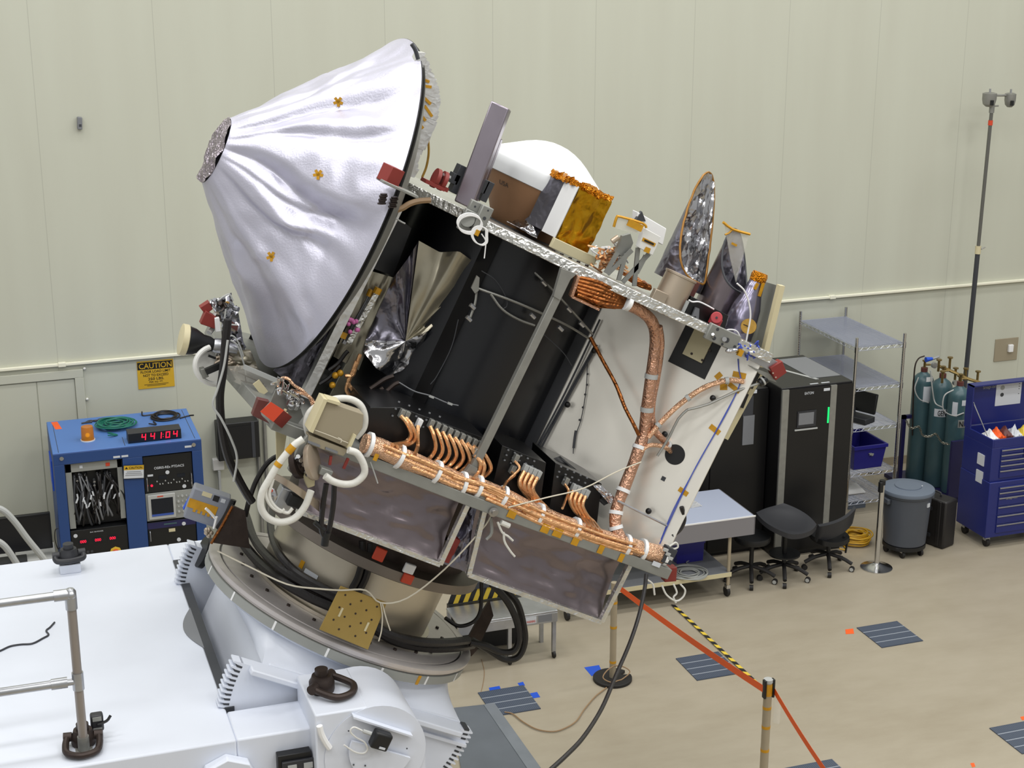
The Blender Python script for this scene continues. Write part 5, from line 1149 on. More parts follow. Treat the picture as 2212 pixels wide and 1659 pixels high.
# core cylinder and black interior
MB().lathe(LC(0.0, 0, AB), AX, [(0.64, 0), (0.64, AT-AB-0.012)], 64, cap=False).out('core_cylinder', 'black_gloss', SP)
MB().lathe(LC(0, 0, 0.74), AX, [(0.60, 0), (0.62, 0.02), (0.62, AB-0.065-0.74)], 48).out('lower_ring', 'dark_steel', SP)
foil('rear_blanket', [LC(-1.0, 0.95, AT), LC(1.4, 0.95, AT), LC(1.4, 0.95, AB), LC(-1.0, 0.95, AB)], 0.03, 5, 'black', SP, 16, 12)
MB().prism([LC(-0.62, -0.12, AB), LC(-0.30, -0.62, AB), LC(-0.30, -0.62, AT-0.02), LC(-0.62, -0.12, AT-0.02)], EY*0.01).out('black_shear_panel', 'black_panel', SP)
# radial white panel
pA, pB = (0.52, -0.40), (1.33, -1.12)
def PN(u_, v_, off=0.0):
    d = V((pB[0]-pA[0], pB[1]-pA[1], 0)).normalized(); nx, ny = d.y, -d.x
    return LC(pA[0]+(pB[0]-pA[0])*u_+nx*off, pA[1]+(pB[1]-pA[1])*u_+ny*off, AB+0.01+(AT-AB-0.03)*v_)
pn = (PN(1, 0)-PN(0, 0)).cross(PN(0, 1)-PN(0, 0)).normalized()
if pn.y > 0: pn = -pn
wp = MB().prism([PN(0, 0), PN(1, 0), PN(1, 1), PN(0, 1)], -pn*0.02).out('radiator_panel', 'panel_white', SP)
def onp(px_, py_, off=0.0): return PP(px_, py_, PN(0, 0)+pn*off, pn)
pu = (PN(1, 0)-PN(0, 0)).normalized()
def ppatch(px_, py_, hu, ha, m_, name, off=0.001, th=0.001, rot=0.0, par=None):
    c = onp(px_, py_, off); u_ = pu*math.cos(rot)+AX*math.sin(rot); v_ = AX*math.cos(rot)-pu*math.sin(rot)
    return MB().box(c, u_*hu, pn*th, v_*ha).out(name, m_, par or wp)
hc_ = onp(1458, 982, 0.0002); MB().cyl(hc_, hc_+pn*0.0012, 0.062, n=32).out('round_opening', 'black', wp)
ppatch(1433, 1034, 0.013, 0.013, 'dark_grey', 'square_opening')
for x, y in ((1532, 767), (1490, 729)): MB().cyl(onp(x, y, 0.0), onp(x, y, 0.003), 0.006, n=8).out('screw', 'dark_grey', wp)
fp = ppatch(1507, 750, 0.125, 0.155, 'black', 'black_gasket', 0.002, 0.002, par=SP)
MB().box(onp(1511, 742, 0.012), pu*0.065, pn*0.008, AX*0.10).out('hinge_plate', 'cream', fp)
for x, y in ((1494, 764), (1533, 757), (1517, 778)): MB().cyl(onp(x, y, 0.02), onp(x, y, 0.023), 0.008, n=8).out('screw', 'dark_steel', fp)
for x, y, w_, h_, r_ in ((1597, 810, 0.04, 0.017, 0.25), (1563, 830, 0.035, 0.022, -1.1), (1586, 838, 0.04, 0.014, -0.2), (1544, 928, 0.036, 0.016, -0.2), (1476, 1062, 0.032, 0.015, -0.15), (1552, 812, 0.016, 0.022, -0.4)):
    ppatch(x, y, w_, h_, 'kapton', 'kapton_tape', 0.002, 0.0008, r_)
for x, y in ((1284, 757), (1226, 874), (1540, 860), (1436, 938), (1401, 1104)):
    c = onp(x, y, 0.05); s_ = MB().sph(c, 0.019, 8).out('standoff_ball', 'black', wp); MB().cyl(onp(x, y, 0.0), c, 0.006, n=8).out('standoff_stem', 'chrome', wp)
b = MB()
for P in ([(1296, 690), (1220, 850), (1148, 985)], [(1290, 745), (1215, 880), (1160, 985)], [(1283, 750), (1200, 900), (1152, 985)]): b.tube([onp(x, y, 0.03) for x, y in P], 0.006, 6, 3)
b.out('edge_tubes', 'dark_grey', SP)
b = MB(); b.tube([onp(x, y, 0.02) for x, y in ((1269, 780), (1267, 830), (1262, 870), (1254, 910), (1245, 935), (1240, 955), (1238, 980))], 0.003, 5, 3)
for x, y in ((1269, 808), (1268, 831), (1264, 852), (1259, 880), (1252, 907)): b.sph(onp(x, y, 0.02), 0.007, 5)
b.tube([onp(1244, 930, 0.02), onp(1241, 950, 0.02), onp(1239, 968, 0.02)], 0.008, 6, 2)
b.out('sensor_lead', 'dark_grey', SP)
MB().prism([PN(-0.07, 0, 0.004), PN(0.05, 0, 0.004), PN(0.05, 1, 0.004), PN(-0.07, 1, 0.004)], pn*0.012).out('panel_frame', 'charcoal', SP)
# thin struts and plumbing in front of the core
yc = 8.30
b = MB()
for P in ([(1030, 622, 8.45), (1120, 655, 8.4), (1220, 700, 8.4), (1275, 733, 8.5)], [(1138, 573, 8.5), (1200, 632, 8.4), (1280, 722, 8.45)], [(1060, 635, 8.42), (1085, 668, 8.4), (1120, 690, 8.4), (1155, 703, 8.4)], [(1030, 622, 8.45), (1026, 655, 8.42), (1014, 690, 8.4)]):
    b.tube([PY(*p) for p in P], 0.0075, 6, 4)
b.out('plumbing_line', 'alu_dull', SP)
b = MB()
for x, y in ((1175, 611), (1229, 668), (1256, 700), (1150, 682), (1210, 709), (1020, 662), (1012, 688)): b.cyl(PY(x-4, y-4, 8.39), PY(x+5, y+5, 8.39), 0.013, n=8)
b.out('plumbing_fitting', 'alu', SP)
b = MB(); b.prism([PY(x, y, 8.42) for x, y in ((1018, 622), (1030, 595), (1036, 600), (1034, 628), (1026, 634))], EY*0.01); b.out('line_bracket', 'alu_dull', SP)
wires('thin_wire', [[(1040, 585), (1070, 605), (1092, 640), (1095, 660), (1085, 668)], [(990, 690), (975, 750), (945, 810), (930, 830)], [(1170, 718), (1215, 760), (1235, 790)]], 8.42, 0.003, 'dark_grey', SP)
wires('thin_wire', [[(862, 826), (895, 845), (930, 855), (965, 870), (990, 876)]], 8.3, 0.004, 'grey_paint', SP)
b = MB()
for x, y in ((932, 857), (972, 872)): b.box(PY(x, y, 8.29), XX*0.015, EY*0.006, AX*0.006)
b.out('wire_clip', 'instrument_light', SP)
# corner struts
ms = bar(PY(1226, 592, 8.03), PY(1005, 1046, 8.03), 0.024, 0.02, 'corner_strut', 'alu_dull', SP, 0.003)
MB().prism([PY(x, y, 8.0) for x, y in ((1213, 580), (1246, 592), (1232, 604), (1210, 648), (1196, 640))], EY*0.03).out('strut_gusset', 'alu_dull', ms)
MB().prism([PY(x, y, 7.99) for x, y in ((1016, 1005), (1032, 1012), (1022, 1050), (1000, 1048), (990, 1040))], EY*0.03).out('strut_gusset', 'alu_dull', ms)
bar(PY(862, 440, 8.60), PY(657, 856, 8.60), 0.027, 0.03, 'corner_strut', 'foil_wrap', SP)
# left bay: black patch, transparent film, foil blanket, silver tubes
MB().prism([PY(x, y, 8.72) for x, y in ((860, 470), (889, 493), (849, 596), (806, 580))], EY*0.01).out('black_patch', 'black', SP)
foil('film_sheet', [PY(800, 585, 8.75), PY(852, 600, 8.72), PY(775, 800, 8.7), PY(720, 770, 8.75)], 0.03, 9, 'film_tan', SP, 10, 14)
def shard(name, tri, m_, y): 
    return MB().prism([PY(a[0], a[1], y if len(a) < 3 else a[2]) for a in tri], EY*0.004).out(name, m_, SP, flat=True)
def crumple(name, px, y0, m_, seed, amp=0.07, n=9):
    # a crumpled mirror-foil sheet spanning a quad of pixels, flat facets
    R = random.Random(seed); G = {}
    for j in range(n+1):
        for i in range(n+1):
            u_, v_ = i/n, j/n; ax_ = (1-u_)*(1-v_)*px[0][0]+u_*(1-v_)*px[1][0]+u_*v_*px[2][0]+(1-u_)*v_*px[3][0]; ay_ = (1-u_)*(1-v_)*px[0][1]+u_*(1-v_)*px[1][1]+u_*v_*px[2][1]+(1-u_)*v_*px[3][1]
            bd_ = i in (0, n) or j in (0, n); jx = R.uniform(-1, 1)*(2 if bd_ else 7)
            G[i, j] = PY(ax_+jx, ay_+R.uniform(-1, 1)*(2 if bd_ else 7), y0+R.uniform(-amp, amp))
    b = MB(); vs = [G[i, j] for j in range(n+1) for i in range(n+1)]; fs = []
    for j in range(n):
        for i in range(n):
            a = j*(n+1)+i; q = (a, a+1, a+n+2, a+n+1)
            fs += [(q[0], q[1], q[2]), (q[0], q[2], q[3])] if R.random() < 0.5 else [(q[0], q[1], q[3]), (q[1], q[2], q[3])]
    N_ = len(vs); vs2 = vs+[p+EY*0.004 for p in vs]; fs2 = fs+[tuple(i+N_ for i in f[::-1]) for f in fs]
    b.add(vs2, fs2); return b.out(name, m_, SP, flat=True, recalc=False)
# draped internal blanket: long soft pleats fanning out from a pinch point
def drape(name, edge, pinch, m_, seed, y0, amp):
    R = random.Random(seed); n = len(edge)
    def fn(u_, v_):
        k = u_*(n-1); i = min(int(k), n-2); f = k-i; ex = edge[i][0]*(1-f)+edge[i+1][0]*f; ey = edge[i][1]*(1-f)+edge[i+1][1]*f; ez = (edge[i][2]*(1-f)+edge[i+1][2]*f) if len(edge[0]) > 2 else y0
        x_ = pinch[0]+(ex-pinch[0])*v_; y_ = pinch[1]+(ey-pinch[1])*v_
        d = amp*v_*(0.9*math.sin(u_*8+seed)+0.45*math.sin(u_*19+seed*2)+1.2*noise.noise(V((u_*6, v_*2.5, seed))))
        return PY(x_, y_, y0+(ez-y0)*v_+d)
    return MB().sheet(fn, 44, 10, 0.003, (0, 1, 0)).out(name, m_, SP, ang=50)
drape('foil_blanket', [(905, 520), (950, 545), (992, 543), (1036, 575), (1030, 592), (985, 660), (925, 715)], (876, 737), 'film_tan', 2, 8.62, 0.045)
drape('foil_blanket', [(925, 715), (905, 760), (870, 800), (838, 812), (812, 795), (785, 760), (790, 735)], (876, 737), 'mli_silver', 5, 8.62, 0.05)
drape('foil_blanket', [(905, 520), (880, 560), (850, 600), (822, 660), (790, 735)], (876, 737), 'mli_grey', 8, 8.64, 0.05)
st = bar(PY(815, 628, 8.66), PY(752, 740, 8.66), 0.016, 0.016, 'silver_tube', 'alu_foil', SP); MB().cyl(PY(818, 622, 8.655), PY(812, 634, 8.655), 0.024, n=10).out('kapton_band', 'kapton', st)
st = bar(PY(800, 636, 8.7), PY(742, 742, 8.7), 0.010, 0.010, 'silver_tube', 'alu', SP); MB().cyl(PY(803, 626, 8.69), PY(797, 640, 8.69), 0.02, n=10).out('kapton_band', 'kapton', st)
b = MB(); R = random.Random(4)
for k in range(9): b.sph(PY(763+R.uniform(-12, 12), 703+R.uniform(-16, 16), 8.62), 0.014, 5)
b.out('pink_cap', 'magenta', SP)
MB().box(PY(741, 724, 8.66), XX*0.02, EY*0.01, AX*0.018).out('kapton_wrap', 'kapton', SP)
bar(PY(725, 740, 8.72), PY(668, 850, 8.72), 0.014, 0.014, 'inner_tube', 'film_tan', SP); bar(PY(775, 760, 8.72), PY(718, 870, 8.72), 0.035, 0.006, 'tan_plate', 'film_tan', SP)
wires('small_cable', [[(710, 800), (730, 785), (745, 765), (752, 758)], [(690, 830), (712, 815), (735, 790)]], 8.6, 0.012, 'cable_black', SP)
for x, y in ((724, 811), (718, 832), (735, 806)): MB().sph(PY(x, y, 8.58), 0.02, 6).out('kapton_plug', 'kapton', SP)
wires('copper_lead', [[(778, 765), (765, 800), (752, 825), (765, 850), (750, 862)], [(770, 780), (758, 812), (748, 840), (758, 858)], [(745, 812), (762, 810), (768, 790)]], 8.55, 0.012, 'copper_wire', SP)
wires('loose_harness', [[(800, 840), (830, 820), (850, 812)], [(785, 850), (800, 870), (790, 900)], [(830, 850), (850, 832), (862, 826)], [(806, 860), (818, 846), (828, 838)]], 8.5, 0.014, 'dark_steel', SP)
# dark blanket between dish and strut
foil('side_blanket', [PY(838, 440, 8.86), PY(862, 452, 8.86), PY(655, 850, 8.86), PY(590, 800, 8.86)], 0.05, 3, 'mli_grey', SP, 12, 26, sc=4)

# ---------------------------------------------------------------- big dish with its silver cover
XR, AR, RR = -1.13, 2.29, 1.05; RS = 0.20; HL = 0.755
DC = LC(XR, 0, AR); DN = -XX
def dish_pt(t, x, r): return LC(XR-x, 0, AR)+(AX*math.cos(t)+EY*math.sin(t))*r
FOLD = [(-3.0, .07, .30, 0), (-2.6, .05, .22, .1), (-2.28, -.05, .18, 0), (-2.0, .085, .22, .12), (-1.68, .03, .10, .05), (-1.40, .12, .26, -.22), (-1.05, .05, .14, .1), (-0.72, .11, .20, .10), (-0.40, -.04, .14, 0), (-0.15, .09, .20, 0), (0.3, .05, .2, 0), (0.8, .06, .2, 0), (1.4, .05, .2, 0), (2.0, .06, .2, 0), (2.6, .05, .2, 0)]
def cover(u_, v_):
    t = -math.pi+2*math.pi*u_; r = RR+(RS-RR)*v_; x = HL*v_
    d = 0.0
    for c, a, w_, sk in FOLD:     # tension folds: one steep side, one slow side, wandering a little on the way to the rim
        dt = (t-c-sk*(1-v_)-0.06*math.sin(v_*7+c*3)+math.pi) % (2*math.pi)-math.pi
        ws = w_*(0.55 if dt > 0 else 1.25); k = max(0.0, 1-abs(dt)/ws)
        d += 1.45*a*(0.6*k+0.4*k*k*(3-2*k))
    sil = 0.25+0.75*math.exp(-((t+1.45)/0.95)**4); d = (d-0.05)*sil
    s_ = min(1, 5*v_)*min(1, 2.4*(1-v_)); s_ = s_**0.7
    p = dish_pt(t, x, r); q = p*2.6
    wob = 0.035*noise.noise(p*1.6+V((3, 1, 2)))+0.035*abs(noise.noise(q))+0.03*abs(noise.noise(q*2.3+V((7, 1, 0))))**1.2
    rr_ = r-(d*(0.45+0.6*r)+wob)*s_
    return dish_pt(t, x-0.02*s_*math.cos(t*3), rr_)
dc = MB().grid(cover, 220, 60, closeu=True).out('dish_cover', 'silver_cloth', SP, ang=80)
def capf(u_, v_):
    t = -math.pi+2*math.pi*u_; r = RS*(1-v_)+0.004; p = dish_pt(t, HL+0.02*math.sin(v_*2.5), r); return p+DN*(0.035*abs(noise.noise(p*14)))
MB().grid(capf, 48, 8, closeu=True).out('cover_end_cap', 'silver_cap', dc)
def cov_at(px_, py_):     # nearest cover vertex under a pixel (for the tape rosettes)
    best = None; d = ray(px_, py_).normalized()
    for i in range(120):
        for j in range(40):
            p = cover(i/120, 0.05+0.9*j/40)
            if p.y > 9.1: continue
            w_ = p-CP; e = (w_-d*w_.dot(d)).length
            if best is None or e < best[0]: best = (e, p)
    return best[1]
for px_, py_ in ((727, 216), (684, 374), (587, 549)):
    p = cov_at(px_, py_); d = (CP-p).normalized(); u_, v_ = cross_basis(d); b = MB(); R = random.Random(px_)
    for k in range(5):
        a = k*1.2566+R.random()*0.4; b.box(p+d*0.012+(u_*math.cos(a)+v_*math.sin(a))*0.014, (u_*math.cos(a)+v_*math.sin(a))*0.014, (v_*math.cos(a)-u_*math.sin(a))*0.008, d*0.001)
    b.out('kapton_rosette', 'kapton', dc)
MB().lathe(DC, DN, [(RR-0.012, -0.008), (RR+0.001, -0.007), (RR+0.002, -0.002), (RR-0.004, 0.0)], 120, cap=False).out('dish_rim', 'black', SP)
prof = [(RR-0.01, -0.03)]+[(RR*(1-k/10)+0.30*(k/10), -0.03-0.20*(1-(1-k/10)**2)) for k in range(1, 11)]
MB().lathe(DC, DN, prof, 96).out('dish_back', 'alu_dull', SP)
# foil-wrapped boom behind the rim
bm_pts = [(903, 122), (918, 170), (925, 215), (917, 262), (903, 300), (893, 335), (884, 375)]
b = MB(); R = random.Random(8); n = 40
for i in range(n):
    k = i/n*(len(bm_pts)-1); j = int(k); f = k-j; x = bm_pts[j][0]*(1-f)+bm_pts[j+1][0]*f; y = bm_pts[j][1]*(1-f)+bm_pts[j+1][1]*f
    w_ = 0.022+0.035*math.sin(math.pi*min(1, i/n*1.25))**0.8+R.uniform(-.006, .006); c = PY(x, y, 8.72)
    b.box(c, XX*w_+AX*R.uniform(-.008, .008), EY*(0.045+R.uniform(0, .014)), AX*0.028+XX*(0.004*R.uniform(-1, 1)))
bo = b.out('feed_boom', 'foil_wrap', SP, flat=True)
for x, y, r_ in ((914, 172, .1), (918, 186, .3), (920, 215, -.3), (910, 250, -.4), (905, 266, -.45), (925, 240, -.5)):
    MB().box(PY(x, y, 8.665), (XX*math.cos(r_)+AX*math.sin(r_))*0.038, EY*0.006, (AX*math.cos(r_)-XX*math.sin(r_))*0.008).out('kapton_band', 'kapton', bo)
wires('boom_cable', [[(916, 292), (924, 300), (926, 330), (921, 360), (912, 383)]], 8.68, 0.007, 'gold_disc', SP)
wires('boom_cable', [[(889, 95), (897, 108), (903, 128)]], 8.6, 0.012, 'dark_grey', SP)
# red cover block at the upper left corner
pl_ = abox(PY(858, 405, 7.98), 0.105, 0.075, 0.008, 'corner_plate', 'plate_grey', SP)
rc = abox(PY(844, 378, 7.98), 0.046, 0.042, 0.046, 'red_cover', 'red_cover', SP, 0.003, 0.45)
abox(PY(843, 397, 7.98), 0.056, 0.05, 0.006, 'cover_flange', 'red_cover', rc, 0.002, 0.45)
for x, y in ((829, 418), (852, 425)):
    b = MB()
    for k in range(6): b.cyl(PY(x-k*0.9, y+k*4, 8.02), PY(x-k*0.9, y+k*4+2.6, 8.02), 0.024 if k % 2 else 0.019, n=12)
    b.out('damper', 'dark_steel', SP)
wires('corner_cable', [[(850, 455), (868, 450), (885, 440), (905, 434), (930, 432)]], 8.25, 0.017, 'jumper', SP)
wires('corner_wires', [[(826, 425), (828, 450), (845, 460)], [(835, 440), (850, 462), (840, 480)], [(850, 432), (840, 455), (855, 470)], [(852, 470), (865, 478), (875, 483)]], 8.3, 0.005, 'instrument_light', SP)
# red clevis
b = MB()
for x, y in ((942, 385), (957, 391)):
    c = PY(x, y, 8.25); b.lathe(c-XX*0.012, XX, [(0.0, 0), (0.055, 0), (0.055, 0.022), (0.0, 0.022)], 20)
b.box(PY(948, 402, 8.25), XX*0.05, EY*0.03, AX*0.012); b.box(PY(935, 398, 8.25), XX*0.06, EY*0.05, AX*0.01); b.out('red_clevis', 'red_cover', SP)
MB().cyl(PY(955, 378, 8.25), PY(972, 385, 8.25), 0.014, n=10).out('clevis_pin', 'chrome', SP)
for k, (x, y, h) in enumerate(((980, 385, 0.03), (992, 375, 0.05), (985, 405, 0.035), (1048, 412, 0.06), (1040, 400, 0.04))): abox(PY(x, y, 8.5), 0.022+0.004*(k % 3), 0.04, h, 'mount_block', 'dark_grey', SP, 0.003)
# square metal beam
bq = PY(1084, 228, 8.42); b0 = PY(992, 425, 8.42); ax = (bq-b0).normalized()
mat('beam_metal', (158, 150, 160), 0.3, 0.9, var=0.1, vscale=6)
cb_ = [PY(x, y, 8.42) for x, y in ((1003, 444), (1083, 228))]
u_ = XX*math.cos(-0.55)+EY*math.sin(-0.55); v_ = EY*math.cos(-0.55)-XX*math.sin(-0.55)
b = MB(); b.box((cb_[0]+cb_[1])/2, u_*0.056, v_*0.045, (cb_[1]-cb_[0])/2); sq_ = b.out('square_beam', 'beam_metal', SP, bevel=0.008)
cb2 = [PY(1025, 430, 8.6), PY(1075, 296, 8.6)]
b = MB(); b.box((cb2[0]+cb2[1])/2, u_*0.03, v_*0.03, (cb2[1]-cb2[0])/2); b.out('rear_rail', 'beam_metal', SP, bevel=0.006)
# sample capsule
cr = PY(1180, 382, 9.0); cap = thing('sample_capsule', None, None, cr); cap.parent = SP; cap.location = cr-WL['spacecraft']
r0 = 0.40
MB().lathe(cr, AX, [(r0-0.03, -0.095), (r0-0.012, -0.09), (r0, -0.04), (r0+0.002, 0.0), (r0-0.006, 0.022), (r0-0.03, 0.042), (0.2, 0.15), (0.15, 0.176), (0.10, 0.194), (0.05, 0.205), (0.0, 0.208)], 72, cap=False).out('heat_shield', 'capsule_white', cap, ang=60)
MB().lathe(cr, AX, [(r0-0.02, -0.09), (r0-0.03, -0.105), (0.215, -0.345), (0.20, -0.365), (0.0, -0.365)], 64, cap=False).out('back_shell', 'capsule_brown', cap)
MB().lathe(cr, AX, [(0.25, -0.43), (0.25, -0.365), (0.0, -0.364)], 40).out('cradle', 'dark_grey', cap)
best = None
for i in range(200):
    for j in range(20):
        a_ = 2*math.pi*i/200; f_ = j/19; rr_ = (r0-0.03)*(1-f_)+0.215*f_; hh_ = -0.105*(1-f_)-0.345*f_
        rd_ = XX*math.cos(a_)+EY*math.sin(a_); p_ = cr+rd_*rr_+AX*hh_
        if rd_.y > 0.2: continue
        w_ = p_-CP; d = ray(1088, 402).normalized(); e_ = (w_-d*w_.dot(d)).length
        if best is None or e_ < best[0]: best = (e_, p_, rd_)
rd_ = best[2]; nn_ = (rd_-AX*0.56).normalized(); xd_ = AX.cross(nn_).normalized(); text('USA', 'shell_lettering', best[1]+nn_*0.004, xd_, nn_.cross(xd_), 0.028, 'dark_steel', cap, 0.075)
# gold wrapped box with white strip
mgx = PY(1262, 476, 8.40); rz_ = 0.30
u_ = XX*math.cos(rz_)+EY*math.sin(rz_); v_ = EY*math.cos(rz_)-XX*math.sin(rz_)
gb_ = thing('wrapped_box', None, None, mgx); gb_.parent = SP; gb_.location = mgx-WL['spacecraft']
hx, hy, ha = 0.135, 0.15, 0.165
cb = mgx+v_*hy
def crface(c, uu, vv, nn, hu, hv, amp, seed, name, m_):
    def fn(a, b_): 
        q = V((a*3+seed, b_*3, seed)); h = amp*(abs(noise.noise(q))*1.5+0.5*noise.noise(q*2.3)-0.2)
        return c+uu*(hu*(2*a-1))+vv*(hv*(2*b_-1))+nn*h
    return MB().sheet(fn, 20, 20, 0.004, -nn).out(name, m_, gb_, ang=70)
MB().box(cb, u_*(hx-0.012), v_*(hy-0.012), AX*(ha-0.012)).out('box_core', 'kapton', gb_)
crface(mgx, u_, AX, -v_, hx, ha, 0.014, 2, 'gold_face', 'gold')
lc = cb-u_*hx
MB().box(lc-v_*0.075-u_*0.003, v_*0.066, u_*0.003, AX*(ha-0.004)).out('white_strip', 'white_flat', gb_)
MB().box(lc+v_*0.07-u_*0.003, v_*0.078, u_*0.003, AX*(ha-0.01)).out('grey_side', 'mli_grey', gb_)
b = MB(); R = random.Random(5)
for i in range(60):
    t = i/60*6.2832; ex = max(-1, min(1, 1.25*math.cos(t))); ey = max(-1, min(1, 1.25*math.sin(t)))
    b.box(cb+AX*(ha+0.006+R.uniform(-.006, .01))+u_*(hx*ex)+v_*(hy*ey), V((R.uniform(-.02, .02), R.uniform(-.02, .02), R.uniform(-.01, .01)))+u_*0.012, v_*0.014+V((0, 0, R.uniform(-.01, .01))), AX*0.012+u_*R.uniform(-.008, .008))
b.out('crumpled_rim', 'kapton_crumple', gb_, flat=True)
crface(cb+AX*(ha+0.002), u_, v_, AX, hx, hy, 0.01, 6, 'gold_top', 'gold')
foil('foil_skirt', [PY(1195, 405, 8.7), PY(1216, 415, 8.55), PY(1160, 512, 8.55), PY(1125, 488, 8.75)], 0.03, 7, 'mli_grey', gb_, 10, 12)
foil('foil_skirt', [PY(1120, 475, 8.8), PY(1150, 480, 8.6), PY(1160, 512, 8.5), PY(1095, 478, 8.7)], 0.03, 8, 'mli_silver', gb_, 10, 10)
bar(PY(1192, 523, 8.33), PY(1284, 566, 8.33), 0.03, 0.018, 'mount_plate', 'cream', SP, 0.003)
for k in range(5): MB().cyl(PY(1196+k*18, 540+k*8, 8.32), PY(1194+k*18, 547+k*8, 8.32), 0.012, n=8).out('mount_foot', 'dark_steel', SP)
# camera cluster with plate legs
cl = thing('camera_head', None, None, PY(1385, 540, 8.3)); cl.parent = SP; cl.location = PY(1385, 540, 8.3)-WL['spacecraft']
MB().prism([PY(x, y, 8.22) for x, y in ((1345, 510), (1362, 505), (1368, 525), (1352, 560), (1330, 545))], EY*0.03).out('side_plate', 'plate_grey', cl)
MB().prism([PY(x, y, 8.16) for x, y in ((1392, 492), (1428, 512), (1410, 552), (1380, 535))], EY*0.05).out('sensor_box', 'white_plastic', cl, bevel=0.003)
MB().prism([PY(x, y, 8.155) for x, y in ((1390, 513), (1417, 526), (1414, 533), (1387, 520))], EY*0.004).out('kapton_label', 'kapton', cl)
MB().prism([PY(x, y, 8.152) for x, y in ((1393, 517), (1413, 526), (1412, 530), (1392, 521))], EY*0.003).out('dark_label', 'black', cl)
MB().prism([PY(x, y, 8.155) for x, y in ((1396, 533), (1406, 537), (1402, 548), (1390, 543))], EY*0.004).out('kapton_label', 'kapton', cl)
MB().prism([PY(x, y, 8.3) for x, y in ((1378, 458), (1440, 494), (1432, 530), (1375, 495))], EY*0.08).out('white_housing', 'white_flat', cl, bevel=0.004)
MB().prism([PY(x, y, 8.29) for x, y in ((1387, 457), (1395, 478), (1372, 478))], EY*0.03).out('top_bracket', 'dark_grey', cl)
b = MB()
for P in (((1334, 545), (1308, 590)), ((1352, 548), (1336, 606)), ((1378, 535), (1370, 618)), ((1402, 548), (1345, 610)), ((1365, 540), (1312, 592)), ((1395, 552), (1375, 590))):
    p, q = PY(P[0][0], P[0][1], 8.2), PY(P[1][0], P[1][1], 8.2); ax_ = (q-p).normalized(); s_ = ax_.cross(EY).normalized(); b.box((p+q)/2, s_*0.013, EY*0.006, ax_*((q-p).length/2))
b.out('leg_truss', 'plate_grey', cl)
MB().prism([PY(x, y, 8.14) for x, y in ((1330, 470), (1340, 467), (1385, 480), (1376, 505), (1335, 495), (1325, 490))], EY*0.006).out('clear_bag', 'film_clear', cl)
b = MB(); b.tube([PY(x, y, 8.135) for x, y in ((1326, 490), (1332, 470), (1340, 468), (1388, 482), (1396, 492))], 0.008, 6, 2); b.box(PY(1372, 487, 8.13), XX*0.05, EY*0.004, AX*0.02); b.out('amber_hem', 'kapton', cl)
b = MB(); b.cyl(PY(1322, 522, 8.2), PY(1336, 512, 8.2), 0.016, n=10); b.out('probe_tip', 'tan_metal', SP)
R = random.Random(12)
b = MB()
for i in range(26):
    x0_, y0_ = R.uniform(1283, 1330), R.uniform(535, 570); b.tube([PY(x0_, y0_, 8.35+R.uniform(-.1, .15)), PY(x0_+R.uniform(-15, 20), y0_+R.uniform(-12, 20), 8.3+R.uniform(-.1, .1)), PY(x0_+R.uniform(0, 40), y0_+R.uniform(0, 30), 8.3)], R.choice((0.006, 0.008)), 6, 4)
b.out('wire_tangle', 'copper_wire', SP)['kind'] = 'stuff'
b = MB()
for i in range(14):
    x0_, y0_ = R.uniform(1288, 1345), R.uniform(525, 560); b.tube([PY(x0_, y0_, 8.35), PY(x0_+R.uniform(-15, 20), y0_+R.uniform(-16, 16), 8.28), PY(x0_+R.uniform(-10, 30), y0_+R.uniform(0, 25), 8.3)], 0.005, 6, 4)
b.out('wire_tangle', 'white_flat', SP)['kind'] = 'stuff'
b = MB()
for i in range(12): s_ = i*4.0; b.tube([PY(1345+s_, 590+s_*0.5+R.uniform(-6, 6), 8.4), PY(1375+s_*0.6, 608+R.uniform(-5, 5)+s_*0.3, 8.35), PY(1405, 622+R.uniform(-6, 4), 8.35)], 0.012, 6, 4)
b.out('copper_bundle', 'copper_dark', SP)
# tall scarfed sunshades
def shade(name, basepx, y, r, h0, h1, th0, m_in, m_out, edge_m, seed, amp=0.012):
    c = PY(basepx[0], basepx[1], y); t = thing(name, None, None, c); t.parent = SP; t.location = c-WL['spacecraft']
    R = random.Random(seed)
    def pt(u_, v_, k=1.0, ruff=1.0):
        a = 2*math.pi*u_; s_ = 0.5*(1+math.cos(a-th0)); H = h0+(h1-h0)*s_**1.7
        q = V((math.cos(a)*2.2+seed, math.sin(a)*2.2, v_*H*6)); d = amp*ruff*(abs(noise.noise(q*1.6))*1.6+0.5*noise.noise(q*3.7))
        return c+(XX*math.cos(a)+EY*math.sin(a))*(r*k-d)+AX*(v_*H)
    MB().grid(lambda u_, v_: pt(u_, v_, 0.96, 1.0), 72, 26, closeu=True).out('inner_foil', m_in, t, ang=25)
    MB().grid(lambda u_, v_: pt(u_, v_, 1.0, 0.15), 72, 16, closeu=True).out('outer_shell', m_out, t, ang=60)
    MB().tube([pt(i/60, 1.0, 0.985, 0.3) for i in range(60)], 0.007, 6, 1, closed=True).out('amber_edge', edge_m, t)
    return t
shade('sun_shade', (1462, 612), 8.62, 0.155, 0.06, 0.70, 1.95, 'mli_silver', 'mli_grey', 'amber_dark', 3, 0.022)
shade('sun_shade', (1545, 668), 8.55, 0.135, 0.16, 0.50, 1.95, 'mli_grey', 'mli_dark', 'dark_grey', 6, 0.008)
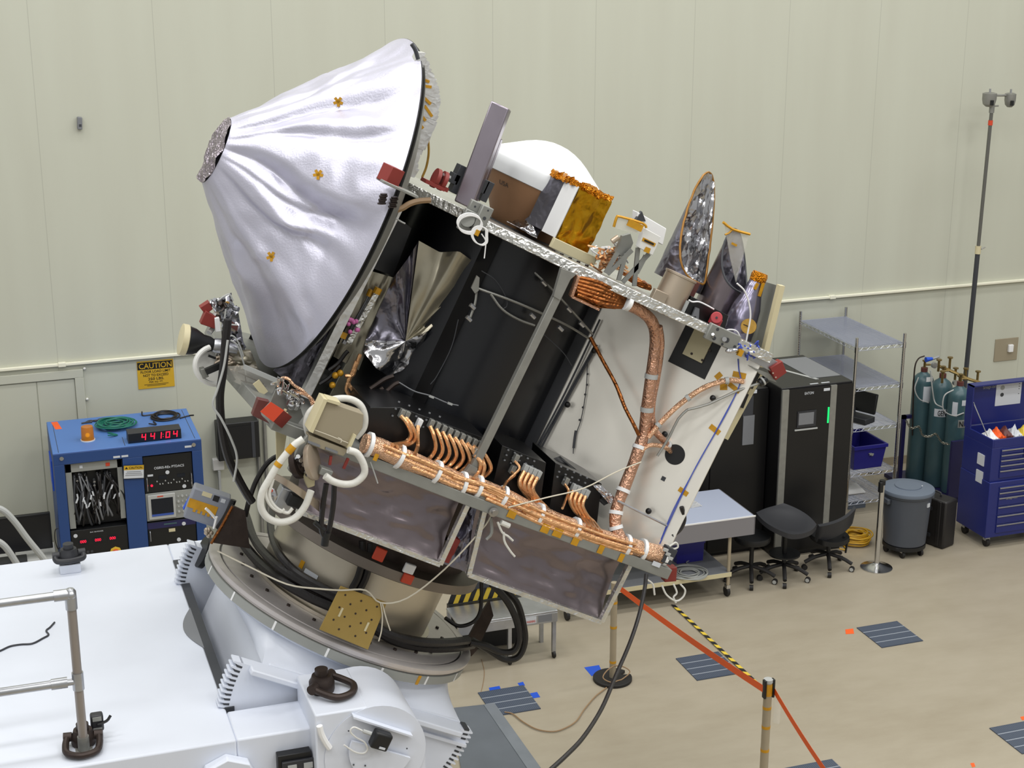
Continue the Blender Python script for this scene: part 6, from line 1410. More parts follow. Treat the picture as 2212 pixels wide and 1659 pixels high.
# tan sensor can, maroon box
cc = PY(1450, 640, 8.2); tn = MB().lathe(cc, AX, [(0.0, -0.06), (0.095, -0.06), (0.095, 0.125), (0.10, 0.128), (0.10, 0.138), (0.06, 0.142), (0.0, 0.142)], 32).out('sensor_can', 'tan_metal', SP)
abox(PY(1423, 640, 8.1), 0.045, 0.02, 0.033, 'can_foot', 'tan_metal', tn, 0.003)
abox(PY(1482, 620, 8.3), 0.035, 0.06, 0.055, 'maroon_box', 'maroon', SP, 0.004, 0.4); abox(PY(1473, 655, 8.25), 0.035, 0.05, 0.05, 'maroon_box', 'maroon', SP, 0.004, 0.4)
abox(PY(1468, 645, 8.18), 0.014, 0.01, 0.014, 'connector', 'instrument_light', SP, 0.002); bar(PY(1448, 668, 8.12), PY(1460, 640, 8.12), 0.008, 0.008, 'dark_link', 'dark_grey', SP)
# black block with grey bracket and white arm
MB().prism([PY(x, y, 8.14) for x, y in ((1494, 640), (1574, 682), (1565, 715), (1545, 735), (1475, 690))], EY*0.25).out('black_block', 'black_panel', SP, bevel=0.003)
b = MB(); b.prism([PY(x, y, 8.12) for x, y in ((1493, 688), (1503, 664), (1511, 667), (1509, 697), (1503, 694), (1504, 684), (1499, 683), (1497, 690))], EY*0.015); b.out('forked_bracket', 'grey_paint', SP)
bar(PY(1486, 650, 8.1), PY(1474, 676, 8.1), 0.008, 0.008, 'white_link', 'instrument_light', SP)
wires('white_lead', [[(1488, 648), (1496, 652), (1510, 652), (1528, 660), (1542, 668)]], 8.1, 0.005, 'white_flat', SP)
b = MB(); b.cyl(PY(1548, 686, 8.05), PY(1546, 688, 8.12), 0.035, n=20); b.box(PY(1545, 694, 8.09), XX*0.034, EY*0.02, AX*0.024); rcp = b.out('red_cap', 'red_pink', SP, bevel=0.004); MB().cyl(PY(1548, 686, 8.045), PY(1548, 686, 8.05), 0.007, n=10).out('cap_screw', 'dark_grey', rcp)
# transparent bag with amber hem
bg_ = MB().prism([PY(x, y, 8.5) for x, y in ((1566, 487), (1618, 508), (1590, 610), (1578, 560))], EY*0.006).out('clear_bag', 'film_clear', SP)
b = MB(); b.tube([PY(x, y, 8.49) for x, y in ((1562, 480), (1582, 495), (1620, 506))], 0.009, 6, 2); b.out('amber_hem', 'kapton', bg_)
MB().tube([PY(x, y, 8.49) for x, y in ((1582, 495), (1575, 503), (1566, 507))], 0.006, 6, 2).out('amber_hem', 'kapton', bg_)
patch(1586, 528, 8.49, 0.02, 0.007, 'kapton', 'kapton_label', bg_)
# wrapped horn with orange top, gold disc
mat('mli_lilac', (140, 136, 156), 0.24, 0.85, foil=0.4, bscale=9, var=0.1)
h0, h1 = PY(1585, 735, 8.3), PY(1638, 602, 8.3); ha_ = (h1-h0).normalized()
hn = MB(); hn.lathe(h0, ha_, [(0.10, 0), (0.098, 0.1), (0.085, 0.22), (0.06, 0.30), (0.045, (h1-h0).length)], 24); hn.out('wrapped_horn', 'mli_lilac', SP)
b = MB(); b.lathe(h1-ha_*0.03, ha_, [(0.047, 0), (0.05, 0.02), (0.052, 0.05), (0.045, 0.07), (0.0, 0.072)], 14); b.out('orange_cap', 'kapton_crumple', SP, flat=True)
for x0_, y0_, x1_, y1_ in ((1637, 612, 1630, 625), (1649, 612, 1640, 640)): bar(PY(x0_, y0_, 8.24), PY(x1_, y1_, 8.24), 0.01, 0.003, 'kapton_strip', 'kapton', SP)
gd = MB().cyl(PY(1617, 705, 8.15), PY(1618, 705, 8.18), 0.046, n=28).out('gold_disc', 'gold_disc', SP); bar(PY(1606, 701, 8.148), PY(1629, 710, 8.148), 0.003, 0.002, 'dark_line', 'dark_steel', gd)
wires('white_wire', [[(1592, 612), (1608, 628), (1618, 655), (1621, 685), (1615, 720), (1611, 742)], [(1560, 718), (1575, 712), (1592, 716), (1600, 735), (1602, 752)], [(1562, 722), (1580, 727), (1592, 740), (1602, 752)]], 8.05, 0.005, 'white_flat', SP)
# end panel on the right side, seen from its inner face
def slab_px(name, front, dy, m_, par=SP): return MB().prism([PY(x, y, 8.2) for x, y in front], EY*dy).out(name, m_, par)
ep = MB(); x_e = 1.52
ep_pts = [(8.0, 3.02), (8.6, 3.02), (8.6, 1.86), (8.0, 1.86)]
pA_, pB_, pC_, pD_ = PY(1684, 618, 8.15), PY(1643, 606, 8.6), PY(1600, 800, 8.6), PY(1641, 790, 8.15)
ep.prism([pA_, pB_, pC_, pD_], XX*0.004); epo = ep.out('end_panel', 'plate_grey', SP)
bar(PY(1687, 616, 8.14), PY(1644, 792, 8.14), 0.018, 0.02, 'panel_edge', 'cream', epo); bar(PY(1642, 800, 8.14), PY(1563, 945, 8.14), 0.018, 0.03, 'panel_edge', 'cream', epo)
for a, c in (((1637, 806), (1620, 838)), ((1612, 850), (1600, 880))): bar(PY(a[0], a[1], 8.1), PY(c[0], c[1], 8.1), 0.014, 0.01, 'black_strip', 'black', epo)
# clamp plates at deck corners
def clamp(px_, py_, y, w_, h_, holes, rot=0.0):
    c = PY(px_, py_, y); u_ = XX*math.cos(rot)+AX*math.sin(rot); v_ = AX*math.cos(rot)-XX*math.sin(rot)
    o = MB().box(c, u_*w_, EY*0.018, v_*h_).out('clamp_plate', 'plate_grey', SP, bevel=0.006)
    for a, b_, r in holes: q = c+u_*(w_*a)+v_*(h_*b_); MB().cyl(q-EY*0.0195, q-EY*0.015, r, n=14).out('clamp_hole', 'dark_grey', o)
    return c, u_, v_, o
c, u_, v_, o = clamp(1012, 478, 7.98, 0.045, 0.06, ((-.3, .2, .007), (.4, -.4, .006)))
MB().cyl(PY(1010, 474, 7.95), PY(1010, 474, 7.98), 0.04, n=20).out('boss', 'plate_grey', o)
c, u_, v_, o = clamp(1043, 470, 7.95, 0.034, 0.066, ((.1, .0, .010), (.1, .7, .005), (.1, -.75, .005)))
clamp(1024, 445, 7.99, 0.03, 0.03, ((0, 0, .006),))
c, u_, v_, o = clamp(1560, 728, 7.97, 0.11, 0.05, ((-.55, .6, .010), (.25, -.1, .016), (-.5, -.5, .012), (.1, -.75, .008), (.85, -.4, .009)))
MB().cyl(PY(1565, 733, 7.93), PY(1565, 733, 7.96), 0.014, n=14).out('bolt', 'chrome', o); MB().cyl(PY(1540, 722, 7.92), PY(1540, 730, 7.96), 0.008, n=8).out('pin', 'chrome', o)
c, u_, v_, o = clamp(1055, 1085, 7.92, 0.09, 0.052, ((-.4, .75, .010), (-.05, .1, .013), (.35, .6, .010), (-.6, -.2, .010), (.85, .75, .007)), -0.1)
MB().lathe(PY(1065, 1105, 7.885), -EY, [(0.0, 0), (0.028, 0), (0.028, 0.012), (0.015, 0.015), (0.015, 0.03), (0, 0.03)], 20).out('bolt', 'steel', o)
clamp(1000, 1050, 7.96, 0.03, 0.04, ((0, 0.4, .006), (0, -.4, .006)))
# white wire coils at clamps
b = MB()
for k in range(4): b.tube([PY(1013+26*math.cos(a*0.785)+k, 480+20*math.sin(a*0.785)+k*2, 7.93) for a in range(8)], 0.0035, 5, 4, closed=True)
for k in range(3): b.tube([PY(1035+14*math.cos(a*0.785)+4*math.sin(a)+k*2, 508+20*math.sin(a*0.785)+k, 7.93) for a in range(8)], 0.0035, 5, 4, closed=True)
b.tube([PY(x, y, 7.93) for x, y in ((1040, 505), (1049, 520), (1048, 540), (1046, 558))], 0.0035, 5, 4); b.out('white_wire', 'white_flat', SP)
patch(1031, 503, 7.925, 0.012, 0.016, 'kapton', 'kapton_tab', SP)
wires('white_wire', [[(1075, 1128), (1085, 1150), (1097, 1158), (1108, 1168)], [(1088, 1150), (1090, 1170), (1102, 1190), (1112, 1202)]], 7.9, 0.007, 'hose_white', SP)
MB().cyl(PY(1082, 1128, 7.9), PY(1100, 1136, 7.9), 0.016, n=10).out('white_plug', 'hose_white', SP)
# lower right corner: arm and red covers
br_ = bar(PY(1600, 752, 8.0), PY(1676, 794, 8.0), 0.035, 0.03, 'corner_arm', 'alu', SP, 0.003)
rc2 = MB().prism([PY(x, y, 7.95) for x, y in ((1664, 795), (1690, 780), (1700, 805), (1676, 822))], EY*0.06).out('red_cover', 'red_cover', SP, bevel=0.003)
for x, y in ((1670, 806), (1676, 815)): MB().cyl(PY(x, y, 7.945), PY(x, y, 7.955), 0.005, n=8).out('screw', 'tan_metal', rc2)
MB().prism([PY(x, y, 7.98) for x, y in ((1618, 790), (1664, 808), (1678, 826), (1660, 820))], EY*0.03).out('arm_gusset', 'plate_grey', SP)
b = MB(); b.cyl(PY(1640, 828, 8.0), PY(1655, 818, 8.0), 0.026, n=12); b.out('black_coupling', 'black', SP); MB().cyl(PY(1646, 824, 7.99), PY(1649, 822, 7.99), 0.0285, n=12).out('coupling_band', 'instrument_light', SP)
wires('corner_rod', [[(1640, 828), (1590, 845), (1530, 873), (1485, 885)], [(1485, 885), (1465, 905), (1445, 945), (1420, 985)]], 8.0, 0.008, 'alu_dull', SP, 2)
b = MB(); R = random.Random(33)
for i in range(14): x0_, y0_ = R.uniform(1598, 1640), R.uniform(740, 775); b.tube([PY(x0_, y0_, 7.97), PY(x0_+R.uniform(-10, 10), y0_+R.uniform(-8, 10), 7.95), PY(x0_+R.uniform(-8, 14), y0_+R.uniform(-4, 14), 7.97)], 0.005, 5, 3)
b.out('wire_tangle', 'blue_wire', SP)['kind'] = 'stuff'
MB().sph(PY(1582, 757, 7.95), 0.03, 8, (1.5, 0.7, 0.6)).out('crumpled_bag', 'mli_silver', SP, flat=True); MB().box(PY(1599, 762, 7.94), XX*0.014, EY*0.01, AX*0.02).out('kapton_tab', 'kapton', SP)
b = MB(); b.tube([onp(x, y, 0.012) for x, y in ((1594, 775), (1596, 800), (1600, 820), (1592, 845), (1570, 890), (1545, 935), (1505, 1005), (1470, 1075), (1440, 1140), (1425, 1175))], 0.0032, 6, 4); b.tube([onp(x, y, 0.012) for x, y in ((1585, 860), (1550, 925), (1500, 1015), (1455, 1100), (1428, 1165))], 0.003, 5, 4); b.out('blue_wire', 'blue_wire', SP)

# ---------------------------------------------------------------- copper harness
def bundle(name, px, y, r, m_, par=SP, k=6, seed=1, n=12):
    P = crom([PY(p[0], p[1], p[2] if len(p) > 2 else y) for p in px], k); N_ = len(P); b = MB()
    b.tube(P, r, n, 1, rr=lambda f: r*(0.92+0.16*abs(noise.noise(V((f*9, seed, 0))))))
    return b.out(name, m_, par), P
def ties(P, fr, r, par, m_='white_flat', w_=0.011):
    for f in fr:
        i = int(f*(len(P)-2)); d = (P[i+1]-P[i]).normalized(); MB().cyl(P[i]-d*w_, P[i]+d*w_, r*1.10, n=16).out('tie_band', m_, par)
yh = 7.93
hb_, P = bundle('edge_harness', [(785, 957), (820, 968), (870, 990), (930, 1015), (990, 1042), (1030, 1052), (1075, 1070), (1120, 1092), (1170, 1115), (1230, 1138), (1290, 1160), (1350, 1178), (1400, 1192), (1430, 1200)], yh+0.02, 0.060, 'copper', seed=2)
ties(P, (0.035, 0.15, 0.25, 0.33, 0.39, 0.49, 0.62, 0.72, 0.86, 0.92), 0.064, hb_)
MB().cyl(P[-1], P[-1]+(P[-1]-P[-3]).normalized()*0.02, 0.064, n=16).out('end_collar', 'white_flat', hb_)
R = random.Random(6)
b = MB()
for i in range(16):
    off = V((R.uniform(-.03, .03), -0.056+R.uniform(-.006, .01), R.uniform(-.045, .05))); s0 = R.randint(0, len(P)-30); b.tube([q+off for q in P[s0:s0+28:4]], 0.011, 6, 2)
b.out('harness_strand', 'copper_wire', hb_)['kind'] = 'stuff'
tr, P2 = bundle('trunk_harness', [(1352, 655, 8.08), (1385, 672, 8.1), (1408, 695, 8.12), (1416, 730, 8.15), (1410, 790, 8.15), (1400, 860, 8.14), (1392, 930, 8.13), (1375, 985, 8.1), (1350, 1050, 8.06), (1332, 1100, 8.02), (1330, 1140, 7.98), (1345, 1172, 7.94)], 8.1, 0.038, 'copper_pale', seed=7)
ties(P2, (0.62, 0.76, 0.86, 0.93), 0.040, tr); ties(P2, (0.40, 0.5), 0.036, tr, 'instrument_light', 0.014)
tr2, P3 = bundle('trunk_harness', [(1424, 705, 8.12), (1428, 745, 8.15), (1420, 810, 8.16), (1408, 880, 8.15), (1412, 925, 8.14), (1432, 950, 8.14), (1450, 970, 8.18)], 8.1, 0.022, 'copper_pale', seed=9)
ties(P3, (0.96,), 0.024, tr2)
br1, P4_ = bundle('branch_harness', [(1400, 945, 8.1), (1428, 912, 8.1), (1470, 872, 8.08), (1520, 838, 8.05), (1570, 822, 8.02), (1606, 824, 8.0)], 8.1, 0.017, 'copper', seed=4)
ties(P4_, (0.2, 0.5, 0.85), 0.019, br1, 'instrument_light')
bundle('branch_harness', [(1275, 728, 8.45), (1300, 775, 8.4), (1330, 830, 8.3), (1350, 880, 8.2), (1368, 915, 8.12), (1380, 940, 8.1)], 8.2, 0.012, 'copper_dark', seed=5)
bundle('branch_harness', [(1385, 975, 8.08), (1400, 963, 8.08), (1420, 962, 8.1), (1440, 968, 8.12), (1455, 985, 8.18), (1466, 1004, 8.2)], 8.1, 0.014, 'copper', seed=6)
# copper fan under the upper deck
b = MB()
for i in range(18):
    f = i/17; x0_, y0_ = 1235+18*f*0.4, 640+f*0; 
    a = PY(1240+8*f, 596+45*f, 8.05+0.1*(i % 3)); m2 = PY(1300, 612+48*f, 8.02+0.04*(i % 3)); e = PY(1352, 646+18*f, 8.06)
    b.tube([a, m2, e], 0.011, 6, 5)
b.out('harness_fan', 'copper_dark', SP)
MB().prism([PY(x, y, 8.16) for x, y in ((1247, 590), (1300, 612), (1340, 640), (1330, 668), (1290, 665), (1233, 640))], EY*0.01).out('fan_sheet', 'copper_dark', SP)
bar(PY(1248, 595, 8.0), PY(1233, 640, 8.0), 0.008, 0.02, 'fan_frame', 'copper_pale', SP); bar(PY(1233, 640, 8.0), PY(1292, 668, 8.0), 0.006, 0.02, 'fan_frame', 'copper_pale', SP)
q = PY(1356, 655, 8.04); MB().cyl(q-XX*0.012, q+XX*0.012, 0.045, n=18).out('tie_band', 'white_flat', SP)
# avionics boxes with connectors and pigtails
def avbox(quad, y, dy, name='avionics_box'):
    o = MB().prism([PY(p[0], p[1], y) for p in quad], EY*dy).out(name, 'black_panel', SP, bevel=0.003); return o
a1 = avbox(((800, 880), (865, 880), (1052, 948), (1018, 1052), (780, 965)), 8.12, 0.45)
a2 = avbox(((1085, 962), (1180, 1000), (1165, 1105), (1060, 1062)), 8.14, 0.4)
a3 = avbox(((1200, 1000), (1300, 1045), (1290, 1130), (1185, 1110)), 8.16, 0.4)
def pigtail(par, top, bend, end, y, r=0.0125, plug='alu_dull'):
    c = PY(top[0], top[1], y); MB().box(c, XX*0.014, EY*0.02, AX*0.026).out('connector', plug, par, bevel=0.003)
    P = [PY(top[0]-2, top[1]+6, y-0.02)]+[PY(b_[0], b_[1], y-0.05) for b_ in bend]+[PY(end[0], end[1], yh-0.02)]
    MB().tube(P, r, 7, 5).out('pigtail', 'copper_wire', par)
for k in range(9):
    x0_, y0_ = 931+k*13.3, 915+k*6.0; pigtail(a1, (x0_, y0_), [(x0_+6+k, y0_+26), (x0_+10+1.5*k, y0_+52), (x0_-2, y0_+74)], (x0_-22, y0_+85+k*0.4), 8.10)
for x0_, y0_ in ((868, 893), (878, 897)): pigtail(a1, (x0_, y0_), [(x0_+10, y0_+20), (x0_+20, y0_+45), (x0_+8, y0_+62)], (x0_-20, y0_+68), 8.10)
pigtail(a1, (905, 914), [(902, 940), (902, 965)], (895, 985), 8.10, plug='white_flat')
pigtail(a1, (1034, 985), [(1046, 1005), (1040, 1030)], (1028, 1040), 8.05); pigtail(a1, (1028, 978), [(1038, 1000), (1032, 1022)], (1022, 1035), 8.05)
for k in range(4):
    x0_, y0_ = 1134+k*9.4, 1012+k*4.4; pigtail(a2, (x0_, y0_), [(x0_-12, y0_+30), (x0_-2, y0_+50), (x0_+18, y0_+72)], (x0_+38, y0_+92), 8.12, 0.014, 'instrument_light')
pigtail(a2, (1114, 990), [(1122, 1012), (1100, 1035), (1090, 1055)], (1105, 1072), 8.12, 0.008); pigtail(a2, (1107, 1014), [(1112, 1026), (1095, 1040)], (1088, 1052), 8.12, 0.008)
for k in range(4):
    x0_, y0_ = 1239+k*9.0, 1054+k*4.0; pigtail(a3, (x0_, y0_), [(x0_-8, y0_+26), (x0_+2, y0_+48), (x0_+16, y0_+62)], (x0_+32, y0_+84), 8.14, 0.013, 'instrument_light')
pigtail(a3, (1222, 1040), [(1228, 1060), (1222, 1080)], (1215, 1098), 8.14, 0.008)
for par, (x0_, y0_, dx, dy, ex, ey) in ((a1, (862, 868, 22, 8, -14, 30)), (a2, (1098, 972, 14, 6, -8, 22)), (a3, (1212, 1008, 14, 6, -8, 22))):
    b = MB()
    for i in range(5):
        for j in range(3): b.box(PY(x0_+dx*i+ex*j*0.5, y0_+dy*i+ey*j*0.5, 8.11 if par is a1 else 8.13), XX*0.005, EY*0.004, AX*0.004)
    b.out('box_screws', 'grey_paint', par)
foil('black_foil_roll', [PY(1190, 992, 8.3), PY(1210, 985, 8.3), PY(1325, 1082, 8.15), PY(1305, 1092, 8.15)], 0.03, 12, 'black', SP, 8, 20)
foil('silver_foil_roll', [PY(1280, 1048, 8.12), PY(1296, 1046, 8.12), PY(1332, 1078, 8.08), PY(1316, 1088, 8.08)], 0.02, 13, 'mli_silver', SP, 8, 10)
wires('white_rod', [[(1335, 1082), (1380, 1105), (1440, 1135)]], 8.0, 0.008, 'alu', SP, 2)
wires('thread', [[(1098, 1096), (1180, 1075), (1260, 1055), (1330, 1020), (1385, 998)]], 7.88, 0.004, 'string', SP, 4)
# edge tapes on the lower deck
for x, y, w_ in ((1106, 1110, 0.026), (1178, 1142, 0.026), (1205, 1151, 0.03), (1243, 1169, 0.022), (1298, 1187, 0.018), (1342, 1205, 0.016)): patch(x, y, 9.1-1.215, w_, 0.026, 'kapton', 'kapton_tape', bd)
patch(1418, 1219, 9.1-1.216, 0.028, 0.014, 'paper', 'paper_label', bd); patch(1417, 1010, 8.0, 0.001, 0.001, 'paper', 'paper_label', bd)
for x, y in ((812, 988),): patch(x, y, 9.1-1.215, 0.012, 0.02, 'kapton', 'kapton_tape', bd)
# end connectors at lower right and red cover
abox(PY(1442, 1198, 7.92), 0.035, 0.03, 0.05, 'connector_stack', 'dark_grey', SP, 0.003)
for k in range(3): abox(PY(1438+k*5, 1188+k*9, 7.89), 0.016, 0.006, 0.01, 'connector', 'instrument_light', SP, 0.002)
rc3 = MB().prism([PY(x, y, 7.93) for x, y in ((1438, 1228), (1463, 1226), (1461, 1256), (1436, 1258))], EY*0.06).out('red_cover', 'red_cover', SP, bevel=0.003)
wires('black_hose', [[(1472, 1095), (1478, 1120), (1470, 1142), (1452, 1158)]], 8.0, 0.014, 'cable_black', SP)
for P in ([(1446, 1180), (1460, 1172), (1464, 1182), (1450, 1188)], [(1430, 1265), (1440, 1285), (1460, 1298), (1475, 1290), (1480, 1275), (1470, 1262)], [(1455, 1262), (1462, 1280), (1455, 1290), (1460, 1302)], [(1395, 1250), (1410, 1262), (1414, 1285)]): MB().tube([PY(x, y, 7.9) for x, y in P], 0.006, 6, 5).out('tie_tail', 'hose_white', SP)
cable('black_cable', [PY(1396, 1240, 7.85), PY(1392, 1275, 7.8), PY(1380, 1330, 7.7), PY(1360, 1390, 7.5), PY(1330, 1460, 7.2), PY(1300, 1530, 6.9), PY(1262, 1590, 6.6), PY(1225, 1630, 6.4), PY(1170, 1680, 6.2)], 0.012, 'cable_black', 'long thin black cable running from the spacecraft corner to the bottom edge', 'cable')

# lower foil skirts below the lower deck
def skirt(quad, ys, seed, frame):
    cs = [PY(p[0], p[1], y) for p, y in zip(quad, ys)]
    s_ = foil('foil_skirt', cs, 0.034, seed, 'mli_dark', SP, 36, 24, sc=2.6, bulge=0.10)
    for i, j in frame: 
        p, q = cs[i], cs[j]; ax_ = (q-p).normalized(); s2 = ax_.cross(EY).normalized(); MB().box((p+q)/2-EY*0.015, s2*0.014, EY*0.018, ax_*((q-p).length/2)).out('skirt_edge', 'alu_foil', s_)
    return s_
skirt(((672, 965), (1010, 1082), (948, 1216), (640, 1100)), (7.98, 7.93, 7.98, 8.05), 21, ((1, 2), (2, 3)))
skirt(((1045, 1095), (1360, 1212), (1296, 1340), (1010, 1238)), (7.95, 7.95, 8.0, 8.0), 26, ((0, 3), (1, 2), (2, 3)))
foil('corner_blanket', [PY(1008, 1085, 8.15), PY(1045, 1098, 8.1), PY(1012, 1238, 8.1), PY(950, 1215, 8.15)], 0.05, 31, 'mli_grey', SP, 10, 16)
for x, y in ((978, 1178), (968, 1195)): abox(PY(x, y, 8.05), 0.02, 0.03, 0.05, 'red_plug', 'red_cover', SP, 0.004)
b = MB(); b.tube([PY(1060, 1118, 8.0), PY(1062, 1150, 8.0), PY(1050, 1165, 8.0)], 0.01, 6, 3); b.out('white_ribbon', 'instrument_light', SP)

# ---------------------------------------------------------------- left end: thruster, small dish, gimbal
yT = 8.75
t = thing('thruster', None, None, PY(420, 735, yT)); t.parent = SP; t.location = PY(420, 735, yT)-WL['spacecraft']
n0, n1 = PY(460, 745, yT), PY(398, 734, yT); na = (n1-n0).normalized(); Ln = (n1-n0).length
MB().lathe(n0, na, [(0.035, 0.0), (0.045, 0.02), (0.05, Ln*0.35), (0.075, Ln*0.65), (0.085, Ln*0.93)], 28, cap=False).out('nozzle', 'black', t)
MB().lathe(n0, na, [(0.086, Ln*0.9), (0.09, Ln*0.92), (0.09, Ln*1.12), (0.085, Ln*1.13), (0.0, Ln*1.131)], 28).out('nozzle_cover', 'cream', t)
MB().lathe(n0, na, [(0.0, -0.14), (0.03, -0.14), (0.03, -0.08), (0.045, -0.075), (0.045, -0.02), (0.04, 0)], 18).out('valve_body', 'alu', t)
b = MB(); R = random.Random(41)
for i in range(20): x0_, y0_ = R.uniform(455, 505), R.uniform(640, 700); b.tube([PY(x0_, y0_, yT+0.1), PY(x0_+R.uniform(-14, 14), y0_+R.uniform(-14, 14), yT+0.05), PY(x0_+R.uniform(-10, 14), y0_+R.uniform(-5, 20), yT+0.1)], 0.008, 6, 3)
b.out('line_tangle', 'alu', t)['kind'] = 'stuff'
b = MB()
for i in range(12): x0_, y0_ = R.uniform(462, 510), R.uniform(690, 790); b.tube([PY(x0_, y0_, yT+0.12), PY(x0_+R.uniform(-14, 14), y0_+R.uniform(-18, 18), yT+0.06), PY(x0_+R.uniform(-10, 14), y0_+R.uniform(-5, 24), yT+0.1)], 0.007, 6, 3)
b.out('line_tangle', 'steel', t)['kind'] = 'stuff'
MB().prism([PY(x, y, yT+0.02) for x, y in ((445, 672), (475, 690), (468, 712), (433, 700))], EY*0.06).out('red_cover', 'red_cover', t, bevel=0.003)
MB().prism([PY(x, y, yT+0.05) for x, y in ((432, 665), (452, 652), (460, 668), (444, 680))], EY*0.06).out('red_cover', 'red_cover', t, bevel=0.003)
MB().prism([PY(x, y, yT+0.0) for x, y in ((464, 688), (474, 686), (478, 716), (466, 718))], EY*0.03).out('white_valve', 'white_flat', t, bevel=0.003)
MB().prism([PY(x, y, yT) for x, y in ((484, 694), (498, 690), (502, 700), (486, 704))], EY*0.02).out('kapton_tab', 'kapton', t); MB().prism([PY(x, y, yT) for x, y in ((495, 690), (515, 705), (512, 716), (498, 706))], EY*0.02).out('maroon_tab', 'maroon', t)
foil('foil_wrap', [PY(495, 735, yT+0.1), PY(520, 728, yT+0.1), PY(532, 750, yT+0.12), PY(505, 765, yT+0.1)], 0.04, 42, 'mli_silver', t, 8, 8)
# small white antenna hoop with its black arm
sd = thing('small_dish', None, None, PY(455, 790, yT)); sd.parent = SP; sd.location = PY(455, 790, yT)-WL['spacecraft']
MB().tube([PY(468+46*math.cos(a), 789+41*math.sin(a), yT-0.05+0.05*math.cos(a)) for a in [math.radians(q_) for q_ in range(75, 262, 11)]], 0.016, 10, 3).out('hoop_rim', 'white_plastic', sd)
MB().prism([PY(468+40*math.cos(a), 789+36*math.sin(a), yT+0.02) for a in [math.radians(q_) for q_ in range(70, 271, 12)]], EY*0.012).out('hoop_plate', 'white_plastic', sd)
MB().prism([PY(x, y, yT-0.1) for x, y in ((432, 798), (442, 796), (452, 814), (436, 820))], EY*0.05).out('grey_block', 'plate_grey', sd, bevel=0.004)
bar(PY(444, 803, yT-0.13), PY(484, 786, yT-0.13), 0.017, 0.015, 'black_arm', 'black', sd)
bar(PY(450, 768, yT-0.05), PY(466, 774, yT-0.05), 0.006, 0.006, 'dark_pin', 'black', sd)
foil('tan_foil', [PY(478, 762, yT+0.02), PY(540, 755, yT+0.05), PY(560, 800, yT+0.05), PY(480, 800, yT+0.02)], 0.05, 61, 'film_tan', SP, 10, 10)
foil('silver_wrap', [PY(478, 690, yT+0.12), PY(512, 660, yT+0.12), PY(530, 760, yT+0.14), PY(480, 765, yT+0.12)], 0.06, 62, 'mli_silver', SP, 10, 14)
foil('silver_wrap', [PY(455, 650, yT+0.16), PY(500, 632, yT+0.16), PY(505, 680, yT+0.16), PY(468, 690, yT+0.16)], 0.06, 63, 'mli_silver', SP, 10, 10)
R = random.Random(71)
for k in range(16):
    x0_, y0_ = R.uniform(460, 506), R.uniform(640, 720); d = V((R.uniform(-1, 1), -0.6, R.uniform(-1, 1))).normalized(); p = PY(x0_, y0_, yT+0.08); MB().cyl(p, p+d*R.uniform(.03, .06), R.uniform(.009, .016), n=8).out('fitting', R.choice(('alu', 'chrome', 'white_plastic', 'dark_steel', 'tan_metal')), t)
wires('pale_lead', [[(470, 650), (484, 640), (496, 636), (504, 650)], [(488, 668), (486, 690), (496, 700), (512, 702)], [(498, 735), (512, 745), (522, 770), (530, 800), (532, 830)], [(480, 742), (500, 725), (515, 740), (526, 770)]], yT-0.05, 0.005, 'instrument_light', SP)
b = MB(); R = random.Random(44)
for i in range(10): x0_, y0_ = R.uniform(470, 520), R.uniform(770, 800); b.tube([PY(x0_, y0_, yT), PY(x0_+R.uniform(-14, 20), y0_+R.uniform(-8, 14), yT), PY(x0_+R.uniform(0, 24), y0_+R.uniform(0, 18), yT+0.1)], 0.008, 6, 3)
b.out('line_tangle', 'tan_metal', SP)['kind'] = 'stuff'
# clear cover strip along the left deck edge
MB().prism([PY(x, y, 8.6) for x, y in ((490, 792), (527, 790), (602, 822), (582, 862), (500, 822))], EY*0.006).out('clear_cover', 'film_clear', SP)
bar(PY(527, 792, 8.55), PY(602, 824, 8.55), 0.012, 0.012, 'cover_rail', 'instrument_light', SP); bar(PY(489, 795, 8.58), PY(505, 822, 8.58), 0.012, 0.006, 'cover_end', 'plate_grey', SP); bar(PY(553, 825, 8.5), PY(572, 850, 8.5), 0.022, 0.006, 'white_flap', 'cream', SP)
wires('dark_lines', [[(515, 805), (545, 818), (570, 830)], [(520, 822), (545, 828), (575, 835)], [(530, 812), (532, 838)]], 8.62, 0.004, 'dark_steel', SP)
# connector cluster, red covers, copper leads
cplate = MB().prism([PY(x, y, 8.05) for x, y in ((596, 842), (645, 868), (655, 900), (640, 920), (580, 880))], EY*0.02).out('connector_plate', 'plate_grey', SP)
R = random.Random(51)
for i in range(16):
    x0_, y0_ = R.uniform(592, 648), 0; y0_ = 838+(x0_-592)*0.6+R.uniform(-14, 22); d = V((R.uniform(-.3, .3), -0.5, R.uniform(.4, 1))).normalized(); p = PY(x0_, y0_, 8.02)
    MB().cyl(p, p+d*R.uniform(0.03, 0.05), R.uniform(0.012, 0.018), n=10).out('connector', R.choice(('chrome', 'alu', 'dark_grey', 'chrome')), cplate)
b = MB()
for i in range(10): x0_ = R.uniform(590, 650); y0_ = 830+(x0_-592)*0.6; b.tube([PY(x0_, y0_, 8.0), PY(x0_+R.uniform(-16, 16), y0_+R.uniform(-24, 0), 7.97), PY(x0_+R.uniform(-5, 25), y0_+R.uniform(-10, 14), 8.0)], 0.004, 6, 3)
b.out('silver_leads', 'chrome', SP)['kind'] = 'stuff'
wires('copper_lead', [[(600, 835), (608, 818), (622, 818), (635, 832), (655, 845), (670, 862), (678, 885)], [(640, 848), (660, 852), (675, 868), (684, 890)], [(655, 850), (672, 860), (682, 878), (688, 895)]], 8.0, 0.009, 'copper', SP)
Q_ = [PY(x, y, 7.86) for x, y in ((562, 889), (585, 868), (613, 886), (590, 911))]
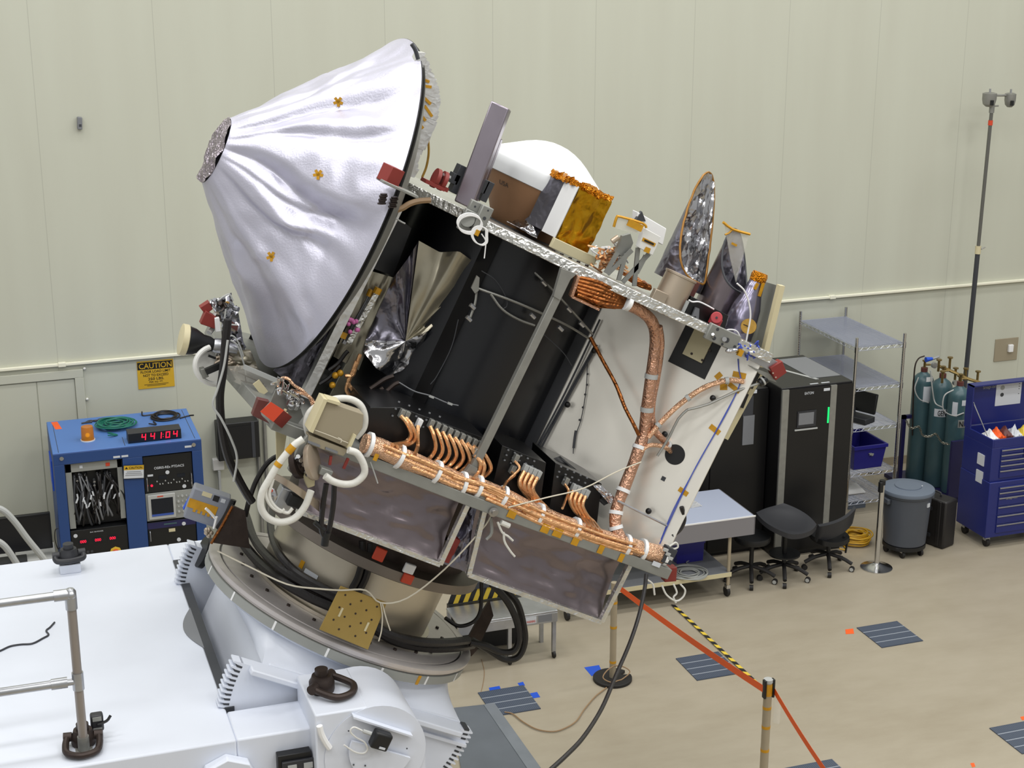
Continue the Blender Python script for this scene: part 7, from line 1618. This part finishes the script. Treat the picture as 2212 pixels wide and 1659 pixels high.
ev = PY(609, 904, 7.95)-PY(590, 889, 7.86)
bx_ = MB().prism(Q_, ev).out('red_cover', 'red_cover', SP, bevel=0.003)
MB().prism([q_-EY*0.003 for q_ in Q_], EY*0.003).out('orange_face', 'red_bright', bx_)
for x, y in ((616, 886), (619, 893)): MB().box(PY(x, y, 7.93), XX*0.006, EY*0.006, AX*0.006).out('screw', 'cream', bx_)
MB().prism([PY(x, y, 8.0) for x, y in ((545, 898), (558, 862), (583, 868), (563, 890), (566, 900), (583, 916))], EY*0.05).out('red_cover', 'maroon', SP, bevel=0.003)
# white flexible hoses and gimbal
gm = thing('gimbal', None, None, PY(690, 1000, 7.85)); gm.parent = SP; gm.location = PY(690, 1000, 7.85)-WL['spacecraft']
yg = 7.80
MB().prism([PY(x, y, yg) for x, y in ((706, 867), (786, 895), (783, 925), (752, 968), (673, 935))], EY*0.10).out('housing', 'beige_plate', gm, bevel=0.004)
MB().prism([PY(x, y, yg-0.02) for x, y in ((700, 862), (708, 864), (676, 936), (668, 932))], EY*0.12).out('housing_edge', 'cream', gm); MB().prism([PY(x, y, yg-0.02) for x, y in ((764, 938), (770, 941), (756, 972), (750, 968))], EY*0.12).out('housing_edge', 'cream', gm); MB().prism([PY(x, y, yg-0.02) for x, y in ((708, 862), (736, 870), (733, 876), (706, 868))], EY*0.1).out('housing_edge', 'cream', gm)
wires('tie_string', [[(680, 929), (710, 940), (752, 957)], [(730, 945), (738, 950), (736, 956)]], yg-0.012, 0.0025, 'string', gm)
MB().prism([PY(x, y, yg+0.01) for x, y in ((668, 940), (752, 972), (742, 986), (664, 960))], EY*0.08).out('base_block', 'beige_plate', gm, bevel=0.003)
for x, y in ((678, 958), (716, 972)): MB().prism([PY(x+a, y+b_, yg) for a, b_ in ((-12, -6), (14, 4), (13, 9), (-13, -1))], EY*0.012).out('slot', 'grey_paint', gm)
MB().prism([PY(x, y, yg+0.02) for x, y in ((664, 940), (645, 965), (622, 1015), (628, 1022), (645, 1005), (668, 945))], EY*0.03).out('arm_plate', 'plate_grey', gm, bevel=0.003)
jc = PY(655, 1000, yg+0.05); ja = V((0.8, -0.5, 0.3)).normalized()
MB().lathe(jc-ja*0.05, ja, [(0.0, 0), (0.075, 0), (0.08, 0.015), (0.08, 0.035), (0.055, 0.04), (0.05, 0.09), (0.0, 0.09)], 30).out('joint_motor', 'dark_steel', gm)
MB().lathe(PY(672, 998, yg+0.0), V((0.85, -0.45, 0.2)).normalized(), [(0.0, -0.01), (0.095, -0.01), (0.10, 0.0), (0.10, 0.018), (0.085, 0.022), (0.0, 0.022)], 36).out('joint_ring', 'tan_metal', gm)
for k in range(5): MB().cyl(PY(640+k*6, 990+k*9, yg), PY(644+k*6, 986+k*9, yg-0.03), 0.012, n=8).out('motor_screw', 'chrome', gm)
MB().prism([PY(x, y, yg+0.02) for x, y in ((655, 1030), (676, 985), (682, 1000), (680, 1050), (665, 1055))], EY*0.05).out('fork_plate', 'cream', gm, bevel=0.004)
def arc_plate(u_, v_): 
    x = 590+100*u_; y = 1022+62*u_**1.2+22*v_*(0.6+0.4*u_); return PY(x, y, yg+0.06-0.10*math.sin(math.pi*u_))
MB().sheet(arc_plate, 24, 4, 0.02, (0, 1, 0)).out('arc_bracket', 'tan_metal', gm, ang=60)
abox(PY(638, 1080, yg+0.05), 0.045, 0.04, 0.035, 'black_motor', 'black', gm, 0.008); abox(PY(616, 1075, yg+0.1), 0.05, 0.04, 0.06, 'silver_motor', 'alu', gm, 0.008)
MB().sph(PY(590, 1070, yg), 0.03, 6, (0.8, 0.8, 1.4)).out('foil_wrap', 'mli_silver', gm, flat=True); MB().cyl(PY(583, 1056, yg-0.02), PY(586, 1062, yg-0.02), 0.01, n=8).out('orange_tip', 'red_bright', gm)
abox(PY(702, 1018, yg), 0.035, 0.03, 0.02, 'clamp_block', 'plate_grey', gm, 0.004)
for x, y, x2, y2 in ((715, 985, 712, 1004), (752, 990, 742, 1012)): bar(PY(x, y, yg+0.02), PY(x2, y2, yg+0.02), 0.007, 0.007, 'red_peg', 'red_cover', gm)
def hose(px, name='white_hose', r=0.0195, dy=-0.06): return wires(name, [px], yg+dy, r, 'hose_white', gm, 8, 12)
hose([(668, 942), (662, 915), (670, 890), (695, 872), (725, 862), (755, 862), (778, 875), (788, 900), (785, 925), (768, 945)], dy=0.13)
hose([(752, 972), (772, 980), (786, 1005), (786, 1025), (768, 1042), (745, 1046), (720, 1040), (702, 1028)])
h2 = hose([(655, 948), (635, 962), (615, 985), (598, 1008), (582, 1035), (566, 1065), (564, 1095), (578, 1118), (605, 1128), (635, 1120), (658, 1095), (672, 1060)])
h3 = hose([(585, 1030), (574, 1065), (585, 1092), (605, 1105), (615, 1100)], 'thin_hose', 0.009); hose([(590, 1035), (582, 1070), (595, 1095), (620, 1108), (632, 1098)], 'thin_hose', 0.009)
for P, in (([(634, 963), (622, 977)],), ([(604, 999), (598, 1007)],)): MB().cyl(PY(*P[0], yg-0.06), PY(*P[1], yg-0.06), 0.0215, n=14).out('kapton_band', 'kapton', gm)
MB().prism([PY(x, y, 8.2) for x, y in ((596, 925), (620, 935), (612, 985), (598, 1005))], EY*0.02).out('cream_panel', 'cream', SP)
b = MB(); b.tube([PY(x, y, 7.92) for x, y in ((800, 998), (808, 1020), (816, 1044))], 0.004, 6, 2); b.out('deck_rod', 'instrument_light', SP)
